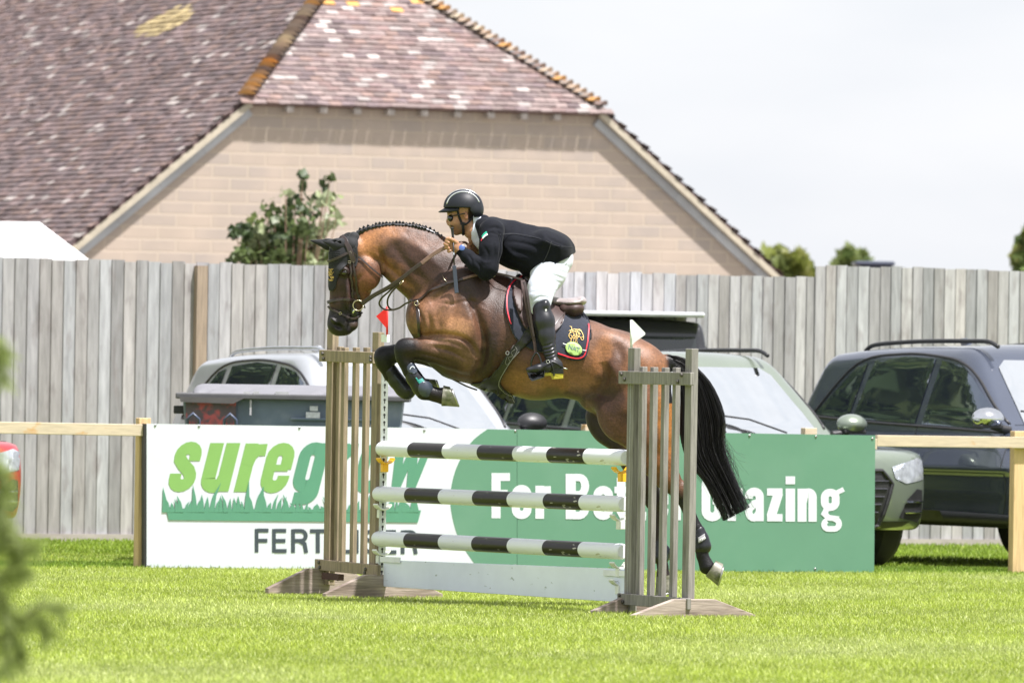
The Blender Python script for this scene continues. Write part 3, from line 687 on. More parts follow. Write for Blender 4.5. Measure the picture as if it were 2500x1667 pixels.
def tree(name, label, cat, base, crown_c, crown_r, nclump, nleaf, size, pal, seed, group=None, trunk_r=.12, stems=1):
    r = np.random.default_rng(seed); t = thing(name, label, cat, base, group=group); mb = MB(); cc = Vector(crown_c)
    C_ = []; cols = []
    for i in range(nclump):
        d = r.normal(size=3); d /= np.linalg.norm(d); rad = r.random()**.5; p = np.array(cc)+d*np.array(crown_r)*rad
        rr_ = min(crown_r)*r.uniform(.18, .42); m_ = int(nleaf/nclump*r.uniform(.5, 1.5))
        q_ = r.normal(size=(m_, 3))*rr_*.55+p; C_.append(q_); b0 = np.array(pal[r.integers(len(pal))]); cols.append(b0*(.7+.6*r.random((m_, 1))))
        st = Vector(base)+Vector((r.normal()*.05*stems, r.normal()*.05*stems, 0)); md = st.lerp(Vector(p), .5)+Vector((0, 0, .15*crown_r[2]))
        if i % 2 == 0: mb.tube([st.lerp(Vector((cc.x, cc.y, cc.z-crown_r[2]*.9)), .6 if stems == 1 else .2), md, Vector(p)], [trunk_r*.35, trunk_r*.2, trunk_r*.06], 6)
    mb.tube([Vector(base), Vector(base).lerp(cc, .5)+Vector((.05, 0, 0)), cc], [trunk_r, trunk_r*.7, trunk_r*.3], 8)
    mb.build('trunk', barkm, t); me = leaf_mesh(np.concatenate(C_), None, size, np.concatenate(cols), seed=seed); put('crown', me, leafm, t); return t
# shrub by the barn wall: hand placed clumps
sb = thing('shrub', 'loose pale green leafy shrub growing in front of the barn wall', 'shrub', Vector((P(700, 900, 90).x, 90, 0)))
r = np.random.default_rng(12); C_ = []; cols = []; mb = MB()
clumps = [(740, 428, 8), (736, 452, 8), (806, 436, 12), (794, 452, 16), (812, 485, 22), (790, 492, 20), (698, 471, 9), (722, 480, 8), (760, 480, 14), (720, 507, 26), (740, 515, 18), (650, 508, 16), (765, 520, 20), (820, 535, 16), (800, 545, 14), (620, 535, 14),
          (670, 535, 22), (690, 530, 20), (575, 565, 14), (600, 563, 20), (630, 570, 18), (680, 570, 28), (710, 565, 26), (740, 560, 26), (770, 570, 22), (620, 602, 26), (650, 605, 26), (690, 600, 32), (720, 600, 30), (760, 590, 20), (600, 620, 22), (640, 630, 26), (680, 632, 30), (730, 625, 34), (770, 620, 26), (700, 640, 34), (790, 630, 24), (650, 650, 40), (740, 650, 40), (600, 650, 30), (780, 655, 30)]
for cx, cy, cr_ in clumps:
    p = np.array(P(cx, cy, 90+r.uniform(-.5, .5))); rr_ = cr_/231.0; m_ = int(4+cr_*(.55 if cy < 548 else 2.3))
    q_ = p+r.normal(size=(m_, 3))*rr_*np.array([.62, .7, .5]); C_.append(q_); b0 = np.array([(.065, .09, .03), (.11, .14, .045), (.22, .25, .14), (.035, .055, .02)][r.integers(4)]); cols.append(b0*(1.1+.9*r.random((m_, 1))))
    mb.tube([Vector((P(700, 900, 90).x+r.normal()*.15, 90, 0)), Vector(p)*.5+Vector((P(700, 900, 90).x, 90, .4))*.5, Vector(p)], [.018, .012, .005], 5)
mb.build('stems', mat('stem', (.30, .2, .14), .8), sb); put('leaves', leaf_mesh(np.concatenate(C_), None, .098, np.concatenate(cols), seed=3, asp=1.3), leafm, sb)
pal_y = [(.17, .20, .04), (.14, .175, .045), (.22, .235, .06)]; pal_g = [(.09, .14, .04), (.12, .17, .05), (.16, .2, .06)]
def T(name, label, px, py, rpx, rpy, D, pal, seed, n=2600, size=.28):
    c = P(px, py, D); s_ = FPX/D; rx = rpx/s_; rz = rpy/s_
    tree(name, label, 'tree', Vector((c.x, c.y, 0)), c, (rx, rx*.8, rz), 34, n, size, pal, seed, 'trees beyond the fence', trunk_r=.15)
T('bushy_tree', 'yellow green bushy tree at the foot of the barn roof', 1920, 672, 62, 52, 140, pal_y, 31)
T('bushy_tree', 'low yellow green tree top between barn verge and taller fence boards', 1972, 702, 55, 50, 145, pal_y, 32)
T('round_tree', 'small dark round tree top above the taller fence boards', 2078, 655, 42, 38, 150, pal_g, 33)
T('tall_tree', 'green tree cut by the right edge of the frame', 2530, 640, 55, 90, 130, pal_g+pal_y, 34)
for i, (x, y, h) in enumerate(((-21, 89, 14), (-28, 95, 18), (-17, 80, 9), (-33, 104, 20))):
    tree('field_tree', ['broad green tree beyond the field, outside the left of the frame', 'tall spreading tree farther back, outside the left of the frame', 'green tree nearest the camera outside the left of the frame', 'farthest green tree outside the left of the frame'][i], 'tree', (x, y, 0), (x, y, h*.6), (h*.5, h*.5, h*.42), 60, 7000, .6, pal_g, 50+i, 'trees at the side of the field', .35)
# distant dark vehicle roof over the fence
mb = MB(); vt = thing('distant_tractor', 'dark vehicle roof just showing over the taller fence boards', 'tractor', Vector((P(2135, 650, 110).x, 110, 0)))
a = P(2135, 641, 110); mb.box((a.x, 110, a.z-.3), (.20, .5, .28)); mb.box((a.x-.02, 109.9, a.z-.02), (.26, .55, .03)); mb.box((a.x, 109.6, a.z/2-.3), (.3, .6, a.z/2-.35)); mb.build('cab', mat('dark cab', (.05, .06, .09), .4, var=.1), vt, bevel=.03)
mb = MB()
for dx in (-.35, .35): mb.lathe((a.x+dx, 109.6, .55), (1, 0, 0), [(-.12, .3), (-.1, .53), (.1, .53), (.12, .3)], 20)
mb.build('wheels', mat('tyre', (.025, .025, .027), .8), vt)
mb = MB(); a = P(2165, 646, 110); mb.tube([(a.x-.35, 110, a.z-.06), (a.x+.15, 110, a.z-.06), (a.x+.35, 110, a.z-.1)], .035, 8); mb.build('exhaust', dark_hole, vt)

# ---- foreground conifer, left (out of focus)
cf = thing('conifer', 'blurred green conifer branches in the left foreground', 'tree', Vector((P(-160, 900, 24).x, 24, 0)))
r = np.random.default_rng(8); tb = MB(); nb = MB(); sc = FPX/24
def branch(pts, dens, ln, r0=.006):
    c = catmull(pts, 10); p3 = [P(a[0], a[1], 24+a[2]) for a in c]; tb.tube(p3, list(np.linspace(r0, .0015, len(p3))), 5, col=(.10, .08, .05))
    for i in range(len(p3)-1):
        for k in range(dens):
            p = p3[i].lerp(p3[i+1], r.random()); t = (p3[i+1]-p3[i]).normalized(); d = Vector(r.normal(size=3)); d = (d-t*d.dot(t)).normalized(); d = (d*.8+t*.75+Vector((0, 0, -.25))).normalized()
            l = ln*r.uniform(.5, 1.1); side = d.cross(Vector(r.normal(size=3))).normalized()*.0012; g = r.uniform(.7, 1.3)
            nb.add([p-side, p+side, p+d*l*.9+side*.6, p+d*l, p+d*l*.9-side*.6], [(0, 1, 2, 3, 4)], (.30*g, .36*g, .12*g))
for pts in ([(-160, 1700, 0), (-60, 1600, 0), (20, 1540, 0), (70, 1500, 0), (115, 1475, 0), (155, 1490, 0)], [(20, 1545, 0), (45, 1580, .05), (52, 1620, 0)], [(10, 1550, 0), (20, 1600, 0), (15, 1640, 0)],
            [(-100, 1500, 0), (-30, 1450, 0), (20, 1400, 0), (50, 1380, 0)], [(-100, 1400, 0), (-20, 1350, 0), (40, 1330, 0), (85, 1335, 0)], [(-90, 1300, 0), (-20, 1290, .1), (30, 1350, 0), (55, 1410, 0)],
            [(-60, 1200, 0), (-10, 1230, 0), (25, 1290, 0), (40, 1340, 0)], [(-60, 1150, 0), (-15, 1140, 0), (10, 1165, 0), (20, 1210, 0)], [(-80, 820, 0), (-20, 850, 0), (2, 880, 0), (10, 930, 0)], [(-80, 800, 0), (-20, 830, 0), (8, 860, 0)],
            [(-60, 1400, 0), (-5, 1440, 0), (15, 1500, 0), (25, 1560, 0)], [(70, 1500, 0), (100, 1520, 0), (120, 1550, 0)], [(-40, 1080, 0), (-10, 1120, 0), (5, 1180, 0), (5, 1260, 0)], [(-40, 1460, 0), (10, 1490, 0), (60, 1530, 0)], [(-40, 1280, 0), (10, 1300, 0), (35, 1360, .1), (20, 1420, 0)]):
    branch(pts, 12, .07)
for k in range(26):
    y = 700+k*60; branch([(-200, y+40, r.uniform(-.2, .2)), (-120+r.uniform(-20, 20), y, 0), (-75+r.uniform(-30, 25), y+r.uniform(-30, 40), 0)], 16, .055)
tb.tube([P(-200, 1990, 24), P(-190, 1200, 24), P(-200, 300, 24)], [.03, .022, .01], 8, col=(.12, .09, .06))
tb.build('trunk', mat('conifer wood', attr=True, rough=.8), cf); nb.build('crown', mat('needle', attr=True, rough=.5, transl=.5), cf)
# ================================================================ VEHICLES
def smooth_box(x, y, z, planes, k=.05):
    d = None
    for (nx, ny, nz_, c) in planes:
        v = nx*x+ny*y+nz_*z-c; d = v if d is None else smx(d, v, k)
    return d
def smx(a, b, k): h = np.clip(.5-.5*(b-a)/k, 0, 1); return b*(1-h)+a*h+k*h*(1-h)
def smn(a, b, k): h = np.clip(.5+.5*(b-a)/k, 0, 1); return b*(1-h)+a*h-k*h*(1-h)
def nrm(x, y, z, px, py, pz_):
    l = math.sqrt(x*x+y*y+z*z); return (x/l, y/l, z/l, (x*px+y*py+z*pz_)/l)
def suv_body():
    s = SDF((-2.5, -1.08, .1), (2.5, 1.08, 1.8), .028)
    def f(x, y, z):
        ay = np.abs(y)
        xf = 2.36-.30*(ay/.95)**3-.06*((z-.62)/.35)**2; xr = -2.34+.14*(ay/.95)**3+.05*((z-.62)/.35)**2
        side = ay-(.955-.05*((z-.62)/.38)**2-.035*(x/2.3)**4)
        top = z-(1.02-.115*np.clip((x-.85)/1.5, 0, 1.2)**1.6-.035*(ay/.9)**2+.03*np.clip((-x)/2.2, 0, 1))
        hi = smx(smx(x-xf, xr-x, .06), smx(smx(side, top, .07), .30-z, .05), .09)
        a = nrm(.60, 0, .80, .98, 0, .98); b_ = nrm(-.93, 0, .36, -2.22, 0, 1.0)
        ws = a[0]*(x+.10*(y/.7)**2)+a[2]*z-a[3]; rw = b_[0]*x+b_[2]*z-b_[3]
        roof = z-(1.655-.05*np.abs((x+.35)/1.5)**2.4-.035*(y/.7)**2)
        sg = ay*.955+(z-1.0)*.30-.875
        gh = smx(smx(smx(ws, rw, .08), roof, .10), smx(sg, .7-z, .05), .08)
        d = smn(hi, gh, .045)
        # shoulder crease and lower door scallop
        d = d+.010*np.exp(-((z-.93)/.03)**2)*(ay > .8)+.012*np.exp(-((z-.48)/.09)**2)*(ay > .8)*(np.abs(x) < 1.0)
        for cx in (1.43, -1.42):
            w_ = np.sqrt((x-cx)**2+(z-.37)**2)-.405; d = smx(d, -np.where(ay > .55, w_, 1.0+0*w_), .02)
        return d
    s.func(f, .01); return s.mesh('suv_body')
def boxy_body():
    s = SDF((-2.3, -1.0, .2), (2.3, 1.0, 2.05), .03)
    def f(x, y, z):
        ay = np.abs(y)
        hi = smx(smx(smx(x-2.15, -2.15-x, .08), smx(ay-.9, z-1.13, .06), .08), .35-z, .06)
        a = nrm(.9, 0, .36, .80, 0, 1.1); ws = a[0]*x+a[2]*z-a[3]
        gh = smx(smx(smx(ws, -2.12-x, .06), z-(1.95-.03*(y/.7)**2), .07), ay*.99+(z-1.0)*.16-.86, .07); gh = smx(gh, .9-z, .05)
        d = smn(hi, gh, .04)
        for cx in (1.35, -1.3):
            w_ = np.sqrt((x-cx)**2+(z-.42)**2)-.45; d = smx(d, -np.where(ay > .55, w_, 1.0+0*w_), .02)
        return d
    s.func(f, .01); return s.mesh('boxy_body')
def drape_l(name, tree, poly, org, dirv, ux, uy, off, mat_, parent, step=.07, thick=.0, tin=0, world=False):
    """panel on a car body: poly in (u,v) of the plane org+ux*u+uy*v, projected along dirv"""
    bm = bmesh.new(); bm.faces.new([bm.verts.new((p[0], p[1], 0)) for p in poly]); n_ = Vector(dirv).normalized()
    for ax in (0, 1):
        lo = min(p[ax] for p in poly)+step/2
        while lo < max(p[ax] for p in poly):
            co = [0, 0, 0]; co[ax] = lo; no = [0, 0, 0]; no[ax] = 1
            bmesh.ops.bisect_plane(bm, geom=bm.verts[:]+bm.edges[:]+bm.faces[:], plane_co=co, plane_no=no); lo += step
    last = None; vl = bm.verts[:]; res = []
    for v in vl:
        o_ = Vector(org)+Vector(ux)*v.co.x+Vector(uy)*v.co.y; h = tree.ray_cast(o_, n_); res.append((o_, h[0]))
    good = [i for i, r_ in enumerate(res) if r_[1] is not None]
    if not good: print('drape_l no hit', name); return None
    newp = []
    for i, v in enumerate(vl):
        o_, h = res[i]
        if h is None:
            j = min(good, key=lambda g: (vl[g].co-v.co).length_squared); dd = (res[j][1]-res[j][0]).dot(n_); h = o_+n_*dd
        newp.append(h-n_*off)
    for v, p in zip(vl, newp): v.co = p
    bmesh.ops.smooth_vert(bm, verts=[v for v in bm.verts if not v.is_boundary], factor=.5, use_axis_x=abs(n_.x) > .5, use_axis_y=abs(n_.y) > .5, use_axis_z=abs(n_.z) > .5)
    bmesh.ops.recalc_face_normals(bm, faces=bm.faces)
    me = bpy.data.meshes.new(name); bm.to_mesh(me); bm.free(); me.polygons.foreach_set('use_smooth', [True]*len(me.polygons))
    o = put(name, me, mat_, parent, True)
    if thick: s_ = o.modifiers.new('thick', 'SOLIDIFY'); s_.thickness = thick; s_.offset = 0
    return o
glass_m = mat('car glass', (.10, .125, .165), .02, .8, var=.05, spec=1.0, coat=1.0, croughness=.0)
wind_m = mat('windscreen glass', (.93, .95, .95), .04, 1.0, var=.03, spec=1.0, coat=1.0, croughness=.0)
blk = mat('black plastic', (.022, .022, .024), .45, var=.15, vscale=20)
tyre_m = mat('tyre', (.025, .025, .027), .8); rim_m = mat('alloy rim', (.42, .43, .45), .3, .9)
rimd_m = mat('dark rim', (.10, .10, .11), .35, .8)
chrome = mat('chrome', (.7, .71, .73), .12, 1.0); lamp_m = mat('headlight glass', (.55, .58, .62), .08, .5, var=.3, vscale=18, coat=1)
def wheel(par, x, y, r_, w_, rimmat, sgn):
    mb = MB(); c = Vector((x, y, r_)); ax = Vector((0, sgn, 0))
    wh = link(bpy.data.objects.new('wheel', None)); wh.parent = par; wh.location = (0, 0, 0)
    mb.lathe(c, ax, [(-w_*.5, r_*.6), (-w_*.5, r_*.92), (-w_*.3, r_), (w_*.3, r_), (w_*.5, r_*.92), (w_*.5, r_*.74), (w_*.38, r_*.72)], 32)
    mb.build('tyre', tyre_m, wh, smooth=True, auto=30, local=True)
    mb = MB(); mb.lathe(c, ax, [(w_*.1, r_*.1), (w_*.1, r_*.70), (w_*.40, r_*.73), (w_*.44, r_*.70), (w_*.34, r_*.66), (w_*.14, r_*.62), (w_*.12, r_*.1)], 32, mi=0)
    for k in range(10):
        a = math.pi*2*k/10+.1; d = Vector((math.cos(a), 0, math.sin(a))); t = Vector((-math.sin(a), 0, math.cos(a)))
        mb.box(c+d*(r_*.38)+ax*(w_*.36), (r_*.32, .014, .018), (d, ax, t))
    mb.lathe(c, ax, [(w_*.3, r_*.13), (w_*.42, r_*.12), (w_*.43, r_*.02)], 16); mb.build('rim', rimmat, wh, smooth=True, auto=30, local=True)
def make_suv(label, paint, cat='car', mesh=None, name='parked_car', boxy=False, rails=None, grille='hex', rimm=None, group='cars parked behind the banner', scale=1.0, tint=None):
    c = thing(name, label, cat, group=group); me = mesh
    body = put('body', me.copy(), paint, c, True); tr = TREES[mesh.name]
    if not boxy:
        SIDE = lambda sg: dict(org=(0, 2*sg, 0), dirv=(0, -sg, 0), ux=(1, 0, 0), uy=(0, 0, 1))
        wins = [[(-1.93, 1.11), (-1.42, 1.085), (-1.36, 1.50), (-1.50, 1.47)], [(-1.36, 1.08), (-.44, 1.055), (-.40, 1.535), (-.80, 1.555), (-1.26, 1.52)],
                [(-.34, 1.05), (.78, 1.02), (.53, 1.19), (.20, 1.40), (.0, 1.485), (-.30, 1.525)]]
        for sg in (-1, 1):
            for wn in wins: drape_l('window', tr, wn, off=.006, mat_=tint or glass_m, parent=c, **SIDE(sg))
            # window surround line, seams, sill trim, handles
            ln = [(-1.97, 1.09), (-1.0, 1.05), (.3, 1.015), (.80, 1.0)]
            mb = MB(); tp_ = [(-1.97, 1.10), (-1.52, 1.49), (-.9, 1.57), (-.3, 1.55), (.0, 1.505), (.23, 1.41), (.55, 1.19), (.80, 1.02)]
            for seq, rr_ in ((catmull(ln, 6), .012), (catmull(tp_, 6), .012)):
                pts = []
                for u, v in seq:
                    h = tr.ray_cast(Vector((u, 2*sg, v)), Vector((0, -sg, 0)))[0]
                    if h is not None and abs(h.y) > (.875-(h.z-1)*.3)/.955-.10: pts.append(h)
                if len(pts) > 3: mb.tube(pts, rr_, 6)
            mb.build('window_trim', blk if rails is not None else blk, c, smooth=True, local=True)
            mb = MB()
            for seq in ([(-.40, 1.04), (-.37, .42)], [(.90, .98), (.92, .60), (.86, .40)], [(-1.30, 1.05), (-1.28, .9), (-1.0, .55), (-.96, .42)]):
                pts = []
                for u, v in catmull([tuple(a) for a in seq], 8):
                    h = tr.ray_cast(Vector((u, 2*sg, v)), Vector((0, -sg, 0)))[0]
                    if h is not None: pts.append(h)
                mb.tube(pts, .0045, 5); mb.build('door_seam', blk, c, local=True); mb = MB()
            drape_l('sill_trim', tr, [(-.98, .31), (.98, .31), (.98, .40), (-.98, .43)], off=.008, mat_=blk, parent=c, thick=.004, **SIDE(sg))
            for hx in (-.18+.0, -1.05):
                h = tr.ray_cast(Vector((hx, 2*sg, .92)), Vector((0, -sg, 0)))[0]; mb = MB()
                mb.tube([h+Vector((-.1, 0, 0)), h+Vector((-.08, sg*.03, .004)), h+Vector((.08, sg*.03, .004)), h+Vector((.1, 0, 0))], .012, 8); mb.build('door_handle', paint, c, smooth=True, local=True)
            for cx in (1.43, -1.42):   # wheel arch lips
                pts = []; mb = MB()
                for k in range(17):
                    a = R(-8+196*k/16); h = tr.ray_cast(Vector((cx+.43*math.cos(a), 2*sg, .37+.43*math.sin(a))), Vector((0, -sg, 0)))[0]
                    if h is not None: pts.append(Vector((cx+.43*math.cos(a), (h.y if abs(h.y) > .7 else sg*.9), .37+.43*math.sin(a))))
                if len(pts) > 3: mb.tube(pts, .02, 6)
                mb.build('wheel_arch', rails[1] if rails else blk, c, smooth=True, local=True)
            # mirror
            ms = SDF((.55, sg*.98-.24, .95), (1.0, sg*.98+.24, 1.3), .014)
            ms.ell((.78, sg*1.03, 1.11), (.085, .125, .075), .02); ms.ell((.80, sg*1.03, 1.10), (.09, .12, .06), .03); mm_ = ms.mesh('mirror')
            mo = put('mirror', mm_, rails[2] if rails else paint, c, True)
            mb = MB(); mb.tube([(.80, sg*.84, 1.02), (.80, sg*.92, 1.03), (.79, sg*1.0, 1.05)], .03, 8); mb.box((.79, sg*1.03, 1.045), (.06, .10, .015)); mb.build('mirror_arm', blk, mo, smooth=False, local=True, bevel=.008)
            rl = [(x_, sg*(.60-.02*abs(x_+.4)), 1.672-.055*abs((x_+.35)/1.5)**2.4+(-.035 if x_ in (-1.7, .22) else 0)) for x_ in (-1.7, -1.55, -1.0, -.5, -.2, .08, .22)]
            mb = MB(); mb.tube(catmull(rl, 5), .017, 8); mb.build('roof_rail', rails[0] if rails else blk, c, smooth=True, local=True)
            hp = [(1.05 if False else .50, .62), (.86, .60), (.86, .80), (.46, .78)]
            drape_l('headlight', tr, [(sg*.50, .70), (sg*.62, .66), (sg*.86, .69), (sg*.90, .83), (sg*.80, .86), (sg*.47, .79)], (3, 0, 0), (-1, 0, 0), (0, 1, 0), (0, 0, 1), .006, lamp_m, c)
            drape_l('air_intake', tr, [(sg*.56, .40), (sg*.80, .36), (sg*.86, .40), (sg*.84, .61), (sg*.76, .62), (sg*.64, .54)], (3, 0, 0), (-1, 0, 0), (0, 1, 0), (0, 0, 1), .008, blk, c)
            mb = MB()
            for zz in (.44, .52):
                pts = []
                for yy in (.62, .70, .78, .84):
                    h = tr.ray_cast(Vector((3, sg*yy, zz)), Vector((-1, 0, 0)))[0]
                    if h is not None: pts.append(h+Vector((.015, 0, 0)))
                mb.tube(pts, .008, 5)
            mb.build('intake_blade', chrome, c, local=True)
        wsp = [(-.66, 1.02), (.66, 1.02), (.70, 1.06), (.60, 1.48), (.52, 1.535), (-.52, 1.535), (-.60, 1.48), (-.70, 1.06)]
        drape_l('windscreen', tr, wsp, (4, 0, 0), (-1, 0, 0), (0, 1, 0), (0, 0, 1), .012, wind_m, c)
        drape_l('rear_window', tr, [(-.6, 1.1), (.6, 1.1), (.52, 1.5), (-.52, 1.5)], (-4, 0, 0), (1, 0, 0), (0, 1, 0), (0, 0, 1), .008, glass_m, c)
        # hexagonal grille with frame
        gp = [(-.46, .66), (-.36, .76), (.36, .76), (.46, .66), (.36, .34), (.24, .30), (-.24, .30), (-.36, .34)]
        drape_l('grille', tr, gp, (3, 0, 0), (-1, 0, 0), (0, 1, 0), (0, 0, 1), .010, blk, c)
        mb = MB(); pts = []
        for u, v in [p for i in range(len(gp)) for p in ((gp[i][0]+(gp[(i+1) % 8][0]-gp[i][0])*t/4, gp[i][1]+(gp[(i+1) % 8][1]-gp[i][1])*t/4) for t in range(4))]:
            h = tr.ray_cast(Vector((3, u, v)), Vector((-1, 0, 0)))[0]; pts.append(h+Vector((.014, 0, 0)))
        mb.tube(pts+[pts[0]], .016, 6); mb.build('grille_frame', blk, c, local=True)
        mb = MB()
        for k in range(6):
            zz = .38+.06*k; hw = .27+.17*(zz-.3)/.36*.9; pts = []
            for t in range(9):
                h = tr.ray_cast(Vector((3, -hw+2*hw*t/8, zz)), Vector((-1, 0, 0)))[0]; pts.append(h+Vector((.016, 0, 0)))
            mb.tube(pts, .007, 5)
        for yy in (-.2, -.1, 0, .1, .2, .3, -.3):
            h1 = tr.ray_cast(Vector((3, yy, .70)), Vector((-1, 0, 0)))[0]; h2 = tr.ray_cast(Vector((3, yy*.9, .42)), Vector((-1, 0, 0)))[0]; mb.tube([h1+Vector((.013, 0, 0)), h2+Vector((.013, 0, 0))], .005, 5)
        mb.build('grille_bars', rimd_m, c, local=True)
        drape_l('lower_grille', tr, [(-.62, .33), (-.3, .305), (.3, .305), (.62, .33), (.70, .37), (-.70, .37)], (3, 0, 0), (-1, 0, 0), (0, 1, 0), (0, 0, 1), .006, blk, c)
        mb = MB(); pts = []
        for sg in (-1, 1):
            pts = []
            for x_, y_ in ((1.05, .62), (1.4, .60), (1.8, .56), (2.1, .50)):
                h = tr.ray_cast(Vector((x_, sg*y_, 3)), Vector((0, 0, -1)))[0]; pts.append(h)
            mb.tube(catmull([tuple(p) for p in pts], 4), .005, 5)
        pts = []
        for t in range(13):
            y_ = -.80+1.6*t/12; h = tr.ray_cast(Vector((2.14-.12*(y_/.8)**2, y_, 3)), Vector((0, 0, -1)))[0]; pts.append(h)
        mb.tube(pts, .005, 5); mb.build('bonnet_seams', blk, c, local=True)
        mb = MB(); mb.prism([(-1.22, .02, 1.60), (-1.02, .02, 1.60), (-1.16, .015, 1.70), (-1.22, .015, 1.70)], (0, -.035, 0)); mb.build('roof_antenna', paint, c, local=True, bevel=.01)
        mb = MB()
        for xw, yw in ((.97, .3), (.97, -.25)): mb.tube([(1.02, yw, 1.03), (.86, yw-.25, 1.13), (.80, yw-.5, 1.16)], .008, 5)
        mb.build('wiper', blk, c, local=True)
        drape_l('number_plate', tr, [(-.26, .45), (.26, .45), (.26, .55), (-.26, .55)], (3, 0, 0), (-1, 0, 0), (0, 1, 0), (0, 0, 1), .035, mat('plate white', (.75, .75, .72), .4), c, thick=.004)
        for wx in (1.43, -1.42):
            for sg in (-1, 1): wheel(c, wx, sg*.80, .37, .24, rimm or rim_m, sg)
    else:
        for sg in (-1, 1):
            for wn in ([(-1.95, 1.2), (-1.0, 1.2), (-1.0, 1.72), (-1.92, 1.72)], [(-.92, 1.2), (-.15, 1.2), (-.15, 1.72), (-.92, 1.72)], [(-.08, 1.2), (.68, 1.2), (.48, 1.72), (-.08, 1.72)]):
                drape_l('window', tr, wn, (0, 2*sg, 0), (0, -sg, 0), (1, 0, 0), (0, 0, 1), .006, glass_m, c)
            drape_l('headlight', tr, [(sg*.55+.11*math.cos(R(a)), .88+.11*math.sin(R(a))) for a in range(0, 360, 30)], (3, 0, 0), (-1, 0, 0), (0, 1, 0), (0, 0, 1), .01, lamp_m, c)
            mb = MB(); mb.box((.72, sg*1.02, 1.22), (.06, .11, .09)); mb.box((.74, sg*.9, 1.18), (.03, .05, .03)); mb.build('mirror', blk, c, local=True, bevel=.02)
        drape_l('windscreen', tr, [(-.72, 1.2), (.72, 1.2), (.64, 1.80), (-.64, 1.80)], (4, 0, 0), (-1, 0, 0), (0, 1, 0), (0, 0, 1), .008, mat('smoked windscreen', (.02, .025, .025), .03, spec=1, var=.6, vscale=1.6, col2=(.20, .215, .21), c2scale=1.0, c2pos=(.5, .6)), c)
        drape_l('grille', tr, [(-.42, .76), (.42, .76), (.42, 1.0), (-.42, 1.0)], (3, 0, 0), (-1, 0, 0), (0, 1, 0), (0, 0, 1), .01, blk, c)
        mb = MB(); mb.box((-.68, 0, 1.985), (1.44, .72, .022)); mb.build('roof_panel', rails[0], c, local=True, bevel=.02)
        mb = MB(); mb.box((2.2, 0, .55), (.08, .9, .1)); mb.build('bumper', blk, c, local=True, bevel=.03)
        mb = MB(); mb.tube([(.62, -.06, 1.76), (.60, 0, 1.745), (.62, .06, 1.76)], .03, 8); mb.build('rear_view_mirror', blk, c, local=True)
        for wx in (1.35, -1.3):
            for sg in (-1, 1): wheel(c, wx, sg*.80, .42, .24, rimm or rim_m, sg)
    c.scale = (scale,)*3
    return c
SUV = suv_body(); BOX = boxy_body(); TREES = {SUV.name: bvh([SUV]), BOX.name: bvh([BOX])}
def paint(name, col, metal=.3, rough=.28): return mat(name, col, rough, metal, var=.05, vscale=3, coat=1.0, croughness=.03)
p_silver = paint('silver paint', (.44, .46, .48), .5); p_green = paint('pale green paint', (.22, .26, .205), .5); p_dark = paint('graphite paint', (.085, .10, .14), .55, .24)
p_red = paint('red paint', (.45, .012, .02), .1); p_black = paint('black paint', (.012, .013, .016), .1)
HEAD = math.atan2(-.875, .485)
def place(c, x, y): c.location = (x, y, 0); c.rotation_euler = (0, 0, HEAD)
row = 2.36
c1 = make_suv('silver estate car behind the grey waste container and left half of the banner', p_silver, mesh=SUV, rails=(chrome, p_silver, blk)); place(c1, 1.31-row*.995, 67.0); c1.scale = (.87, .97, .975)
c2 = make_suv('pale metallic green car with black hexagonal grille behind the green end of the banner', p_green, mesh=SUV, rails=(blk, p_green, p_green)); place(c2, 1.40, 67.3)
c3 = make_suv('dark graphite grey car with silver mirror cap, seen side on behind the right hand rail', p_dark, mesh=SUV, rails=(blk, p_dark, chrome), rimm=rim_m); place(c3, 1.31+row*1.03+.50, 67.5); c3.scale = (1.05, 1.04, 1.06)
c4 = make_suv('bright red car nose cut by the left edge of the frame', p_red, mesh=SUV, rails=(blk, p_red, p_red)); place(c4, 1.31-row*2.98+.2, 66.4); c4.scale = (1, 1, .96)
c5 = make_suv('black boxy off road car with a pale roof parked behind the horse', p_black, mesh=BOX, name='boxy_car', boxy=True, rails=(mat('pale roof paint', (.6, .62, .64), .35, .2, coat=1),)); c5.location = (1.0, 73.0, 0); c5.rotation_euler = (0, 0, R(-90+3)); c5.scale = (.8, .84, 1.0)
# ---- wheeled waste container behind the banner
wc = thing('waste_container', 'blue grey wheeled waste container with pale grey domed lid', 'waste container', Vector((P(640, 900, 63.2).x, 64.0, 0)))
bluegrey = mat('container blue grey', (.14, .185, .235), .5, var=.12, vscale=4, col2=(.25, .29, .33), c2scale=3, c2pos=(.55, .75)); lidm = mat('container lid', (.17, .17, .185), .5, var=.05)
DW = 63.3
def wx(px): return P(px, 900, DW).x
zt = P(640, 972, DW).z; zl = P(600, 938, DW).z
mb = MB(); x0, x1 = wx(447), wx(985)
mb.add([(x0+.1, DW+.05, .18), (x1-.1, DW+.05, .18), (x1-.1, DW+.95, .18), (x0+.1, DW+.95, .18), (x0, DW, zt), (x1, DW, zt), (x1, DW+1.05, zt), (x0, DW+1.05, zt)], [(0, 1, 5, 4), (1, 2, 6, 5), (2, 3, 7, 6), (3, 0, 4, 7), (0, 3, 2, 1), (4, 5, 6, 7)])
zz = P(700, 1022, DW).z; mb.box(((x0+x1)/2+.3, DW-.005, zz), ((x1-x0)/2-.5, .02, .012)); mb.build('body', bluegrey, wc, bevel=.02)
mb = MB(); mb.box(((x0+x1)/2, DW+.5, zt+.01), ((x1-x0)/2+.05, .58, .022)); mb.build('rim', mat('container rim', (.085, .085, .09), .5), wc, bevel=.01)
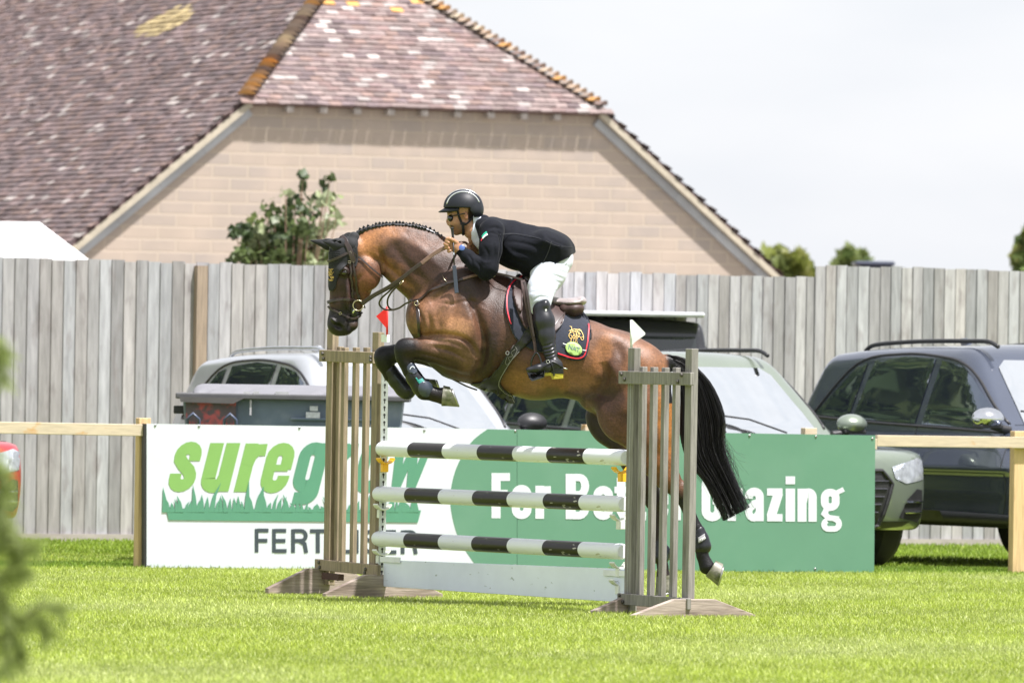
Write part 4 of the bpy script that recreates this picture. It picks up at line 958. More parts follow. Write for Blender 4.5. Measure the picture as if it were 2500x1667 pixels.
mb = MB(); mb.add([(wx(440), DW-.09, P(440, 968, DW).z), (wx(600), DW-.09, P(600, 971, DW).z), (wx(572), DW-.09, P(560, 985, DW).z), (wx(444), DW-.09, P(440, 981, DW).z)], [(0, 1, 2, 3)]); mb.build('lip', mat('container lip', (.09, .085, .085), .6), wc).modifiers.new('t', 'SOLIDIFY').thickness = .03
mb = MB(); mb.add([(wx(455), DW-.022, zt-.02), (wx(578), DW-.022, zt-.02), (wx(578), DW-.022, .6), (wx(460), DW-.022, .6)], [(0, 1, 2, 3)]); mb.build('side_panel', mat('worn panel', (.13, .10, .11), .6, col2=(.50, .11, .11), c2scale=9, c2pos=(.52, .60)), wc)
# domed lid with pressed ribs
s = SDF((wx(455), DW-.1, zt), (wx(1005), DW+1.15, zl+.15), .02)
xa, xb = wx(468), wx(990); hl_ = zl-zt
s.func(lambda x, y, z: smx(smx(np.maximum(xa-x, x-xb)+.0, z-(zt+hl_*np.sqrt(np.clip(1-((y-DW-.52)/.6)**2, 0, 1))-.016*(1+0*x)*(np.sin((x-y*.5)*22) > .8)*(y < DW+.45)), .08), (zt+.01)-z, .01), .01)
lid = put('lid', s.mesh('lid'), lidm, wc)
mb = MB(); mb.tube([(wx(596), DW-.06, P(600, 968, DW).z), (wx(800), DW-.06, P(800, 973, DW).z)], .006, 6)
for a in (604, 627, 690): mb.box((wx(a), DW-.05, P(a, 966, DW).z+.01), (.022 if a < 650 else .05, .02, .02))
mb.box((wx(614), DW-.05, P(614, 990, DW).z), (.007, .012, .07)); mb.build('lid_hinge', mat('hinge grey', (.42, .42, .44), .5), wc)
mb = MB(); mb.box((wx(766), DW-.02, P(766, 1013, DW).z), (.052, .006, .022)); mb.box((wx(768), DW-.02, P(768, 997, DW).z), (.03, .006, .018)); mb.build('label_plate', mat('pale label', (.62, .64, .66), .5, var=.2, vscale=60), wc)
for a in (475, 565):
    mb = MB(); mb.tube([(wx(a-14), DW-.03, zt-.33), (wx(a-14), DW-.12, zt-.16), (wx(a), DW-.13, zt-.12), (wx(a+14), DW-.12, zt-.16), (wx(a+14), DW-.03, zt-.33)], .012, 8); mb.build('handle', mat('handle blue', (.08, .10, .16), .4), wc, smooth=True)
mb = MB(); mb.box((wx(443), DW+.2, P(443, 1000, DW).z), (.06, .05, .03)); mb.build('lifting_lug', blk, wc, bevel=.008)
for xx in (x0+.25, x1-.25):
    for yy in (DW+.2, DW+.85):
        mb = MB(); mb.lathe((xx, yy, .1), (1, 0, 0), [(-.025, .1), (.025, .1)], 16); mb.box((xx, yy, .17), (.03, .05, .03)); mb.build('castor', blk, wc)

# ================================================================ THE JUMP
JA = Vector((P(935, 900, 54.4).x, 54.4, 0)); JB = Vector((P(1548, 900, 51.75).x, 51.75, 0)); jd = (JB-JA).normalized(); jn = Vector((jd.y, -jd.x, 0))
if jn.y > 0: jn = -jn
JX = (jd, jn, Vector((0, 0, 1)))
def onj(px, py, off=0.0):
    o_ = JA+jn*off; d = ray(px, py); t = ((o_-CAM).dot(jn))/d.dot(jn); return CAM+d*t
def vbar(mb, px, ytop, ybot, a, b, off):
    t = onj(px, ytop, off); u = onj(px, ybot, off); mb.box(Vector((t.x, t.y, (t.z+u.z)/2)), (a, b, (t.z-u.z)/2), JX)
def hbar(mb, p0, p1, h, b, off):
    A = onj(p0[0], p0[1], off); B = onj(p1[0], p1[1], off); ax = (B-A).normalized(); mb.box((A+B)/2, ((B-A).length/2, b, h/2), (ax, jn, ax.cross(jn)*-1))
def foot(mb, c, ln, h, th, drop=0.0):
    z = drop; p = [c+jn*(ln/2)+Vector((0, 0, z)), c-jn*(ln/2)+Vector((0, 0, z)), c-jn*(ln/2)+Vector((0, 0, z+h*.22)), c-jn*(ln*.16)+Vector((0, 0, z+h)), c+jn*(ln*.16)+Vector((0, 0, z+h)), c+jn*(ln/2)+Vector((0, 0, z+h*.22))]
    mb.prism([a-jd*th/2 for a in p], jd*th)
wl = thing('jump_wing', 'tan weathered slatted jump wing on the left with a red flag', 'jump wing', JA, group='jump wings')
wr = thing('jump_wing', 'grey weathered slatted jump wing with a white flag, in front of the hind legs', 'jump wing', JB, group='jump wings')
def part(name, fn_, m, par, bevel=.004):
    mb = MB(); fn_(mb); return mb.build(name, m, par, bevel=bevel)
part('post', lambda b: vbar(b, 813, 803, 1428, .037, .024, 0), wood_wingL, wl); part('post', lambda b: vbar(b, 924, 811, 1425, .037, .024, 0), wood_wingL, wl)
for x in (843, 846+24, 896): part('slat', lambda b: vbar(b, x, 848, 1382, .022, .016, .0), wood_wingL, wl)
part('slat', lambda b: vbar(b, 828+3, 846, 1380, .020, .016, -.02), wood_wingL, wl)
part('crossbar', lambda b: hbar(b, (783, 868), (915, 874), .075, .014, .045), wood_wingL, wl); part('crossbar', lambda b: hbar(b, (773, 1377), (925, 1392), .07, .016, .045), wood_wingL, wl)
def gz(px, off=0): p = onj(px, 1400, off); return Vector((p.x, p.y, 0))
part('foot_board', lambda b: foot(b, gz(924)+jd*.06, .86, .155, .045, .0), wood_foot, wl); part('foot_board', lambda b: foot(b, gz(800)-jd*.03, .86, .165, .045, .01), wood_foot, wl)
PL = gz(924); tc_ = PL+jd*.0405
def track(c, z0, z1, par, sg):
    mb = MB(); mb.box(c+Vector((0, 0, (z0+z1)/2)), (.003, .024, (z1-z0)/2), JX); mb.build('cup_track', metal_z, par)
    mb = MB(); z = z1-.04; f = c+jd*(.0036*sg)
    while z > z0+.03:
        e = Vector((0, 0, z)); mb.add([f+e+jn*(.0085*math.cos(R(a)))+Vector((0, 0, .0085*math.sin(R(a))+.006)) for a in range(-60, 241, 30)]+[f+e-jn*.0035-Vector((0, 0, .018)), f+e+jn*.0035-Vector((0, 0, .018))], [tuple(range(13))]); z -= .0475
    mb.build('keyholes', dark_hole, par)
track(tc_, .04, onj(937, 890).z, wl, 1)
mb = MB(); hbar(mb, (792, 1405), (833, 1409), .04, .02, .055); mb.build('bracket', mat('rusty bracket', (.09, .05, .04), .7, .4), wl)
def bolts(name, pl, par, off):
    mb = MB()
    for x, y in pl: mb.lathe(onj(x, y, off), jn, [(0, .012), (.008, .012), (.011, .006)], 8)
    mb.build(name, mat('bolt head', (.12, .11, .10), .5, .6), par)
bolts('bolts', [(788, 863), (790, 876), (905, 872), (905, 880), (779, 1372), (781, 1384), (893, 1389), (891, 1398), (804, 1413), (826, 1413)], wl, .062)
mb = MB(); c = onj(941, 826, .05); mb.box(c, (.036, .01, .024), JX); mb.build('number_plate', mat('plate card', (.72, .78, .76), .5), wl)
# right wing
part('post', lambda b: vbar(b, 1549, 849, 1505, .037, .024, 0), wood_wing, wr); part('post', lambda b: vbar(b, 1689.5, 851, 1492, .037, .024, .0), wood_wing, wr)
for x, y0 in ((1571, 895), (1597.5, 896), (1625, 897), (1652, 897)): part('slat', lambda b: vbar(b, x, y0, 1458, .020, .018, -.012), wood_wing, wr)
part('crossbar', lambda b: hbar(b, (1514, 921), (1690, 925), .078, .014, .05), wood_wing, wr); part('crossbar', lambda b: hbar(b, (1511, 1461), (1683, 1474), .068, .014, .05), wood_wing, wr)
part('foot_board', lambda b: foot(b, gz(1689.5)+jd*.02, .88, .125, .045, -.012), wood_foot, wr); part('foot_board', lambda b: foot(b, gz(1549)-jd*.05+jn*-.08, .72, .12, .045, -.01), wood_foot, wr)
mb = MB(); hbar(mb, (1531, 1501), (1574, 1504), .045, .02, .055); mb.build('bracket', MATS['rusty bracket'], wr)
track(gz(1549)-jd*.0405, .04, onj(1549, 905).z, wr, -1)
bolts('bolts', [(1517, 913), (1525, 926), (1664, 915), (1655, 932), (1513, 1452), (1521, 1468), (1661, 1462), (1651, 1475), (1541, 1501), (1567, 1502)], wr, .066)
bolts('bolts', [(1678, 1518), (1710, 1518)], wr, .47)
# flags
def flag(px, ybase, ytop, D, poly, m, label, stick, dshift):
    f = thing('boundary_flag', label, 'flag', P(px, ybase, D), group='boundary flags on the jump wings')
    mb = MB(); mb.tube([P(px, ybase, D), P(px, ytop, D)], .007 if stick else .008, 8); mb.build('stick', m, f, smooth=True)
    mb = MB(); r_ = [P(x, y, D) for x, y in poly]; mb.prism([p+Vector((0, -.006, 0)) for p in r_], (0, .005, 0)); mb.build('pennant', m, f)
redm = mat('red plastic', (.80, .035, .03), .4, transl=.2); whm = mat('flag white', (.78, .82, .78), .5)
flag(945, 822, 748, 54.25, [(947, 748), (918, 772), (944, 802)], redm, 'small red pennant flag on top of the left jump wing', 1, 0)
flag(1541.5, 850, 781, 51.8, [(1540, 781), (1545, 781), (1575, 812), (1575, 817), (1549, 836), (1540, 846)], whm, 'small white triangular flag on top of the right jump wing', 0, 0)
# poles
def pole_mat(name, bands):
    m = bpy.data.materials.new(name); m.use_nodes = True; nt = m.node_tree; b = nt.nodes['Principled BSDF']; l = nt.links.new
    tc = nt.nodes.new('ShaderNodeTexCoord'); sp = nt.nodes.new('ShaderNodeSeparateXYZ'); l(tc.outputs['Object'], sp.inputs[0])
    cr = nt.nodes.new('ShaderNodeValToRGB'); cr.color_ramp.interpolation = 'CONSTANT'; e = cr.color_ramp.elements; e[0].position = 0; e[0].color = (0, 0, 0, 1); e[1].position = bands[0][0]; e[1].color = (1, 1, 1, 1)
    pos = [(bands[0][1], 0)]+[v for a, c in bands[1:] for v in ((a, 1), (c, 0))]
    for p_, v_ in pos: k = e.new(p_); k.color = (v_, v_, v_, 1)
    nz = nt.nodes.new('ShaderNodeTexNoise'); nz.inputs['Scale'].default_value = 22; nz.inputs['Detail'].default_value = 5; mp = nt.nodes.new('ShaderNodeMapping'); mp.inputs['Scale'].default_value = (.35, 2, 2); l(tc.outputs['Object'], mp.inputs[0]); l(mp.outputs[0], nz.inputs[0])
    l(sp.outputs[0], cr.inputs[0])
    chip = nt.nodes.new('ShaderNodeMapRange'); chip.inputs[1].default_value = .66; chip.inputs[2].default_value = .69; l(nz.outputs[0], chip.inputs[0])
    m1 = nt.nodes.new('ShaderNodeMixRGB'); m1.inputs[1].default_value = (.74, .76, .80, 1); m1.inputs[2].default_value = (.014, .011, .009, 1); l(cr.outputs[0], m1.inputs[0])
    m2 = nt.nodes.new('ShaderNodeMixRGB'); l(chip.outputs[0], m2.inputs[0]); l(m1.outputs[0], m2.inputs[1]); m2.inputs[2].default_value = (.45, .43, .38, 1); l(m2.outputs[0], b.inputs['Base Color']); b.inputs['Roughness'].default_value = .36; b.inputs['Specular IOR Level'].default_value = .25
    b.inputs['Coat Weight'].default_value = .08
    n2 = nt.nodes.new('ShaderNodeTexNoise'); n2.inputs['Scale'].default_value = 9; l(mp.outputs[0], n2.inputs[0]); bp = nt.nodes.new('ShaderNodeBump'); bp.inputs['Strength'].default_value = .35; bp.inputs['Distance'].default_value = .01; l(n2.outputs[0], bp.inputs['Height']); l(bp.outputs[0], b.inputs['Normal'])
    return m
def pole(label, pa, pb, bands, ho=.0):
    A = onj(pa[0], pa[1], ho); B = onj(pb[0], pb[1], ho); ln = (B-A).length; ax = (B-A).normalized()
    mb = MB(); mb.lathe((0, 0, 0), (1, 0, 0), [(0, .032), (.012, .045), (.03, .0485)]+[(ln*t/8, .0485) for t in range(1, 8)]+[(ln-.02, .0485), (ln-.006, .045), (ln, .04)], 28)
    # fraction along the pole of a photo x (perspective along the receding line)
    def fr(px): p = onj(px, (pa[1]+pb[1])/2, ho); return max(0.0005, (p-A).dot(ax)/ln)
    bd = [(fr(a), fr(c)) for a, c in bands]
    m = pole_mat('pole paint', bd); o = mb.build('jump_pole', m, None, smooth=True, auto=40)
    # object x in metres: rescale so ramp 0..1 covers the pole
    sc = m.node_tree.nodes.new('ShaderNodeMath'); sc.operation = 'DIVIDE'; sc.inputs[1].default_value = ln
    spn = [n for n in m.node_tree.nodes if n.type == 'SEPXYZ'][0]; crn = [n for n in m.node_tree.nodes if n.type == 'VALTORGB'][0]
    m.node_tree.links.new(spn.outputs[0], sc.inputs[0]); m.node_tree.links.new(sc.outputs[0], crn.inputs[0])
    Z = Vector((0, 0, 1)); Z = (Z-ax*Z.dot(ax)).normalized(); Y = Z.cross(ax); M = Matrix((ax, Y, Z)).transposed().to_4x4(); M.translation = A; o.matrix_world = M
    tag(o, label, 'pole', 'striped poles of the jump'); return A, B
pole('top black and white striped pole, resting in yellow cups', (929, 1095), (1529, 1117), [(1009, 1092), (1178, 1264), (1349, 1437)])
pole('middle black and white striped pole of the jump', (921, 1205), (1524, 1230), [(1002, 1083), (1166, 1251), (1340, 1427)])
pole('lowest black and white striped pole, just above the white plank', (919, 1314), (1522, 1346), [(1000, 1083), (1166, 1253), (1338, 1426)])
# plank
A = onj(936, 1366, .01); B = onj(1524, 1388, .01); C_ = onj(1524, 1470, .01); D_ = onj(936, 1431, .01)
pk = thing('jump_plank', 'pale bluish white painted plank at the bottom of the jump', 'plank', (A+D_)/2)
plm = mat('plank paint', (.76, .81, .92), .45, var=.06, vscale=3, col2=(.42, .46, .47), c2scale=24, c2pos=(.68, .72), c2stretch=(.6, .6, 1.6))
mb = MB(); mb.prism([A, B, C_, D_], -jn*.02); mb.build('board', plm, pk, bevel=.003)
for x0_, x1_, y0_, y1_ in ((928, 977, 1360, 1369), (1474, 1528, 1393, 1402)):
    mb = MB(); hbar(mb, (x0_, (y0_+y1_)/2), (x1_, (y0_+y1_)/2+2), .035, .004, .0165); mb.build('hanger', mat('hanger white', (.76, .78, .82), .4), pk, bevel=.001)
# cups
ylw = mat('yellow plastic', (.85, .46, .02), .35); wcup = mat('cream plastic', (.70, .72, .66), .4)
def cup(px, py, m, label, sgn):
    c = onj(px, py, .0); cp = thing('pole_cup', label, 'jump cup', c, group='cups holding the poles')
    mb = MB(); n = 10; top = []; th = .006
    for k in range(n+1):
        a = R(205+130*k/n); top.append((math.cos(a)*.062, math.sin(a)*.058+.004))
    outer = [c+jn*x+Vector((0, 0, z)) for x, z in top]; inner = [c+jn*x*.88+Vector((0, 0, z+.008)) for x, z in top]
    mb.prism([p-jd*.03*0 for p in outer]+inner[::-1], jd*(.055*sgn)); mb.build('tray', m, cp, bevel=.001)
    mb = MB(); mb.box(c-Vector((0, 0, .078))+jd*.012*sgn, (.02, .022, .026), JX); mb.build('pin', m, cp, bevel=.003)
for px, py, m_, l, s in ((936, 1112, ylw, 'yellow cup under the left end of the top pole', 1), (1522, 1134, ylw, 'yellow cup under the right end of the top pole', -1), (929, 1224, wcup, 'cream cup under the left end of the middle pole', 1), (1518, 1250, wcup, 'cream cup under the right end of the middle pole', -1),
                        (926, 1335, wcup, 'cream cup under the left end of the lowest pole', 1), (1517, 1366, wcup, 'cream cup under the right end of the lowest pole', -1), (925, 1388, wcup, 'cream cup holding the left end of the white plank', 1), (1516, 1408, wcup, 'cream cup holding the right end of the white plank', -1)):
    cup(px, py, m_, l, s)
# ================================================================ HORSE
def chain(s, pts, k=8, sy=1.0, op='u'):
    for a, b in zip(pts[:-1], pts[1:]): s.cap(q(*a[:3]), q(*b[:3]), a[3]/HS, b[3]/HS, k/HS, sy, op)
def blob(s, px, py, dy, rx, ry, rz, k=10, ang=0, yaw=0, op='u'):     # rx, rz in photo px, ry (depth) in metres
    s.ell(q(px, py, dy), (rx/HS, ry, rz/HS), k/HS, ang, yaw, op)
def bounds(x0, x1, y0, y1, d0, d1):
    a = q(x0, y1, d0); b = q(x1, y0, d1); return (a.x, HD+d0, a.z), (b.x, HD+d1, b.z)
lo, hi = bounds(770, 1800, 520, 1475, -.42, .42)
s = SDF(lo, hi, .0075)
# trunk
chain(s, [(1080, 768, 0, 88), (1140, 799, 0, 130), (1225, 822, 0, 132), (1320, 857, 0, 113), (1420, 878, 0, 96), (1500, 905, 0, 97), (1540, 932, 0, 97)], 12, .90)
blob(s, 1205, 745, 0, 70, .15, 76, 25, -8)                      # withers
blob(s, 1300, 880, 0, 110, .305, 92, 20, -8)                    # barrel
blob(s, 1545, 915, -.09, 92, .17, 86, 20, -20); blob(s, 1545, 915, .09, 92, .17, 86, 20, -20)      # croup halves
blob(s, 1490, 838, -.12, 48, .08, 30, 22, -18); blob(s, 1490, 838, .12, 48, .08, 30, 22, -18)   # points of hip
blob(s, 1580, 1000, -.115, 62, .125, 105, 22, 6); blob(s, 1565, 985, .115, 60, .12, 100, 22, 6)  # buttocks
# neck
for a, b in zip(*(lambda c: (c[:-1], c[1:]))([(1135, 742, 0, 104), (1078, 684, 0, 86), (1033, 648, 0, 73), (985, 625, 0, 64), (942, 611, 0, 54), (905, 609, 0, 46)])):
    s.cap(q(*a[:3]), q(*b[:3]), a[3]/HS, b[3]/HS, .03, .52+.12*(a[0] > 1060))
blob(s, 1030, 585, 0, 75, .045, 26, 22, -14); blob(s, 945, 566, 0, 55, .035, 16, 16, 4)
blob(s, 985, 690, 0, 60, .07, 22, 16, -43)                      # windpipe / under neck
blob(s, 1040, 775, -.07, 47, .12, 52, 14, -15); blob(s, 1040, 775, .07, 47, .12, 52, 14, -15)      # breast
# shoulder, triceps, elbow (near and far)
for sg in (-1, 1):
    blob(s, 1115, 735, sg*.165, 62, .075, 92, 26, -38)
    blob(s, 1135, 815, sg*.20, 62, .085, 66, 16, -10)
    blob(s, 1060, 785, sg*.17, 42, .08, 44, 14, 20)
# head
chain(s, [(862, 612, 0, 40), (845, 628, 0, 40), (838, 690, 0, 34), (834, 740, 0, 29), (829, 775, 0, 26), (828, 792, 0, 25)], 6, .80)
chain(s, [(888, 660, 0, 42), (874, 712, 0, 29), (862, 748, 0, 21), (858, 786, 0, 15)], 8, .70)
blob(s, 890, 668, -.045, 40, .05, 44, 8, 20); blob(s, 890, 668, .045, 40, .05, 44, 8, 20)        # cheeks
blob(s, 828, 792, 0, 28, .062, 27, 10); blob(s, 845, 806, 0, 15, .045, 12, 8); blob(s, 861, 793, 0, 13, .038, 14, 7)
blob(s, 840, 662, -.085, 15, .028, 12, 8, -20); blob(s, 840, 662, .085, 15, .028, 12, 8, -20)      # brow over the eye
blob(s, 842, 666, -.112, 8, .014, 6.5, 3, -15, op='s'); blob(s, 842, 666, .112, 8, .014, 6.5, 3, -15, op='s')
blob(s, 826, 796, -.062, 13, .022, 6.5, 5, -38, op='s'); blob(s, 826, 796, .062, 13, .022, 6.5, 5, -38, op='s')
blob(s, 816, 783, -.052, 12, .018, 4, 4, -40)
chain(s, [(855, 777, -.075, 2.5), (846, 796, -.075, 2.5), (850, 812, -.07, 2)], 4, 1, 's')
blob(s, 862, 700, -.095, 30, .02, 3.5, 8, 55, op='s')
blob(s, 850, 720, -.075, 6, .018, 40, 10, 4)                    # facial crest
# far foreleg
chain(s, [(1120, 850, .15, 45), (1060, 862, .15, 34), (990, 858, .16, 24), (945, 866, .17, 22)], 8, .85)
blob(s, 937, 875, .17, 25, .055, 30, 8, 20); blob(s, 944, 893, .17, 15, .04, 16, 8)
chain(s, [(937, 888, .17, 19), (952, 915, .175, 16), (975, 940, .18, 16.5), (990, 953, .18, 20)], 6, .8)
chain(s, [(990, 953, .18, 19), (1020, 944, .18, 13), (1043, 938, .18, 14)], 6, .85)
# near foreleg
chain(s, [(1150, 862, -.16, 50), (1105, 858, -.17, 42), (1050, 853, -.18, 32), (1005, 851, -.185, 25)], 7, .85)
blob(s, 1136, 866, -.18, 40, .082, 41, 12, 20); blob(s, 1100, 846, -.185, 46, .07, 26, 10, -6)
blob(s, 990, 853, -.185, 27, .052, 28, 8, -30); blob(s, 1000, 872, -.185, 13, .035, 15, 6)
chain(s, [(986, 872, -.185, 20), (1002, 906, -.185, 17), (1020, 937, -.185, 17), (1036, 954, -.185, 21.5)], 6, .8)
chain(s, [(1038, 955, -.185, 20), (1062, 963, -.185, 16.5), (1080, 966, -.185, 21)], 6, .85)
# hind legs: near (ends right), far (ends lower left)
for sg, pts in ((-1, [(1560, 990, -.13, 78), (1580, 1060, -.13, 60), (1600, 1120, -.12, 42), (1628, 1165, -.11, 29), (1655, 1197, -.105, 21)]),
                (1, [(1520, 985, .13, 74), (1535, 1055, .13, 56), (1556, 1120, .13, 41), (1578, 1180, .13, 28), (1597, 1225, .13, 22)])):
    chain(s, pts, 12, .72)
blob(s, 1512, 1020, -.145, 52, .09, 66, 18, 30); blob(s, 1478, 1035, .14, 42, .09, 62, 16, 32)    # stifles
blob(s, 1470, 985, .0, 45, .16, 28, 20, -25)
blob(s, 1662, 1196, -.105, 19, .042, 24, 7, -30); blob(s, 1604, 1228, .13, 19, .042, 25, 7, 5)
chain(s, [(1664, 1210, -.105, 17), (1682, 1250, -.10, 14), (1700, 1290, -.10, 14.5), (1712, 1330, -.10, 19)], 6, .85)
chain(s, [(1712, 1332, -.10, 18), (1714, 1355, -.10, 14), (1725, 1382, -.10, 19)], 6, .9)
chain(s, [(1606, 1245, .13, 16), (1609, 1300, .13, 13), (1613, 1350, .13, 18)], 6, .85)
chain(s, [(1613, 1352, .13, 17), (1619, 1384, .13, 13), (1620, 1405, .13, 17)], 6, .9)
blob(s, 1445, 985, 0, 26, .06, 18, 14, -15)
blob(s, 1445, 990, -.03, 12, .05, 9, 6, -15)
# tail dock
chain(s, [(1592, 890, 0, 20), (1630, 884, 0, 18), (1668, 896, 0, 17), (1700, 925, 0, 20), (1722, 960, 0, 22)], 8, .7)
body_me = s.mesh('horse_body')
grooves(body_me, [([(1022, 824), (1070, 817), (1120, 822), (1150, 842), (1165, 870)], 6, .016), ([(1158, 912), (1178, 880), (1180, 825), (1162, 760), (1140, 715)], 11, .024), ([(1185, 915), (1200, 880), (1205, 820)], 16, -.008),
  ([(1105, 695), (1072, 722), (1046, 740)], 12, .016), ([(1058, 848), (1100, 858), (1140, 880)], 4, .006), ([(1020, 862), (1060, 872), (1100, 884)], 4, .006), ([(1040, 838), (1090, 842), (1130, 856)], 5, -.005),
  ([(1452, 965), (1476, 925), (1472, 880)], 13, .018), ([(1606, 900), (1600, 960), (1594, 1040), (1600, 1110)], 9, .010), ([(1120, 710), (1108, 760), (1098, 800)], 10, .007), ([(1090, 745), (1070, 775), (1072, 806)], 8, .007), ([(1060, 735), (1100, 742), (1150, 732), (1180, 745)], 4, .004),
  ([(955, 590), (990, 640), (1040, 690)], 12, .007), ([(905, 625), (950, 655), (1000, 700)], 7, .008), ([(925, 600), (960, 580), (1010, 590)], 14, -.006), ([(935, 668), (935, 640), (925, 610)], 6, .012), ([(1000, 590), (1040, 620), (1080, 660)], 12, -.005),
  ([(858, 706), (880, 724), (890, 745)], 3, .003), ([(848, 700), (850, 725), (848, 750)], 3.5, -.004), ([(872, 780), (856, 784), (848, 783)], 1.8, .005), ([(1240, 930), (1320, 958), (1400, 962)], 12, .005), ([(1330, 900), (1380, 940), (1420, 960)], 9, .005),
  ([(1500, 835), (1520, 880), (1500, 940)], 12, .007), ([(1540, 860), (1560, 920), (1545, 990)], 14, .006), ([(1300, 900), (1330, 880), (1370, 890)], 10, -.004), ([(1480, 880), (1510, 920), (1500, 980)], 12, -.006), ([(1045, 765), (1052, 800), (1048, 825)], 6, .010), ([(1012, 745), (1030, 780), (1030, 815)], 5, .008)])
V = verts(body_me); px, py = to_px(V); dyy = V[:, 1]-HD
col = np.tile(np.array([.11, .057, .034]), (len(V), 1)).astype(np.float32)
rn = np.random.default_rng(3)
def noise_px(x, y, sc, seed):   # cheap smooth noise
    r_ = np.random.default_rng(seed); o_ = np.zeros_like(x)
    for k in range(7):
        a = r_.random()*6.283; f = (1+k*.6)/sc; o_ += np.sin((x*np.cos(a)+y*np.sin(a))*f+r_.random()*6.283)/(1+k*.5)
    return o_/3
jx = px+14*noise_px(px, py, 18, 1); jy = py+14*noise_px(px, py, 15, 2)
def paintblob(cx, cy, rx, ry, ang, c, w_=1.0, soft=.45, cond=None):
    a = R(ang); X = (jx-cx)*math.cos(a)+(jy-cy)*math.sin(a); Y = -(jx-cx)*math.sin(a)+(jy-cy)*math.cos(a)
    d = np.sqrt((X/rx)**2+(Y/ry)**2); t = np.clip((1+soft-d)/(2*soft), 0, 1); t = t*t*(3-2*t)*w_
    if cond is not None: t = t*cond
    global col; col = col*(1-t[:, None])+np.array(c)*t[:, None]
TAN = (.40, .205, .10); ORG = (.28, .125, .045); DK = (.030, .017, .013); BK = (.0042, .0042, .0058); MID = (.17, .085, .045)
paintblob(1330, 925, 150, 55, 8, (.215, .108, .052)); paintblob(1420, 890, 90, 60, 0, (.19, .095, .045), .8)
paintblob(1130, 795, 70, 48, 10, TAN, .9); paintblob(1095, 740, 60, 32, -20, (.22, .12, .075), .85); paintblob(1038, 785, 45, 55, 0, (.24, .125, .065), .85)  # tan patches paint the sunlit shoulder highlight into the bay coat
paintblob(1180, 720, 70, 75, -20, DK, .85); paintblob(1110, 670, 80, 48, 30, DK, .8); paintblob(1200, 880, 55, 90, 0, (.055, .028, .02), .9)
paintblob(925, 582, 50, 24, -15, (.50, .25, .11), .9); paintblob(900, 605, 24, 40, 0, (.42, .20, .08), .85); paintblob(1000, 585, 60, 16, 8, (.20, .12, .09), .7); paintblob(935, 630, 50, 12, 38, (.22, .10, .04), .7)
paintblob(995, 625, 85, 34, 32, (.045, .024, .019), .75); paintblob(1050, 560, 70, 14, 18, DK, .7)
paintblob(968, 672, 48, 9, 42, (.30, .15, .07), .7)
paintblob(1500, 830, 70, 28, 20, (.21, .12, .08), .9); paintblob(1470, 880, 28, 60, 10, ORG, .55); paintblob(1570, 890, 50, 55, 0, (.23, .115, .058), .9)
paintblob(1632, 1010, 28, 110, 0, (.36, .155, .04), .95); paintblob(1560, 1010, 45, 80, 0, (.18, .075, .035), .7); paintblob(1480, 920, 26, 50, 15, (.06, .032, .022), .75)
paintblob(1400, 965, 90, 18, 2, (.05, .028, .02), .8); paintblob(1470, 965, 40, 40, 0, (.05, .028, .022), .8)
paintblob(1100, 860, 70, 36, 0, (.12, .068, .045), .9); paintblob(1080, 838, 48, 10, -3, (.22, .13, .085), .8)
paintblob(1620, 1130, 30, 50, -20, (.24, .095, .03), .7)
paintblob(1150, 858, 34, 40, 0, (.16, .092, .06), .8); paintblob(1192, 850, 16, 80, 8, (.028, .016, .013), .85); paintblob(1165, 790, 30, 60, 15, (.09, .045, .028), .7)  # dark patches here and below paint elbow and thigh shading into the coat
paintblob(1505, 985, 24, 60, -28, (.05, .026, .018), .75); paintblob(1478, 855, 20, 40, 15, (.30, .15, .07), .7); paintblob(1510, 890, 16, 60, 5, (.08, .04, .025), .7); paintblob(1552, 950, 26, 90, 0, (.21, .10, .05), .7)
paintblob(1345, 930, 120, 26, 4, (.26, .135, .065), .7); paintblob(1300, 880, 60, 30, 0, (.11, .055, .032), .6); paintblob(1120, 800, 34, 26, 0, (.46, .26, .15), .7); paintblob(1075, 745, 30, 16, -30, (.24, .14, .10), .5)
# head
paintblob(893, 690, 30, 42, 15, (.20, .085, .045), .9); paintblob(835, 715, 28, 45, 0, (.040, .021, .017), .85); paintblob(850, 700, 22, 20, 0, (.03, .016, .014), .7)
paintblob(835, 785, 52, 42, 0, (.014, .012, .0125), 1, .25); paintblob(842, 668, 20, 16, 0, (.02, .014, .012), .8); paintblob(826, 796, 12, 6, 38, (.003, .003, .003), 1, .3); paintblob(868, 795, 9, 14, 20, (.08, .055, .045), .7, .5)
paintblob(838, 658, 24, 12, 0, (.022, .012, .010), .9)
# black points, then lower-body shading painted on far thigh and belly
def limb(pts, rad, c, w_=1, soft=.3, cond=None):
    global col
    dm = np.full(len(px), 1e9)
    for a, b in zip(pts[:-1], pts[1:]):
        ax_, ay_ = a; bx, by = b; dx, dy_ = bx-ax_, by-ay_; t = np.clip(((px-ax_)*dx+(py-ay_)*dy_)/(dx*dx+dy_*dy_), 0, 1); dm = np.minimum(dm, np.hypot(px-ax_-t*dx, py-ay_-t*dy_))
    t = np.clip((1+soft-dm/rad)/(2*soft), 0, 1)*w_
    if cond is not None: t = t*cond
    col = col*(1-t[:, None])+np.array(c)*t[:, None]
nearf = dyy < -.06; farf = dyy > .05
limb([(950, 860), (985, 855)], 46, BK, 1, .45, (px < 1075)*(py > 815)); limb([(980, 880), (1085, 965)], 46, BK, 1, .2, py > 870); limb([(930, 860), (990, 960)], 50, BK, 1, .3, py > 830)
limb([(1000, 866), (1110, 893)], 15, DK, .7, .6, py > 820)
fl_ = np.clip((jy-1185)/35, 0, 1)[:, None]*(px > 1560)[:, None]; col = col*(1-fl_)+np.array(BK)*fl_
far_in = (farf*(py > 975)*(px > 1420)*.95)[:, None]; col = col*(1-far_in)+np.array((.022, .013, .011))*far_in
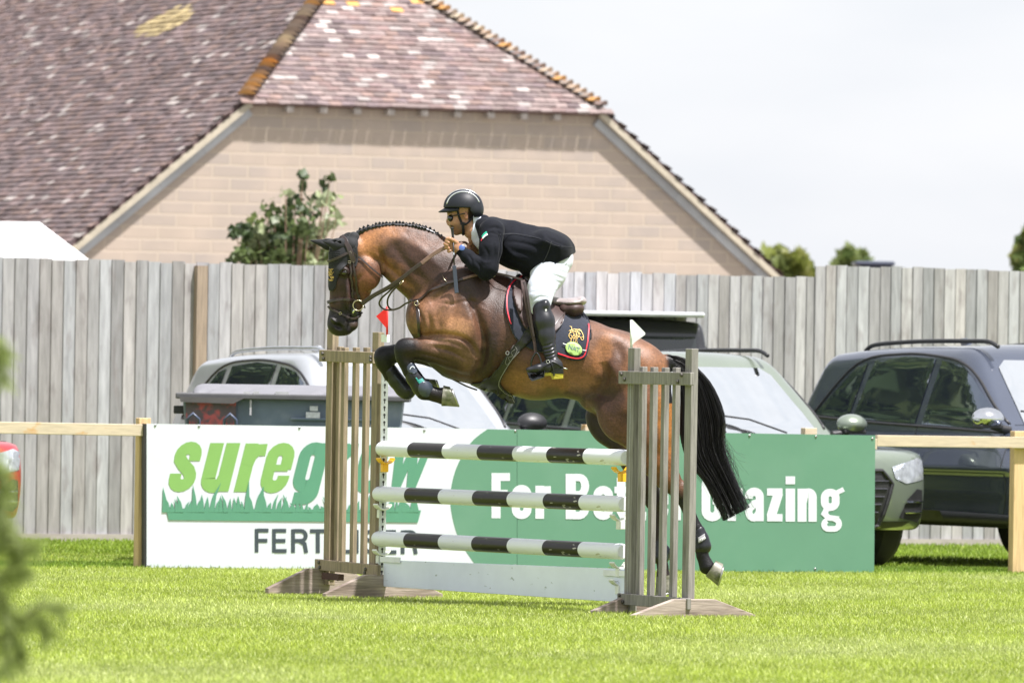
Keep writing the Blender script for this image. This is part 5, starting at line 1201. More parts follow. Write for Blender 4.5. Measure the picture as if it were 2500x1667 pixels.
belly = np.clip((py-955)/25, 0, 1)*(px < 1430)*(px > 1050)*.6; col = col*(1-belly[:, None])+np.array(DK)*belly[:, None]
tl = np.clip((px-1622)/12, 0, 1)*(py < 985); col = col*(1-tl[:, None])+np.array(BK)*tl[:, None]
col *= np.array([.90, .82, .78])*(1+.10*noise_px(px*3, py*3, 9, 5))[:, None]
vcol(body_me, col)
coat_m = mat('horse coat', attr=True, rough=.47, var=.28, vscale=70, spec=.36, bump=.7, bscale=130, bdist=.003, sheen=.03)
# larger muscle and vein relief on top of the hair bump
nt = coat_m.node_tree; bpn = [n for n in nt.nodes if n.type == 'BUMP'][0]
n4 = nt.nodes.new('ShaderNodeTexNoise'); n4.inputs['Scale'].default_value = 11; n4.inputs['Detail'].default_value = 3; n4.inputs['Distortion'].default_value = 1.2
b4 = nt.nodes.new('ShaderNodeBump'); b4.inputs['Strength'].default_value = .22; b4.inputs['Distance'].default_value = .014
tcn = [n for n in nt.nodes if n.type == 'TEX_COORD'][0]; nt.links.new(tcn.outputs['Object'], n4.inputs[0]); nt.links.new(n4.outputs[0], b4.inputs['Height']); nt.links.new(b4.outputs[0], bpn.inputs['Normal'])
horse = thing('horse', 'bay horse with black legs and plaited mane jumping over the striped poles', 'horse', q(1300, 1100, 0))
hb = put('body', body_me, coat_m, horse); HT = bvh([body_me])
hoof_m = mat('hoof horn', (.20, .19, .155), .45, var=.35, vscale=40, col2=(.07, .08, .035), c2scale=14, c2pos=(.48, .6), bump=.3, bscale=60)
def hoof(c0, c1, r0, r1, d, name='hoof'):
    a, b = q(c0[0], c0[1], d), q(c1[0], c1[1], d); mb = MB(); ax = (b-a)
    n = 24; vs = []; axn = ax.normalized(); bi = Vector((0, 1, 0)); up = bi.cross(axn)
    for t, r_ in ((0, r0*.96), (.06, r0*1.03), (.5, (r0+r1)/2), (.94, r1), (1, r1*.99)):
        for k in range(n):
            an = 2*math.pi*k/n; vs.append(a+ax*t+(up*math.cos(an)+bi*math.sin(an)*.86)*(r_/HS))
    return a, b, up, vs, n
def make_hoof(cor, sole, d, shoe=False):
    """cor, sole: two photo points each (front, back of the coronet / of the ground surface)"""
    cf_, cb_ = [q(*p, d) for p in cor]; sf, sbk = [q(*p, d) for p in sole]; mb = MB(); n = 24; vs = []
    for t in (0, .05, .35, .7, .97, 1.0):
        f = cf_.lerp(sf, t); b_ = cb_.lerp(sbk, t); c = (f+b_)/2; h = (f-b_)/2; wy = h.length*(.88 if t < 1 else .85); sc_ = 1.03 if t == .05 else 1
        for k in range(n):
            an = 2*math.pi*k/n; ca, sa = math.cos(an), math.sin(an); vs.append(c+h*(ca*sc_)+Vector((0, wy*sa*(1-.12*(ca < 0)*abs(ca)), 0)))
    fs = [(i*n+k, i*n+(k+1) % n, (i+1)*n+(k+1) % n, (i+1)*n+k) for i in range(5) for k in range(n)]+[tuple(range(n-1, -1, -1)), tuple(5*n+k for k in range(n))]
    mb.add(vs, fs); o = mb.build('hoof', hoof_m, horse, smooth=True, auto=40)
    c = (sf+sbk)/2; h = (sf-sbk)/2; mb = MB(); nrm_ = h.cross(Vector((0, 1, 0))).normalized()
    if nrm_.dot(c-(cf_+cb_)/2) < 0: nrm_ = -nrm_
    pts = [c+h*math.cos(R(a))*.94+Vector((0, h.length*.8*math.sin(R(a)), 0))+nrm_*.004 for a in range(-140, 141, 20)]
    mb.tube(pts, .007, 6); mb.build('shoe', mat('worn steel', (.45, .45, .42), .35, .9), o, smooth=True)
make_hoof([(1078, 990), (1083, 941)], [(1119, 993), (1099, 944)], -.185); make_hoof([(1040, 954), (1037, 924)], [(1070, 950), (1062, 926)], .18)
make_hoof([(1722, 1404), (1747, 1367)], [(1751, 1428), (1765, 1375)], -.10); make_hoof([(1603, 1408), (1638, 1404)], [(1600, 1455), (1640, 1446)], .13)
# eyes
em = mat('eye dark', (.012, .007, .005), .05, coat=1)
for sg in (-1, 1):
    e = SDF(tuple(q(842, 666, sg*.1)-Vector((.03,)*3)), tuple(q(842, 666, sg*.1)+Vector((.03,)*3)), .0025); e.ell(q(842, 666, sg*.096), (.0185, .016, .0165), .002); put('eye', e.mesh('eye'), em, horse)
# plaited mane
hair_m = mat('black hair', (.010, .010, .012), .38, var=.6, vscale=80, stretch=(1, 1, 1), spec=.6)
cr_pts = catmull([(872, 566), (900, 555), (940, 547.5), (980, 547), (1020, 552), (1055, 564), (1083, 583), (1097, 600), (1125, 630), (1160, 655)], 10)
mb = MB()
for dy in (-.012, .0, .014): mb.tube([q(p[0], p[1]+7-abs(dy)*200, dy) for p in cr_pts], .017, 8)
rr_ = random.Random(5); acc = 0
for i in range(1, len(cr_pts)):
    acc += np.hypot(*(cr_pts[i]-cr_pts[i-1]))
    if acc > 7.5 and cr_pts[i][0] < 1100:
        acc = 0; p = cr_pts[i]; t = cr_pts[i]-cr_pts[i-1]; t = t/np.hypot(*t); n_ = np.array([t[1], -t[0]])
        if n_[1] > 0: n_ = -n_
        for sd_, ln in ((-.006, rr_.uniform(2, 5)), (-.028, rr_.uniform(-4, -1))):
            c = p+n_*ln; mb.tube([q(c[0]-t[0]*3.4, c[1]-t[1]*3.4+1.5, sd_), q(c[0], c[1]-1.0, sd_-.004), q(c[0]+t[0]*3.2, c[1]+t[1]*3.2+1, sd_)], [.003, .0085, .003], 6)
mb.build('mane', hair_m, horse, smooth=True)
# tail
inner = [(1618, 900, .0), (1655, 912, 0), (1664, 960, 0), (1663, 1060, 0), (1684, 1130, 0), (1728, 1190, 0), (1776, 1290, 0)]
outer = [(1612, 868, .0), (1668, 874, 0), (1730, 930, 0), (1766, 1010, 0), (1766, 1085, 0), (1790, 1160, 0), (1838, 1256, 0)]
ti = np.array(catmull(inner, 4)); to = np.array(catmull(outer, 4)); rt = np.random.default_rng(21); hv, hf, hc = [], [], []
def strand(c, rad):
    n = len(c); sh_ = rt.choice([.006, .009, .014, .03, .06], p=[.35, .3, .2, .1, .05]); hc.extend([(sh_, sh_*.97, sh_*1.05)]*(3*n)); b0 = len(hv); d = np.gradient(c, axis=0); d /= np.linalg.norm(d, axis=1)[:, None]+1e-9; sd_ = np.cross(d, np.array([0, 1, 0])); sd_ /= np.linalg.norm(sd_, axis=1)[:, None]+1e-9  # paler strands paint grey highlight streaks into the black tail
    for i in range(n):
        w_ = rad*(1-.6*(i/(n-1))**3); hv.append(tuple(c[i]-sd_[i]*w_)); hv.append(tuple(c[i]+sd_[i]*w_)); hv.append(tuple(c[i]+np.array([0, -w_*1.2, 0])))
    for i in range(n-1):
        for a, b in ((0, 2), (2, 1)): hf.append((b0+i*3+a, b0+i*3+b, b0+i*3+3+b, b0+i*3+3+a))
N_ = 2800
for k in range(N_):
    u = rt.random(); u = .5+(u-.5)*1.0; last = (1-.30*rt.random()**1.5); mm = len(ti); ph = rt.random()*6.28; am = rt.uniform(0, 3); th = rt.random()*6.283; rd = rt.random()**.5
    cut = int(mm*last); wob = am*np.sin(np.linspace(0, 5, mm)+ph); l = ti*(1-u)+to*u; wob = wob+2.2*np.sin(np.linspace(0, rt.uniform(6, 16), mm)+rt.random()*6.28)*np.linspace(.2, 1, mm)
    if rt.random() < .06 : wob = wob+np.linspace(0, 1, mm)**2*rt.uniform(-14, 26)
    dep = np.sin(np.linspace(.3, 2.7, mm))*.055*math.sin(th)*rd
    c = np.array([q(l[i][0]+wob[i], l[i][1]+rt.normal()*.2+(12*(rt.random()-.5) if i == mm-1 else 0), dep[i]-.0) for i in range(max(cut, 6))]); strand(c, .0012)
for k in range(26):   # loose flyaway hairs
    y0 = rt.uniform(1040, 1180); x0 = np.interp(y0, to[:, 1], to[:, 0]); l = catmull([(x0-4, y0-50), (x0, y0), (x0+rt.uniform(5, 30), y0+rt.uniform(30, 60)), (x0+rt.uniform(25, 65), y0+rt.uniform(50, 110))], 5); strand(np.array([q(a[0], a[1], rt.normal()*.02) for a in l]), .0008)
me = bpy.data.meshes.new('tail'); me.from_pydata(hv, [], hf); me.update(); vcol(me, np.array(hc)); put('tail', me, mat('tail hair', attr=True, rough=.32, spec=.7, var=.1), horse)
core = SDF(*bounds(1600, 1860, 850, 1300, -.12, .12), .009)
mid = (ti+to)/2
for i in range(int(len(mid)*.66)):
    wdt = np.hypot(*(to[i][:2]-ti[i][:2]))*.30; w2 = np.hypot(*(to[i+1][:2]-ti[i+1][:2]))*.30; fa = max(0, 1-(i/len(mid))**3*.6)
    core.cap(q(mid[i][0], mid[i][1], .01), q(mid[i+1][0], mid[i+1][1], .01), wdt*fa/HS, w2*fa/HS, .01, .45)
put('tail_core', core.mesh('tail_core'), hair_m, horse)

# ================================================================ TACK
leather = mat('dark brown leather', (.032, .020, .017), .38, var=.25, vscale=50, bump=.2, bscale=120, bdist=.001, coat=.25, croughness=.3)
leather2 = mat('saddle leather', (.055, .033, .030), .48, var=.22, vscale=30, bump=.25, bscale=90, bdist=.0012, coat=.0, spec=.35, croughness=.3)
leather3 = mat('rein leather', (.20, .12, .095), .5, var=.2, vscale=60, bump=.3, bscale=180)
blackl = mat('black leather', (.011, .012, .016), .36, var=.2, vscale=40, coat=.12, croughness=.3, bump=.15, bscale=60)
steel = mat('steel', (.72, .72, .70), .2, 1.0); brass = mat('pale brass', (.62, .55, .38), .28, 1.0)
knit = mat('black knit', (.009, .0095, .012), .8, var=.3, vscale=90, bump=.5, bscale=220, sheen=.2)
gold = mat('gold thread', (.62, .43, .12), .5, .3, var=.3, vscale=90)
# ear bonnet
bonnet = thing('ear_bonnet', 'black knitted ear bonnet with gold emblem over the horse forehead and ears', 'ear bonnet', q(850, 620, -.05))
poly = catmull([(806, 603), (804, 640), (803, 680), (804, 706), (812, 710), (820, 700), (824, 680), (834, 660), (850, 645), (872, 640), (872, 600), (868, 575), (852, 568), (826, 582)], 3, True)
drape('forehead_cover', HT, [tuple(p) for p in poly], .006, .006, 5, knit, bonnet)
for y in range(612, 652, 5):
    mb = MB(); strap(mb, HT, [(807, y), (818, y+1), (832, y+2)], 2.2, .003, .010); mb.build('knit_rib', knit, bonnet)
s = SDF(*bounds(750, 885, 555, 650, -.14, .14), .004)
for dy, tip, bs, r_ in ((-.055, (789, 590), (852, 600), 17), (.05, (757, 587), (835, 600), 15)):
    mid_ = ((tip[0]*.45+bs[0]*.55), (tip[1]+bs[1])/2+3); s.cap(q(*tip, dy), q(*mid_, dy), 1.5/HS, r_*.95/HS, .004, .7); s.cap(q(*mid_, dy), q(*bs, dy*.8), r_*.95/HS, r_*1.1/HS, .008, .75)
    s.cap(q(tip[0]+10, tip[1]-5, dy-.03*0-.016), q(mid_[0]+6, mid_[1]-4, dy-.018), 1/HS, 5/HS, .006, .7, 's')
s.cap(q(864, 580, -.03), q(864, 580, .03), 14/HS, 14/HS, .02, 1); s.cap(q(858, 600, -.045), q(858, 600, .045), 20/HS, 20/HS, .02, 1)
put('ear_covers', s.mesh('ears'), knit, bonnet)
mb = MB(); strap(mb, HT, [(848, 569), (858, 585), (868, 606), (872, 636), (868, 652)], 5, .006, .006); mb.build('edging', knit, bonnet, smooth=True)
mb = MB(); r_ = random.Random(3)
for k in range(16):
    cx, cy = 811+r_.uniform(-3, 4), 658+k*1.9; strap(mb, HT, [(cx-3.5, cy-2), (cx, cy+r_.uniform(-3, 3)), (cx+4, cy-2+r_.uniform(-2, 3))], 1.3, .002, .012, n=2)
mb.build('gold_emblem', gold, bonnet)
# bridle
bridle = thing('bridle', 'dark brown leather bridle with reins running back to the rider hands', 'bridle', q(860, 700, -.1))
def st(name, pts, w_, m_=leather, par=bridle, off=.008, th=.0045, **kw):
    mb = MB(); strap(mb, HT, pts, w_, th, off, **kw); return mb.build(name, m_, par, smooth=True, auto=35)
st('headpiece', [(832, 578), (843, 588), (851, 602), (857, 622), (862, 640)], 13, off=.014, th=.006); st('browband', [(801, 638), (812, 636), (830, 628), (848, 619), (860, 615)], 6.5, off=.012)
st('cheekpiece', [(853, 618), (855, 640), (857, 680), (859, 710), (860, 730)], 5.5); st('cheekpiece', [(861, 618), (865, 650), (871, 690), (874, 720), (876, 737)], 5)
st('throat_strap', [(862, 617), (878, 630), (900, 650), (920, 667), (930, 676)], 4.5); st('noseband', [(799, 739), (812, 735), (835, 731), (858, 732), (868, 734)], 7.5); st('flash_strap', [(800, 748), (815, 757), (832, 766), (852, 776), (868, 776), (885, 762)], 5)
st('bit_guard', [(862, 752), (866, 766), (878, 768)], 14, blackl, off=.006); st('curb_strap', [(876, 720), (880, 738), (892, 752)], 4)
mb = MB(); ring(mb, q(875, 746, -.10), 12.5/HS, .0032); mb.build('bit_ring', brass, bridle, smooth=True)
mb = MB(); mb.tube([q(866, 757, -.10), q(862, 764, -.075), q(856, 772, -.03)], .006, 8); mb.build('bit', steel, bridle, smooth=True)
for x, y, a in ((831, 765, 30), (853, 640, 0), (862, 638, 0), (855, 617, 20)):
    mb = MB(); r0 = hit(HT, x, y, -.1)[0]+Vector((0, -.018, 0)); d = .0095
    pts = [r0+Vector((math.cos(R(a+45+90*k))*d, 0, math.sin(R(a+45+90*k))*d)) for k in range(5)]; mb.tube(pts, .0018, 5); mb.build('buckle', brass, bridle)
def free(name, pts, w_, m_, par, th=.004, w2=None, fn_=None):
    mb = MB(); strap(mb, HT, pts, (w_, w2 or w_), th, 0, n=8); return mb.build(name, m_, par, smooth=True, auto=35)
rein = free('rein', [(884, 742, -.13), (912, 722, -.15), (945, 704, -.17), (978, 683, -.19), (1010, 658, -.20), (1035, 640, -.205)], 9, leather, bridle); rein2 = free('rein_grip', [(1030, 644, -.205), (1050, 628, -.21), (1075, 612, -.215), (1094, 603, -.215), (1100, 596, -.20)], 9, leather3, bridle, w2=11)
free('rein', [(884, 742, .13), (912, 722, .15), (960, 695, .17), (1010, 658, .19), (1060, 628, .18), (1110, 598, .10), (1128, 592, .06)], 8, leather, bridle)
free('rein_end', [(1100, 600, -.19), (1112, 612, -.18), (1118, 606, -.12), (1126, 594, -.05), (1135, 592, .0), (1142, 598, .03), (1146, 612, .05), (1140, 622, .06)], 6, leather3, bridle)
# martingale loops under the neck
free('rein_strap', [(905, 728, -.14), (925, 718, -.15), (950, 705, -.165), (975, 690, -.175)], 6, leather, bridle, th=.006)
mart = thing('breastplate', 'dark leather breastplate and martingale straps round the horse chest and shoulder', 'breastplate', q(1000, 740, -.2))
free('martingale_strap', [(980, 688, -.17), (968, 702, -.15), (955, 716, -.13), (947, 732, -.1), (948, 748, -.08), (958, 756, -.06), (975, 752, -.08), (990, 742, -.11), (1005, 736, -.14)], 4.5, leather, mart)
free('martingale_strap', [(972, 692, -.12), (950, 712, -.08), (932, 728, -.04), (926, 742, 0), (936, 754, .0), (955, 757, -.03), (975, 752, -.06)], 4.5, leather, mart)
st('chest_strap', [(1003, 736), (1016, 735), (1030, 730), (1050, 712), (1075, 700), (1096, 690)], 7, leather, mart); st('shoulder_strap', [(1090, 692), (1120, 685), (1150, 676), (1180, 668), (1196, 668)], 6.5, leather, mart)
st('shoulder_strap', [(1130, 682), (1150, 676), (1172, 671)], 6.6, leather3, mart, off=.0095)
st('breast_strap', [(1019, 736), (1021, 760), (1024, 790), (1026, 820)], 9, leather, mart); 
free('saddle_strap', [(1192, 664, -.17), (1212, 668, -.19), (1240, 674, -.2), (1275, 684, -.215)], 5, leather, mart)
mb = MB(); ring(mb, q(1018, 741, -.185), 5.5/HS, .0022); ring(mb, q(1204, 672, -.185), 5/HS, .002); mb.tube([q(1080, 672, -.17), q(1085, 682, -.2), q(1094, 692, -.215)], .0022, 6); mb.build('rings', brass, mart, smooth=True)
mb = MB(); ring(mb, q(981, 690, -.20), 7/HS, .0028, (-.75, -.3, .6)); mb.build('rein_ring', brass, mart, smooth=True)
free('belly_strap', [(1085, 915, -.05), (1110, 928, -.03), (1140, 943, 0), (1165, 952, 0)], 4, leather, mart)
# saddle pad
navy = mat('navy cloth', (.014, .018, .032), .85, var=.25, vscale=60, bump=.4, bscale=160, bdist=.001, sheen=.25)
redp = mat('red piping', (.62, .025, .045), .45, var=.1)
pad_o = [(1268, 668), (1252, 684), (1240, 700), (1233, 730), (1233, 758), (1241, 785), (1252, 815), (1266, 834), (1282, 845), (1300, 854), (1325, 861), (1360, 868), (1394, 879), (1416, 880), (1430, 873), (1436, 855), (1440, 832), (1442, 808), (1438, 790), (1429, 774), (1418, 762), (1395, 768), (1370, 760), (1345, 740), (1320, 715), (1295, 690)]
padt = thing('saddle_pad', 'dark navy saddle pad with red piping and gold horse head emblem', 'saddle pad', q(1340, 780, -.3))
pad = drape('pad', HT, [tuple(p) for p in catmull(pad_o, 3, True)], .012, .010, 7, navy, padt)
PT = bvh([pad.data])
def stp(name, pts, w_, m_, par, off=.013, th=.004, tree=None, **kw):
    mb = MB(); strap(mb, tree or PT, pts, w_, th, off, **kw); return mb.build(name, m_, par, smooth=True, auto=35)
stp('piping', [(1272, 673), (1255, 688), (1243, 704), (1237, 730), (1238, 758), (1243, 782), (1247, 792)], 3.4, redp, padt); stp('piping', [(1359, 863), (1394, 873), (1414, 874.5), (1426, 868), (1431, 852), (1435, 830), (1437, 806), (1436, 795)], 3.4, redp, padt)
stp('binding', [(1268, 669), (1251, 685), (1239, 700), (1232, 730), (1232, 758), (1240, 785), (1251, 816)], 4, blackl, padt); stp('binding', [(1359, 868), (1394, 879.5), (1416, 880.5), (1431, 873), (1437, 855), (1441, 832), (1442, 806)], 4.5, blackl, padt)
stp('binding', [(1400, 764), (1418, 762), (1430, 772), (1439, 788)], 5, navy, padt, off=.016)
# gold horse head emblem (flowing lines)
def zp(x, y): return (1200+x/4.9, 640+y/4.9)
mb = MB()
for seq in ([(925, 780), (950, 800), (935, 850), (915, 880), (925, 910), (945, 930), (935, 955)], [(945, 785), (955, 820), (990, 815), (1030, 825), (1060, 840)], [(1035, 815), (1060, 830), (1085, 870), (1098, 915), (1090, 940), (1070, 935), (1060, 910), (1040, 900)],
            [(1040, 900), (1020, 920), (1015, 950), (1025, 975)], [(930, 860), (960, 850), (980, 870), (965, 905), (945, 935), (950, 965)], [(960, 840), (1000, 845), (1010, 880), (990, 915), (975, 940), (985, 970)], [(1010, 850), (1040, 855), (1055, 875)], [(1000, 870), (1020, 890), (1005, 920), (1000, 965)], [(915, 835), (945, 825), (975, 840)],
            [(920, 890), (940, 880), (955, 900), (940, 920)], [(1068, 915), (1085, 905), (1095, 915)], [(1025, 865), (1045, 880), (1030, 905)], [(985, 835), (1015, 835), (1035, 850)], [(970, 880), (990, 885), (975, 920)]):
    strap(mb, PT, [zp(*a) for a in seq], 1.15, .002, .0135, n=4)
mb.build('gold_emblem', gold, padt)
tagm = mat('lime card', (.33, .50, .15), .45, var=.03)
tg = thing('class_tag', 'oval lime green tag lettered NAT pinned to the saddle pad', 'tag', q(1400, 850, -.28))
el = [zp(983+106*math.cos(R(a))*math.cos(R(24))-76*math.sin(R(a))*math.sin(R(24)), 1036+106*math.cos(R(a))*math.sin(R(24))+76*math.sin(R(a))*math.cos(R(24))) for a in range(0, 360, 12)]
tagp = drape('card', PT, el, .016, .003, 9, tagm, tg); TT = bvh([tagp.data])
mb = MB(); slt = mat('grey lettering', (.16, .22, .22), .5)
for segs in ([(920, 1040), (928, 985)], [(928, 985), (958, 1045)], [(958, 1045), (966, 1000)], [(970, 1050), (995, 1010), (1008, 1060)], [(982, 1040), (1002, 1045)], [(1015, 1018), (1065, 1032)], [(1040, 1024), (1030, 1068)]):
    strap(mb, TT, [zp(a, b) for a, b in segs], 1.9, .0008, .0042, n=2, smooth_d=False)
mb.build('letters', slt, tg); mb = MB(); strap(mb, PT, [zp(840, 978), zp(862, 988), zp(880, 992)], 2, .002, .02, n=3); strap(mb, PT, [zp(1086, 1055), zp(1110, 1062), zp(1130, 1062)], 2, .002, .02, n=3); mb.build('string', mat('white string', (.75, .77, .76), .6), tg)
# saddle
saddle = thing('saddle', 'brown leather jumping saddle with stirrups and wide black girth', 'saddle', q(1340, 740, -.1))
s = SDF(*bounds(1225, 1445, 650, 850, -.36, .36), .006)
chain(s, [(1358, 737, 0, 8), (1390, 738, 0, 8), (1420, 732, 0, 7)], 6, 4.0); blob(s, 1398, 739, 0, 34, .15, 10, 8, 6); blob(s, 1419, 734, 0, 11, .125, 10, 6)
chain(s, [(1285, 680, 0, 8), (1310, 710, 0, 9), (1345, 735, 0, 9), (1375, 740, 0, 8)], 10, 3.2)
seat = put('seat', s.mesh('seat'), mat('seat leather', (.30, .26, .26), .4, var=.1, vscale=30, coat=.2, croughness=.3), saddle)
s = SDF(*bounds(1225, 1445, 650, 850, -.36, .36), .006)
for sg in (-1, 1):
    chain(s, [(1378, 756, sg*.09, 14), (1400, 758, sg*.09, 15), (1412, 758, sg*.085, 12)], 6, 1.5); blob(s, 1400, 752, sg*.09, 26, .06, 11, 8, 4)
put('panel', s.mesh('panel'), leather2, saddle)
flap = drape('flap', HT, [tuple(p) for p in catmull([(1278, 682), (1262, 690), (1252, 706), (1251, 725), (1258, 748), (1268, 775), (1280, 800), (1300, 815), (1330, 818), (1352, 812), (1366, 800), (1376, 780), (1379, 760), (1374, 742), (1362, 732), (1340, 728), (1310, 705)], 3, True)], .028, .012, 7, leather2, saddle)
FT = bvh([flap.data]); ST = bvh([flap.data, pad.data, body_me])
flapk = drape('knee_roll', FT, [tuple(p) for p in catmull([(1258, 690), (1253, 708), (1253, 725), (1260, 748), (1268, 762), (1274, 758), (1272, 735), (1270, 705), (1272, 690), (1266, 686)], 3, True)], .014, .014, 5, leather2, saddle)
for sq in ([(1254, 727), (1264, 724), (1271, 722)], [(1262, 700), (1258, 712), (1262, 722)], [(1355, 812), (1372, 790), (1376, 766)], [(1342, 735), (1358, 744), (1374, 748)], [(1350, 800), (1362, 784), (1378, 768)]): stp('stitching', sq, 1.6, leather, saddle, off=.015, th=.003, tree=FT)
# stirrup leather and iron
free('stirrup_leather', [(1276, 686, -.33), (1279, 710, -.37), (1286, 745, -.385), (1293, 785, -.385), (1300, 815, -.385), (1305, 840, -.385), (1307, 864, -.385)], 11, leather2, saddle, w2=7)
free('stirrup_leather', [(1280, 690, -.345), (1287, 720, -.385), (1293, 760, -.395), (1298, 795, -.395), (1303, 822, -.395)], 7, leather, saddle, w2=5)
mb = MB(); im = mat('black iron', (.014, .015, .017), .18, .4, coat=.6)
ip = catmull([(1297, 899), (1297, 884), (1302, 870), (1309, 862), (1315, 868), (1320, 882), (1323, 900), (1323, 915)], 5); mb.tube([q(p[0], p[1], -.40-.03*i/len(ip)) for i, p in enumerate(ip)], .0065, 8); mb.build('stirrup_iron', im, saddle, smooth=True)
mb = MB(); a = q(1284, 900, -.37); b = q(1322, 903, -.46); mb.prism([q(1283, 899, -.36), q(1318, 899, -.36), q(1330, 904, -.47), q(1328, 922, -.47), q(1298, 931, -.45), q(1290, 922, -.42)], (0, .03, .004)); mb.build('tread', im, saddle, bevel=.005)
# girth with stud guard
girth_m = mat('black girth', (.017, .016, .018), .42, var=.2, vscale=40, bump=.2, bscale=90, coat=.15, croughness=.3)
g1 = drape('girth', ST, [tuple(p) for p in [(1296, 786), (1280, 812), (1258, 840), (1240, 868), (1222, 890), (1206, 912), (1188, 925), (1172, 933), (1150, 936), (1180, 950), (1205, 955), (1230, 975), (1245, 985), (1256, 986), (1258, 980), (1248, 962), (1230, 950), (1221, 936), (1226, 918), (1240, 895), (1256, 872), (1272, 855), (1290, 838), (1302, 822), (1310, 800)]], .010, .010, 6, girth_m, saddle)
GT = bvh([g1.data])
stp('girth_edge', [(1268, 858), (1250, 878), (1236, 898), (1222, 922), (1219, 938), (1230, 952), (1246, 966), (1256, 982)], 1.6, mat('pale stitching', (.25, .24, .23), .6), saddle, off=.0115, th=.002, tree=GT); stp('girth_edge', [(1294, 790), (1278, 815), (1240, 865), (1205, 912), (1180, 928)], 3, blackl, saddle, off=.012, tree=GT)
for sq in ([(1254, 843), (1262, 858), (1240, 888), (1236, 876), (1254, 843)], [(1258, 852), (1248, 860), (1252, 868), (1242, 872), (1246, 880)]): stp('stitching', sq, 1.2, MATS['pale stitching'], saddle, off=.0115, th=.002, tree=GT)
mb = MB(); ring(mb, GT and q(1239, 862, -.33), 4/HS, .002); mb.build('girth_ring', steel, saddle)
# leg boots
bootm = mat('tendon boot black', (.008, .009, .013), .38, var=.2, vscale=20, coat=.1, croughness=.25); bootg = mat('tendon boot shell', (.035, .045, .065), .32, var=.1, coat=.3, croughness=.2); teal = mat('teal patch', (.01, .22, .19), .5)
def legboot(label, pts, shell=None, tree=None):
    t = thing('tendon_boot', label, 'leg boot', q(pts[0][0], pts[0][1], pts[0][2]), group='protective boots on the horse legs')
    xs = [p[0] for p in pts]; ys = [p[1] for p in pts]; d = pts[0][2]; s = SDF(*bounds(min(xs)-35, max(xs)+35, min(ys)-35, max(ys)+35, d-.1, d+.1), .005); chain(s, pts, 4, .85); me = s.mesh('boot'); put('sleeve', me, bootm, t); return t, bvh([me])
t, B1 = legboot('black tendon boot with grey shell and teal patch on the near foreleg', [(996, 892, -.185, 17), (1012, 922, -.185, 19.5), (1028, 944, -.185, 21.5), (1034, 950, -.185, 23)])
drape('shell', B1, [tuple(p) for p in catmull([(1026, 935), (1044, 932), (1056, 944), (1056, 958), (1044, 967), (1030, 965), (1021, 950)], 3, True)], .008, .006, 4, bootg, t); drape('top_shell', B1, [tuple(p) for p in catmull([(997, 890), (1005, 886), (1012, 894), (1018, 908), (1010, 913), (998, 908), (994, 898)], 3, True)], .006, .005, 4, bootg, t)
drape('teal_patch', B1, [(1017, 921), (1021, 927), (1027, 925), (1031, 923), (1038, 933), (1028, 938), (1023, 937), (1014, 923)], .009, .002, 4, teal, t); drape('closing_strap', B1, [(1003, 910), (1017, 903), (1022, 912), (1042, 933), (1030, 940), (1022, 938)], .004, .003, 4, bootm, t)
mb = MB(); strap(mb, B1, [(1001, 902), (1003, 897), (1007, 896), (1010, 900)], 2, .001, .013, n=3, smooth_d=False); mb.build('mark', mat('pale mark', (.6, .65, .7), .5), t)
t, B2 = legboot('black tendon boot on the far foreleg, tucked up left of the near one', [(952, 905, .17, 18), (966, 928, .175, 19.5), (984, 948, .18, 21), (992, 953, .18, 23)]); 
mb = MB(); strap(mb, B2, [(962, 915), (975, 932), (990, 950)], 4, .002, .002, n=4); mb.build('closing_strap', bootg, t)
t, B3 = legboot('black fetlock boot on the near hind leg right of the grey wing', [(1704, 1296, -.10, 17), (1710, 1316, -.10, 20), (1714, 1332, -.10, 22)]); drape('grey_band', B3, [(1704, 1312), (1720, 1302), (1722, 1316), (1706, 1325)], .004, .003, 4, mat('boot band grey', (.30, .30, .31), .5), t)
mb = MB()
for k in range(4): strap(mb, B3, [(1707+k*3.4, 1321-k*1.6), (1709+k*3.4, 1314-k*1.6), (1711+k*3.4, 1319-k*1.4)], 1.3, .001, .008, n=2, smooth_d=False)
mb.build('band_lettering', mat('white print', (.8, .8, .8), .5), t)
t, B4 = legboot('grey shelled fetlock boot on the far hind leg behind the wing slats', [(1611, 1325, .13, 16), (1614, 1345, .13, 20), (1614, 1358, .13, 22)]); drape('shell', B4, [tuple(p) for p in catmull([(1616, 1330), (1632, 1334), (1638, 1352), (1630, 1368), (1614, 1366)], 3, True)], .006, .004, 4, bootg, t)

# ================================================================ RIDER
rider = thing('person', 'rider in black helmet, dark jacket and white breeches crouched forward over the jumping horse', 'person', q(1300, 720, 0))
skin = mat('skin', attr=True, rough=.42, var=.06, vscale=40, sss=.12, spec=.4)
s = SDF(*bounds(1070, 1420, 455, 940, -.48, .36), .0042)
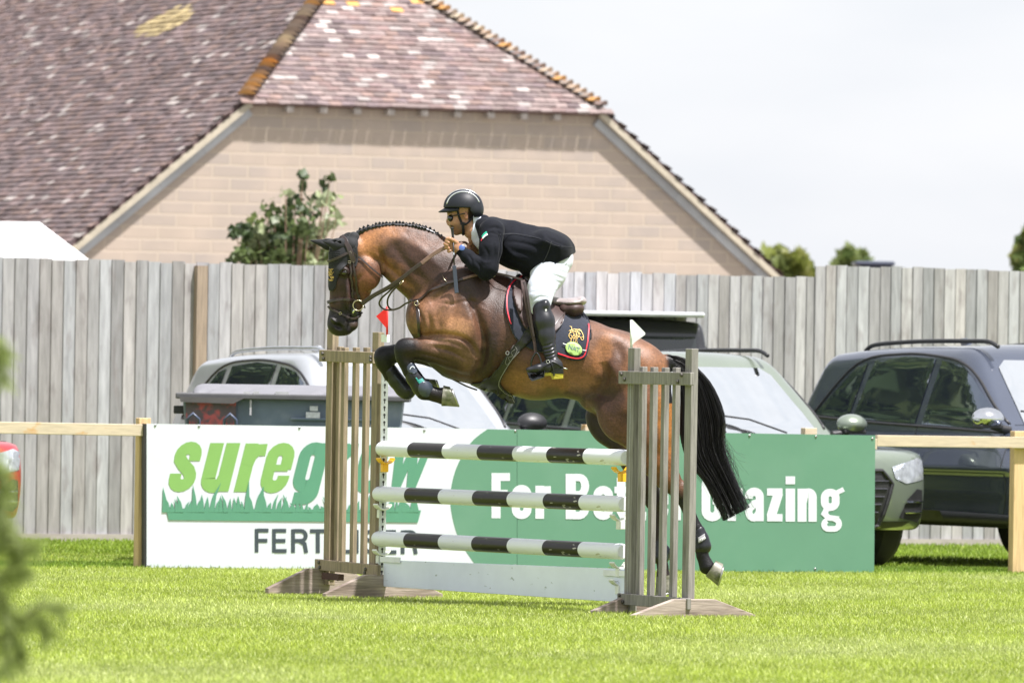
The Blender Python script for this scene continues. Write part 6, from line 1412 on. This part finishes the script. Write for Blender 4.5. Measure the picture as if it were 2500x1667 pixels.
# head (looks to the left), skull under the helmet
blob(s, 1131, 506, 0, 36, .076, 38, 6, 0); blob(s, 1112, 535, 0, 17, .058, 30, 8, -8); blob(s, 1122, 556, 0, 17, .048, 16, 8, 20); blob(s, 1136, 548, 0, 18, .062, 22, 9, -30)
blob(s, 1113, 543, -.032, 11, .026, 14, 8); blob(s, 1113, 543, .032, 11, .026, 14, 8)     # cheeks
chain(s, [(1097, 519, 0, 4), (1095.5, 530, 0, 3.4), (1093, 541, 0, 4.2)], 4, 1.0); blob(s, 1096.5, 546.5, 0, 5.5, .016, 4.4, 3)   # nose
blob(s, 1099, 520, -.018, 8, .022, 5, 5); blob(s, 1099, 520, .018, 8, .022, 5, 5)
blob(s, 1104.5, 555.5, 0, 4.6, .021, 2.8, 2.5, -8); blob(s, 1106, 561, 0, 4.4, .019, 3, 2.5, 10); blob(s, 1114, 569, 0, 7.5, .022, 6, 5)     # lips, chin
chain(s, [(1101, 558.2, -.02, .9), (1100.5, 558.2, .02, .9)], 1.5, 1, 's')
blob(s, 1138, 528, -.077, 5.5, .010, 9.5, 2.5, 14); blob(s, 1137, 528, -.088, 2.6, .006, 5.5, 2, 14, op='s'); blob(s, 1138, 528, .077, 5.5, .010, 9.5, 2.5, 14)
chain(s, [(1140, 545, 0, 19), (1155, 562, 0, 21), (1172, 572, 0, 24)], 8, .95)            # neck
blob(s, 1150, 565, 0, 14, .05, 17, 6, -25)
# torso, pelvis
chain(s, [(1195, 590, 0, 32), (1250, 602, 0, 38), (1310, 615, 0, 36), (1350, 628, 0, 34)], 12, 1.0)
# thighs, calves, feet
for k in (-1, 1):
    chain(s, [(1352, 632, k*.09, 34), (1338, 668, k*.165, 31), (1322, 705, k*.24, 23), (1319, 728, k*.285, 19), (1320, 755, k*.325, 15), (1327, 785, k*.35, 16), (1333, 820, k*.365, 13), (1342, 862, k*.385, 8), (1347, 882, k*.395, 8), (1335, 896, k*.41, 6), (1312, 900, k*.425, 5)], 8, .9)
# arms
chain(s, [(1200, 568, -.16, 18), (1198, 612, -.235, 15), (1188, 660, -.26, 13), (1160, 643, -.25, 11), (1128, 617, -.217, 8.5), (1116, 609, -.21, 9)], 6, .95)
chain(s, [(1195, 572, .15, 18), (1190, 622, .215, 14), (1182, 650, .195, 12), (1168, 634, .12, 11), (1160, 614, .06, 9.5)], 6, .95)
# hands: palm, four fingers, thumb
def hand(palm, fing, thumb):
    chain(s, palm, 4, .62)
    for f in fing: chain(s, f, 2.0, 1.0)
    chain(s, thumb, 2.2, 1.0)
hand([(1120, 612, -.212, 10), (1111, 603, -.215, 13), (1104, 597, -.215, 12)],
     [[(1106, 588, -.213, 5.0), (1097, 587, -.228, 4.6), (1091, 590, -.243, 4.2), (1096, 594, -.249, 3.6)],
      [(1103, 593, -.215, 5.0), (1093, 592, -.228, 4.7), (1087.5, 597, -.240, 4.4), (1093, 600.5, -.248, 3.7)],
      [(1101, 600, -.214, 4.9), (1093, 600, -.226, 4.5), (1090, 606, -.236, 4.2), (1096, 607.5, -.243, 3.6)],
      [(1103, 607, -.212, 4.6), (1097, 609, -.222, 4.1), (1096, 615, -.231, 3.8), (1101, 614, -.237, 3.3)]],
     [(1115, 594, -.222, 5.6), (1106, 588, -.238, 5.0), (1099, 584.5, -.246, 4.4), (1092, 584, -.247, 3.7)])
hand([(1160, 616, .06, 9.5), (1157, 608, .04, 11), (1152, 603, .025, 11)],
     [[(1152, 596, .02, 5), (1145, 598, .005, 4.6), (1143, 604, -.004, 4.2), (1148, 607, -.008, 3.6)], [(1151, 602, .022, 5), (1144, 604, .008, 4.6), (1142, 610, -.002, 4.2), (1148, 612, -.006, 3.6)],
      [(1152, 609, .026, 4.8), (1146, 611, .012, 4.4), (1145, 617, .002, 4.0), (1150, 618, -.002, 3.5)], [(1154, 615, .03, 4.4), (1149, 618, .018, 4), (1149, 623, .01, 3.6), (1153, 624, .004, 3.2)]],
     [(1156, 600, .02, 5.4), (1151, 594, .0, 4.8), (1148, 588, -.01, 4.2), (1146, 584, -.014, 3.6)])
bm_ = s.mesh('rider_body'); V = verts(bm_); px, py = to_px(V); col = np.tile(np.array([.42, .22, .13]), (len(V), 1)).astype(np.float32); jx, jy = px, py
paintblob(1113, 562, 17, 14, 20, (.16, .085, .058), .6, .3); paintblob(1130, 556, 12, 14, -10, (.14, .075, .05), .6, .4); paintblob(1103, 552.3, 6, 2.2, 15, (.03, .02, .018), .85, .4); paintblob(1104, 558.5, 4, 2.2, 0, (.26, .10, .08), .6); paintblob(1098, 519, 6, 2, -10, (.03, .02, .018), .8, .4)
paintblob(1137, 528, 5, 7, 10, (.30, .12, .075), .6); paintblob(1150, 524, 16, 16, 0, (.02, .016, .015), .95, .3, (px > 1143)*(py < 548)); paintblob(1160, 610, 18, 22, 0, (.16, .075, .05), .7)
vcol(bm_, col); rb = put('body', bm_, skin, rider); RTt = bvh([bm_])
# jacket
jm = mat('navy black jacket cloth', (.0042, .0052, .0095), .85, var=.25, vscale=50, bump=.5, bscale=14, bdist=.006, sheen=.05, spec=.22, stretch=(1, 1, 2.2))
s = SDF(*bounds(1100, 1412, 520, 700, -.36, .34), .005)
chain(s, [(1204, 580, 0, 40), (1240, 592, 0, 53), (1290, 606, 0, 54), (1325, 615, 0, 52), (1350, 622, 0, 45)], 14, 1.02)
blob(s, 1196, 562, 0, 24, .16, 30, 10, -30); blob(s, 1208, 556, 0, 38, .19, 24, 12, -12); chain(s, [(1177, 552, -.03, 20), (1188, 560, -.05, 26)], 8, 1.3); chain(s, [(1177, 552, .03, 20), (1188, 560, .05, 26)], 8, 1.3)
blob(s, 1352, 622, 0, 48, .225, 49, 34, 25); chain(s, [(1330, 590, 0, 33), (1368, 602, 0, 27), (1396, 602, 0, 3)], 10, 3.4)
chain(s, [(1270, 615, -.10, 40), (1310, 625, -.14, 40), (1345, 620, -.15, 38)], 30, .9); chain(s, [(1270, 615, .10, 40), (1310, 625, .14, 40), (1345, 620, .15, 38)], 30, .9); blob(s, 1300, 655, -.08, 30, .08, 22, 10, 25); blob(s, 1262, 640, 0, 36, .10, 18, 12, -5)
chain(s, [(1200, 566, -.17, 31), (1198, 610, -.235, 27), (1192, 655, -.26, 24), (1186, 666, -.26, 20)], 8, .95)
chain(s, [(1188, 664, -.26, 20), (1160, 645, -.255, 19), (1142, 628, -.235, 17), (1128, 615, -.22, 12.5), (1124, 612, -.218, 12)], 6, .95)
chain(s, [(1195, 570, .16, 30), (1190, 620, .22, 25), (1184, 650, .20, 21), (1172, 636, .13, 17), (1162, 622, .08, 13)], 8, .95)
p0 = q(1388, 627, 0); p1_ = q(1308, 675, 0); dl_ = (p0-p1_).normalized(); nx_, nz_ = -dl_.z, dl_.x
s.func(lambda x, y, z: np.maximum((x-p0.x)*nx_+(z-p0.z)*nz_, q(1292, 600, 0).x-x)+0*y, .004, 's')
s.cap(q(1118, 606, -.22), q(1113, 602, -.22), .03, .03, .003, 1, 's')
jme = s.mesh('jacket'); grooves(jme, [([(1215, 560), (1224, 590), (1220, 640)], 4, .012), ([(1236, 590), (1280, 594), (1330, 612)], 5, .006), ([(1160, 636), (1172, 652), (1176, 674)], 3.5, .006), ([(1142, 620), (1152, 636), (1150, 652)], 3, .006),
  ([(1180, 600), (1192, 622), (1184, 648)], 4, .005), ([(1204, 590), (1208, 620), (1202, 650)], 4, .005), ([(1250, 612), (1290, 622), (1320, 642)], 6, .007), ([(1240, 632), (1270, 640), (1292, 654)], 5, .006), ([(1232, 600), (1250, 620), (1280, 640)], 5, -.005),
  ([(1330, 572), (1352, 588), (1384, 600)], 4, .005), ([(1345, 588), (1336, 612), (1318, 655)], 3, .004), ([(1225, 536), (1235, 550), (1232, 570)], 5, .004), ([(1262, 545), (1270, 560), (1262, 575)], 5, .003), ([(1190, 560), (1210, 555), (1228, 562)], 4, .005), ([(1186, 575), (1200, 568), (1216, 574)], 3, .004), ([(1166, 626), (1180, 640), (1196, 640)], 4, -.004), ([(1300, 560), (1310, 575), (1340, 585)], 5, .004)])
j = put('jacket', jme, jm, rider); JT = bvh([j.data])
def stj(name, pts, w_, m_, par, off=.003, th=.002, **kw):
    mb = MB(); strap(mb, JT, pts, w_, th, off, **kw); return mb.build(name, m_, par, smooth=True, auto=35)
stj('vent_edge', [(1346, 590), (1340, 612), (1330, 634), (1312, 664)], 2.2, MATS.get('x') or mat('vent dark', (.02, .021, .028), .7), j, .002, .003)
stj('hem', [(1307, 674), (1328, 660), (1349, 645), (1370, 634), (1388, 625)], 3, jm, j, .006, .003); stj('seam', [(1215, 570), (1222, 600), (1215, 640)], 1.2, blackl, j); stj('seam', [(1218, 573), (1260, 572), (1320, 584), (1360, 600), (1396, 603)], 1.2, mat('seam dark', (.03, .032, .04), .7), j)
# sleeve flag patch
for c_, seq in (((.02, .42, .28), [(1178, 579), (1183, 572), (1189, 567)]), ((.78, .80, .78), [(1179, 583), (1184, 577), (1190.5, 572)])):
    mb = MB(); strap(mb, JT, seq, 5.2, .0016, .004, n=4, smooth_d=False); mb.build('flag_patch', mat('patch'+str(c_[0]), c_, .6), j)
mb = MB(); strap(mb, JT, [(1178, 583), (1176, 589)], 4.5, .0016, .004, n=3, smooth_d=False); mb.build('flag_patch', mat('patch red', (.6, .02, .04), .6), j)
# shirt and stock
shirt = mat('white shirt', (.70, .74, .86), .7, var=.05, bump=.3, bscale=30)
s = SDF(*bounds(1135, 1200, 520, 625, -.13, .13), .004); chain(s, [(1163, 542, 0, 22), (1168, 562, 0, 28), (1180, 585, 0, 25), (1184, 598, 0, 18)], 5, .95); s.cap(q(1138, 538, 0), q(1150, 560, 0), 21/HS, 15/HS, .004, 1.5, 's'); put('shirt', s.mesh('shirt'), shirt, rider)
s = SDF(*bounds(1150, 1220, 512, 620, -.16, .16), .004); chain(s, [(1180, 544, 0, 20), (1184, 562, 0, 29), (1196, 590, 0, 26)], 5, 1.05); s.cap(q(1152, 528, 0), q(1160, 590, 0), 16/HS, 12/HS, .004, 3, 's'); put('collar', s.mesh('collar'), jm, j)
# breeches
brm = mat('white breeches', (.58, .615, .70), .75, var=.04, vscale=20, bump=.5, bscale=9, bdist=.006, stretch=(1, 1, 2.5), sheen=.1)
s = SDF(*bounds(1270, 1415, 575, 790, -.42, .40), .0045)
for dy in (-.14, .14):
    chain(s, [(1352, 632, dy*.7, 46), (1338, 668, dy*1.2, 42), (1322, 705, dy*1.75, 33), (1318, 728, dy*2.1, 28), (1318, 752, dy*2.2, 24)], 10, .85)
blob(s, 1358, 630, 0, 41, .19, 44, 12, 25)
bme = s.mesh('breeches'); grooves(bme, [([(1300, 700), (1325, 694), (1355, 700)], 3, .006), ([(1295, 714), (1325, 709), (1350, 716)], 3, .006), ([(1310, 690), (1335, 682), (1368, 690)], 3, .005), ([(1340, 655), (1365, 660), (1388, 670)], 3.5, .005), ([(1330, 668), (1352, 672), (1378, 682)], 3.5, .005),
  ([(1300, 735), (1320, 724), (1342, 728)], 3, .005), ([(1350, 640), (1372, 644), (1392, 655)], 4, .005), ([(1315, 672), (1335, 664), (1350, 650)], 4, .004), ([(1296, 745), (1312, 740), (1325, 742)], 3, .004), ([(1305, 706), (1330, 702), (1350, 707)], 2.5, -.003)])
b_ = put('breeches', bme, brm, rider)
# boots
def rboot(near):
    sg = -1 if near else 1; d0 = -.325*(-sg) if False else sg*.325
    s = SDF(*bounds(1278, 1392, 725, 940, min(sg*.27, sg*.50), max(sg*.27, sg*.50)), .0042)
    chain(s, [(1322, 757, sg*.345, 22), (1327, 785, sg*.355, 26), (1333, 820, sg*.365, 22), (1342, 862, sg*.385, 15), (1347, 882, sg*.395, 14.5)], 7, .92)
    blob(s, 1330, 746, sg*.355, 11, .045, 15, 8, -8)
    chain(s, [(1350, 888, sg*.395, 16.5), (1335, 896, sg*.41, 14.5), (1312, 900, sg*.425, 10), (1292, 903, sg*.43, 7.5)], 6, 1.0); blob(s, 1360, 893, sg*.395, 14, .035, 15, 6, 10)
    s.func(lambda x, y, z: -(z-q(1300, 913, 0).z), .003, 's') if False else None
    bome = s.mesh('boot'); grooves(bome, [([(x-16, y+3), (x, y), (x+14, y-6)], 1.8, .006) for y, x in ((843, 1336), (852, 1339), (860, 1342), (868, 1344), (876, 1345))]+[([(1308, 770), (1316, 800), (1322, 840)], 5, -.003)], False)
    bt_ = put('riding_boot', bome, blackl, rider); mb = MB()
    mb.prism([q(1324, 910, sg*.38), q(1344, 909, sg*.37), q(1374, 912, sg*.365), q(1374, 924, sg*.365), q(1347, 926, sg*.37), q(1344, 917, sg*.37), q(1324, 918, sg*.38)], (0, sg*.055, 0)); mb.build('sole', mat('yellow sole', (.42, .36, .03), .6, var=.2), bt_, bevel=.003)
    mb = MB(); mb.prism([q(1345, 900, sg*.372), q(1374, 900, sg*.367), q(1375, 913, sg*.365), q(1345, 912, sg*.37)], (0, sg*.058, 0)); mb.build('heel', blackl, bt_, bevel=.003)
    T_ = bvh([bt_.data])
    if near:
        for w_, sq, m_ in ((4.5, [(1330, 884), (1345, 882), (1360, 888), (1372, 896)], blackl), (4, [(1345, 884), (1349, 900), (1352, 918)], blackl), (4.5, [(1326, 896), (1340, 888), (1352, 883)], blackl)):
            mb = MB(); strap(mb, T_, sq, w_, .004, .004, fb=-.45, n=5); mb.build('spur_strap', m_, bt_, smooth=True)
        mb = MB(); ring(mb, q(1337, 883, -.465), 4/HS, .0016); mb.tube([q(1372, 898, -.41), q(1384, 901, -.41)], .004, 8); mb.build('spur', steel, bt_, smooth=True)
        mb = MB(); r0 = T_.ray_cast(CAM, ray(1333, 757).normalized())[0]+Vector((0, -.002, 0)); mb.prism([r0+Vector((0, 0, .009)), r0+Vector((.007, 0, 0)), r0-Vector((0, 0, .009)), r0-Vector((.007, 0, 0))], (0, -.0015, 0)); mb.build('logo_diamond', mat('white print', (.8, .8, .8), .5), bt_)
rboot(True); rboot(False)
# helmet
hm_ = mat('helmet shell', (.010, .012, .017), .5, var=.12, vscale=60, spec=.35); hsil = mat('helmet silver trim', (.62, .64, .66), .3, .6)
s = SDF(*bounds(1060, 1195, 450, 550, -.14, .14), .0038)
blob(s, 1131, 506, 0, 48.5, .106, 44, 3, 3); blob(s, 1156, 516, 0, 24, .085, 22, 8, 20)
s.func(lambda x, y, z: (z-(q(1131, 511, 0).z+(x-q(1131, 511, 0).x)*-.0-.0))*1.0+0*y if False else np.maximum(z-(q(1100, 508, 0).z), x-q(1148, 508, 0).x)+0*y, .006, 's') 
s.cap(q(1131, 538, -.14), q(1131, 538, .14), 27/HS, 27/HS, .006, 1, 's')
s.func(lambda x, y, z: (z-q(1172, 531, 0).z)+0*x+0*y, .004, 's')
blob(s, 1133, 512, 0, 40, .088, 37, 3, 0, op='s')
hel = put('helmet', s.mesh('helmet'), hm_, rider)
mb = MB(); n = 20; tv = []; 
for k in range(n+1):
    a = R(-78+156*k/n); c0 = q(1131, 508, 0); ins_ = Vector((c0.x-math.cos(a)*.108, HD+math.sin(a)*.092, c0.z+.004)); out = Vector((c0.x-math.cos(a)*(.155)-.0, HD+math.sin(a)*.100, c0.z-.022-.004*math.cos(a))); tv += [ins_, out]
tv[:] = tv
fs = [(2*k, 2*k+1, 2*k+3, 2*k+2) for k in range(n)]; mb.add(tv, fs); pk_ = mb.build('peak', hm_, hel, smooth=True); so_ = pk_.modifiers.new('t', 'SOLIDIFY'); so_.thickness = .006
HTt = bvh([hel.data])
for dyo in (-.058, .058):
    mb = MB(); pts = []
    for k in range(25):
        a = R(20+150*k/24); c0 = q(1131, 506, 0); d = Vector((-math.cos(a)*-1, 0, math.sin(a))); rdx = .123*math.sqrt(max(0, 1-(dyo/.106)**2)); rdz = .112*math.sqrt(max(0, 1-(dyo/.106)**2))
        a2 = R(18+152*k/24); pts.append(Vector((c0.x+math.cos(a2)*rdx*1.005, HD+dyo*(1+.0*k), c0.z+math.sin(a2)*rdz*1.01)))
    mb.tube(pts, .0045, 6); mb.build('trim_line', hsil, hel, smooth=True)
mb = MB(); pts = []
for k in range(13):
    a2 = R(40+105*k/12); c0 = q(1131, 506, 0); pts.append((Vector((c0.x+math.cos(a2)*.1225, 0, c0.z+math.sin(a2)*.112))))
vs = []
for p in pts: vs += [Vector((p.x, HD-.022, p.z)), Vector((p.x, HD+.022, p.z))]
mb.add(vs, [(2*k, 2*k+1, 2*k+3, 2*k+2) for k in range(12)]); o_ = mb.build('centre_panel', hsil, hel, smooth=True); o_.modifiers.new('t', 'SOLIDIFY').thickness = .004
mb = MB()
for a0 in (52, 84, 112):
    vs = []
    for k in range(5):
        a2 = R(a0+4*k); c0 = q(1131, 506, 0)
        for yy in (-.014, .014): vs.append(Vector((c0.x+math.cos(a2)*.1245, HD+yy, c0.z+math.sin(a2)*.114)))
    mb.add(vs, [(2*k, 2*k+1, 2*k+3, 2*k+2) for k in range(4)])
mb.build('vent', blk, hel)
# chin strap
CT = bvh([bm_])
def stc(name, pts, w_, off=.003): 
    mb = MB(); strap(mb, CT, pts, w_, .004, off, n=5); return mb.build(name, mat('webbing', (.010, .011, .014), .7), hel, smooth=True)
stc('chin_strap', [(1118, 515), (1121, 530), (1126, 543), (1131, 550)], 5.5); stc('chin_strap', [(1151, 528), (1146, 540), (1138, 547), (1131, 549)], 4.5); stc('chin_strap', [(1130, 547), (1131, 560), (1131, 573)], 6.5, .004); stc('chin_strap', [(1131, 549), (1126, 547), (1131, 545), (1136, 547)], 4, .006)
# sunglasses
gl = mat('sunglass lens', (.006, .007, .008), .05, coat=1); s = SDF(*bounds(1088, 1130, 515, 550, -.09, .09), .003)
for sg in (-1, 1): blob(s, 1102, 533, sg*.036, 8.5, .034, 9.5, 3, 12, yaw=sg*28)
s.cap(q(1096.5, 529, -.03), q(1096.5, 529, .03), .004, .004, .004); sgm = put('sunglasses', s.mesh('lens'), gl, rider)
mb = MB()
for sg in (-1, 1): mb.tube([q(1104, 528, sg*.062), q(1120, 525, sg*.079), q(1136, 522, sg*.085)], .0035, 6)
mb.build('temple', blk, sgm)
# watch
mb = MB(); ring(mb, q(1126, 612, -.218), .0275, .0065, (q(1116, 603, 0)-q(1126, 612, 0)).normalized(), n=24); mb.lathe(q(1128, 607, -.248), (0.1, -1, .25), [(0, .019), (.008, .019), (.010, .015)], 16); mb.build('wrist_watch', mat('blue strap', (.05, .10, .30), .35, coat=.5), rider, smooth=True, auto=35)
# riding crop
crop = thing('riding_crop', 'short black riding crop held upright in the rider left hand', 'riding crop', q(1104, 580, -.24))
mb = MB(); mb.lathe(q(1104, 557, -.235), (q(1107, 585, -.235)-q(1104, 557, -.235)), [(0, .006), (.003, .0115), (.01, .010), (.012, .0085), (.07, .0078), (.09, .007)], 12); mb.build('grip', mat('rubber grip', (.025, .028, .034), .6, bump=.5, bscale=200), crop, smooth=True, auto=40)
mb = MB(); mb.tube([q(1106.5, 582, -.235), q(1108.5, 616, -.25), q(1109.5, 650, -.26)], [.0055, .0045, .004], 8); mb.build('shaft', blk, crop, smooth=True)
mb = MB(); mb.tube([q(1108.3, 618, -.252), q(1108.6, 624, -.253)], .007, 8); mb.build('collar', steel, crop)
mb = MB(); a, b = q(1109.5, 650, -.262), q(1115.5, 717, -.275); ax = (b-a).normalized(); mb.box((a+b)/2, ((b-a).length/2, .003, .0125), (ax, Vector((0, 1, 0)), ax.cross(Vector((0, 1, 0))))); mb.build('flap', mat('crop flap', (.035, .045, .065), .35, coat=.3), crop, bevel=.004)
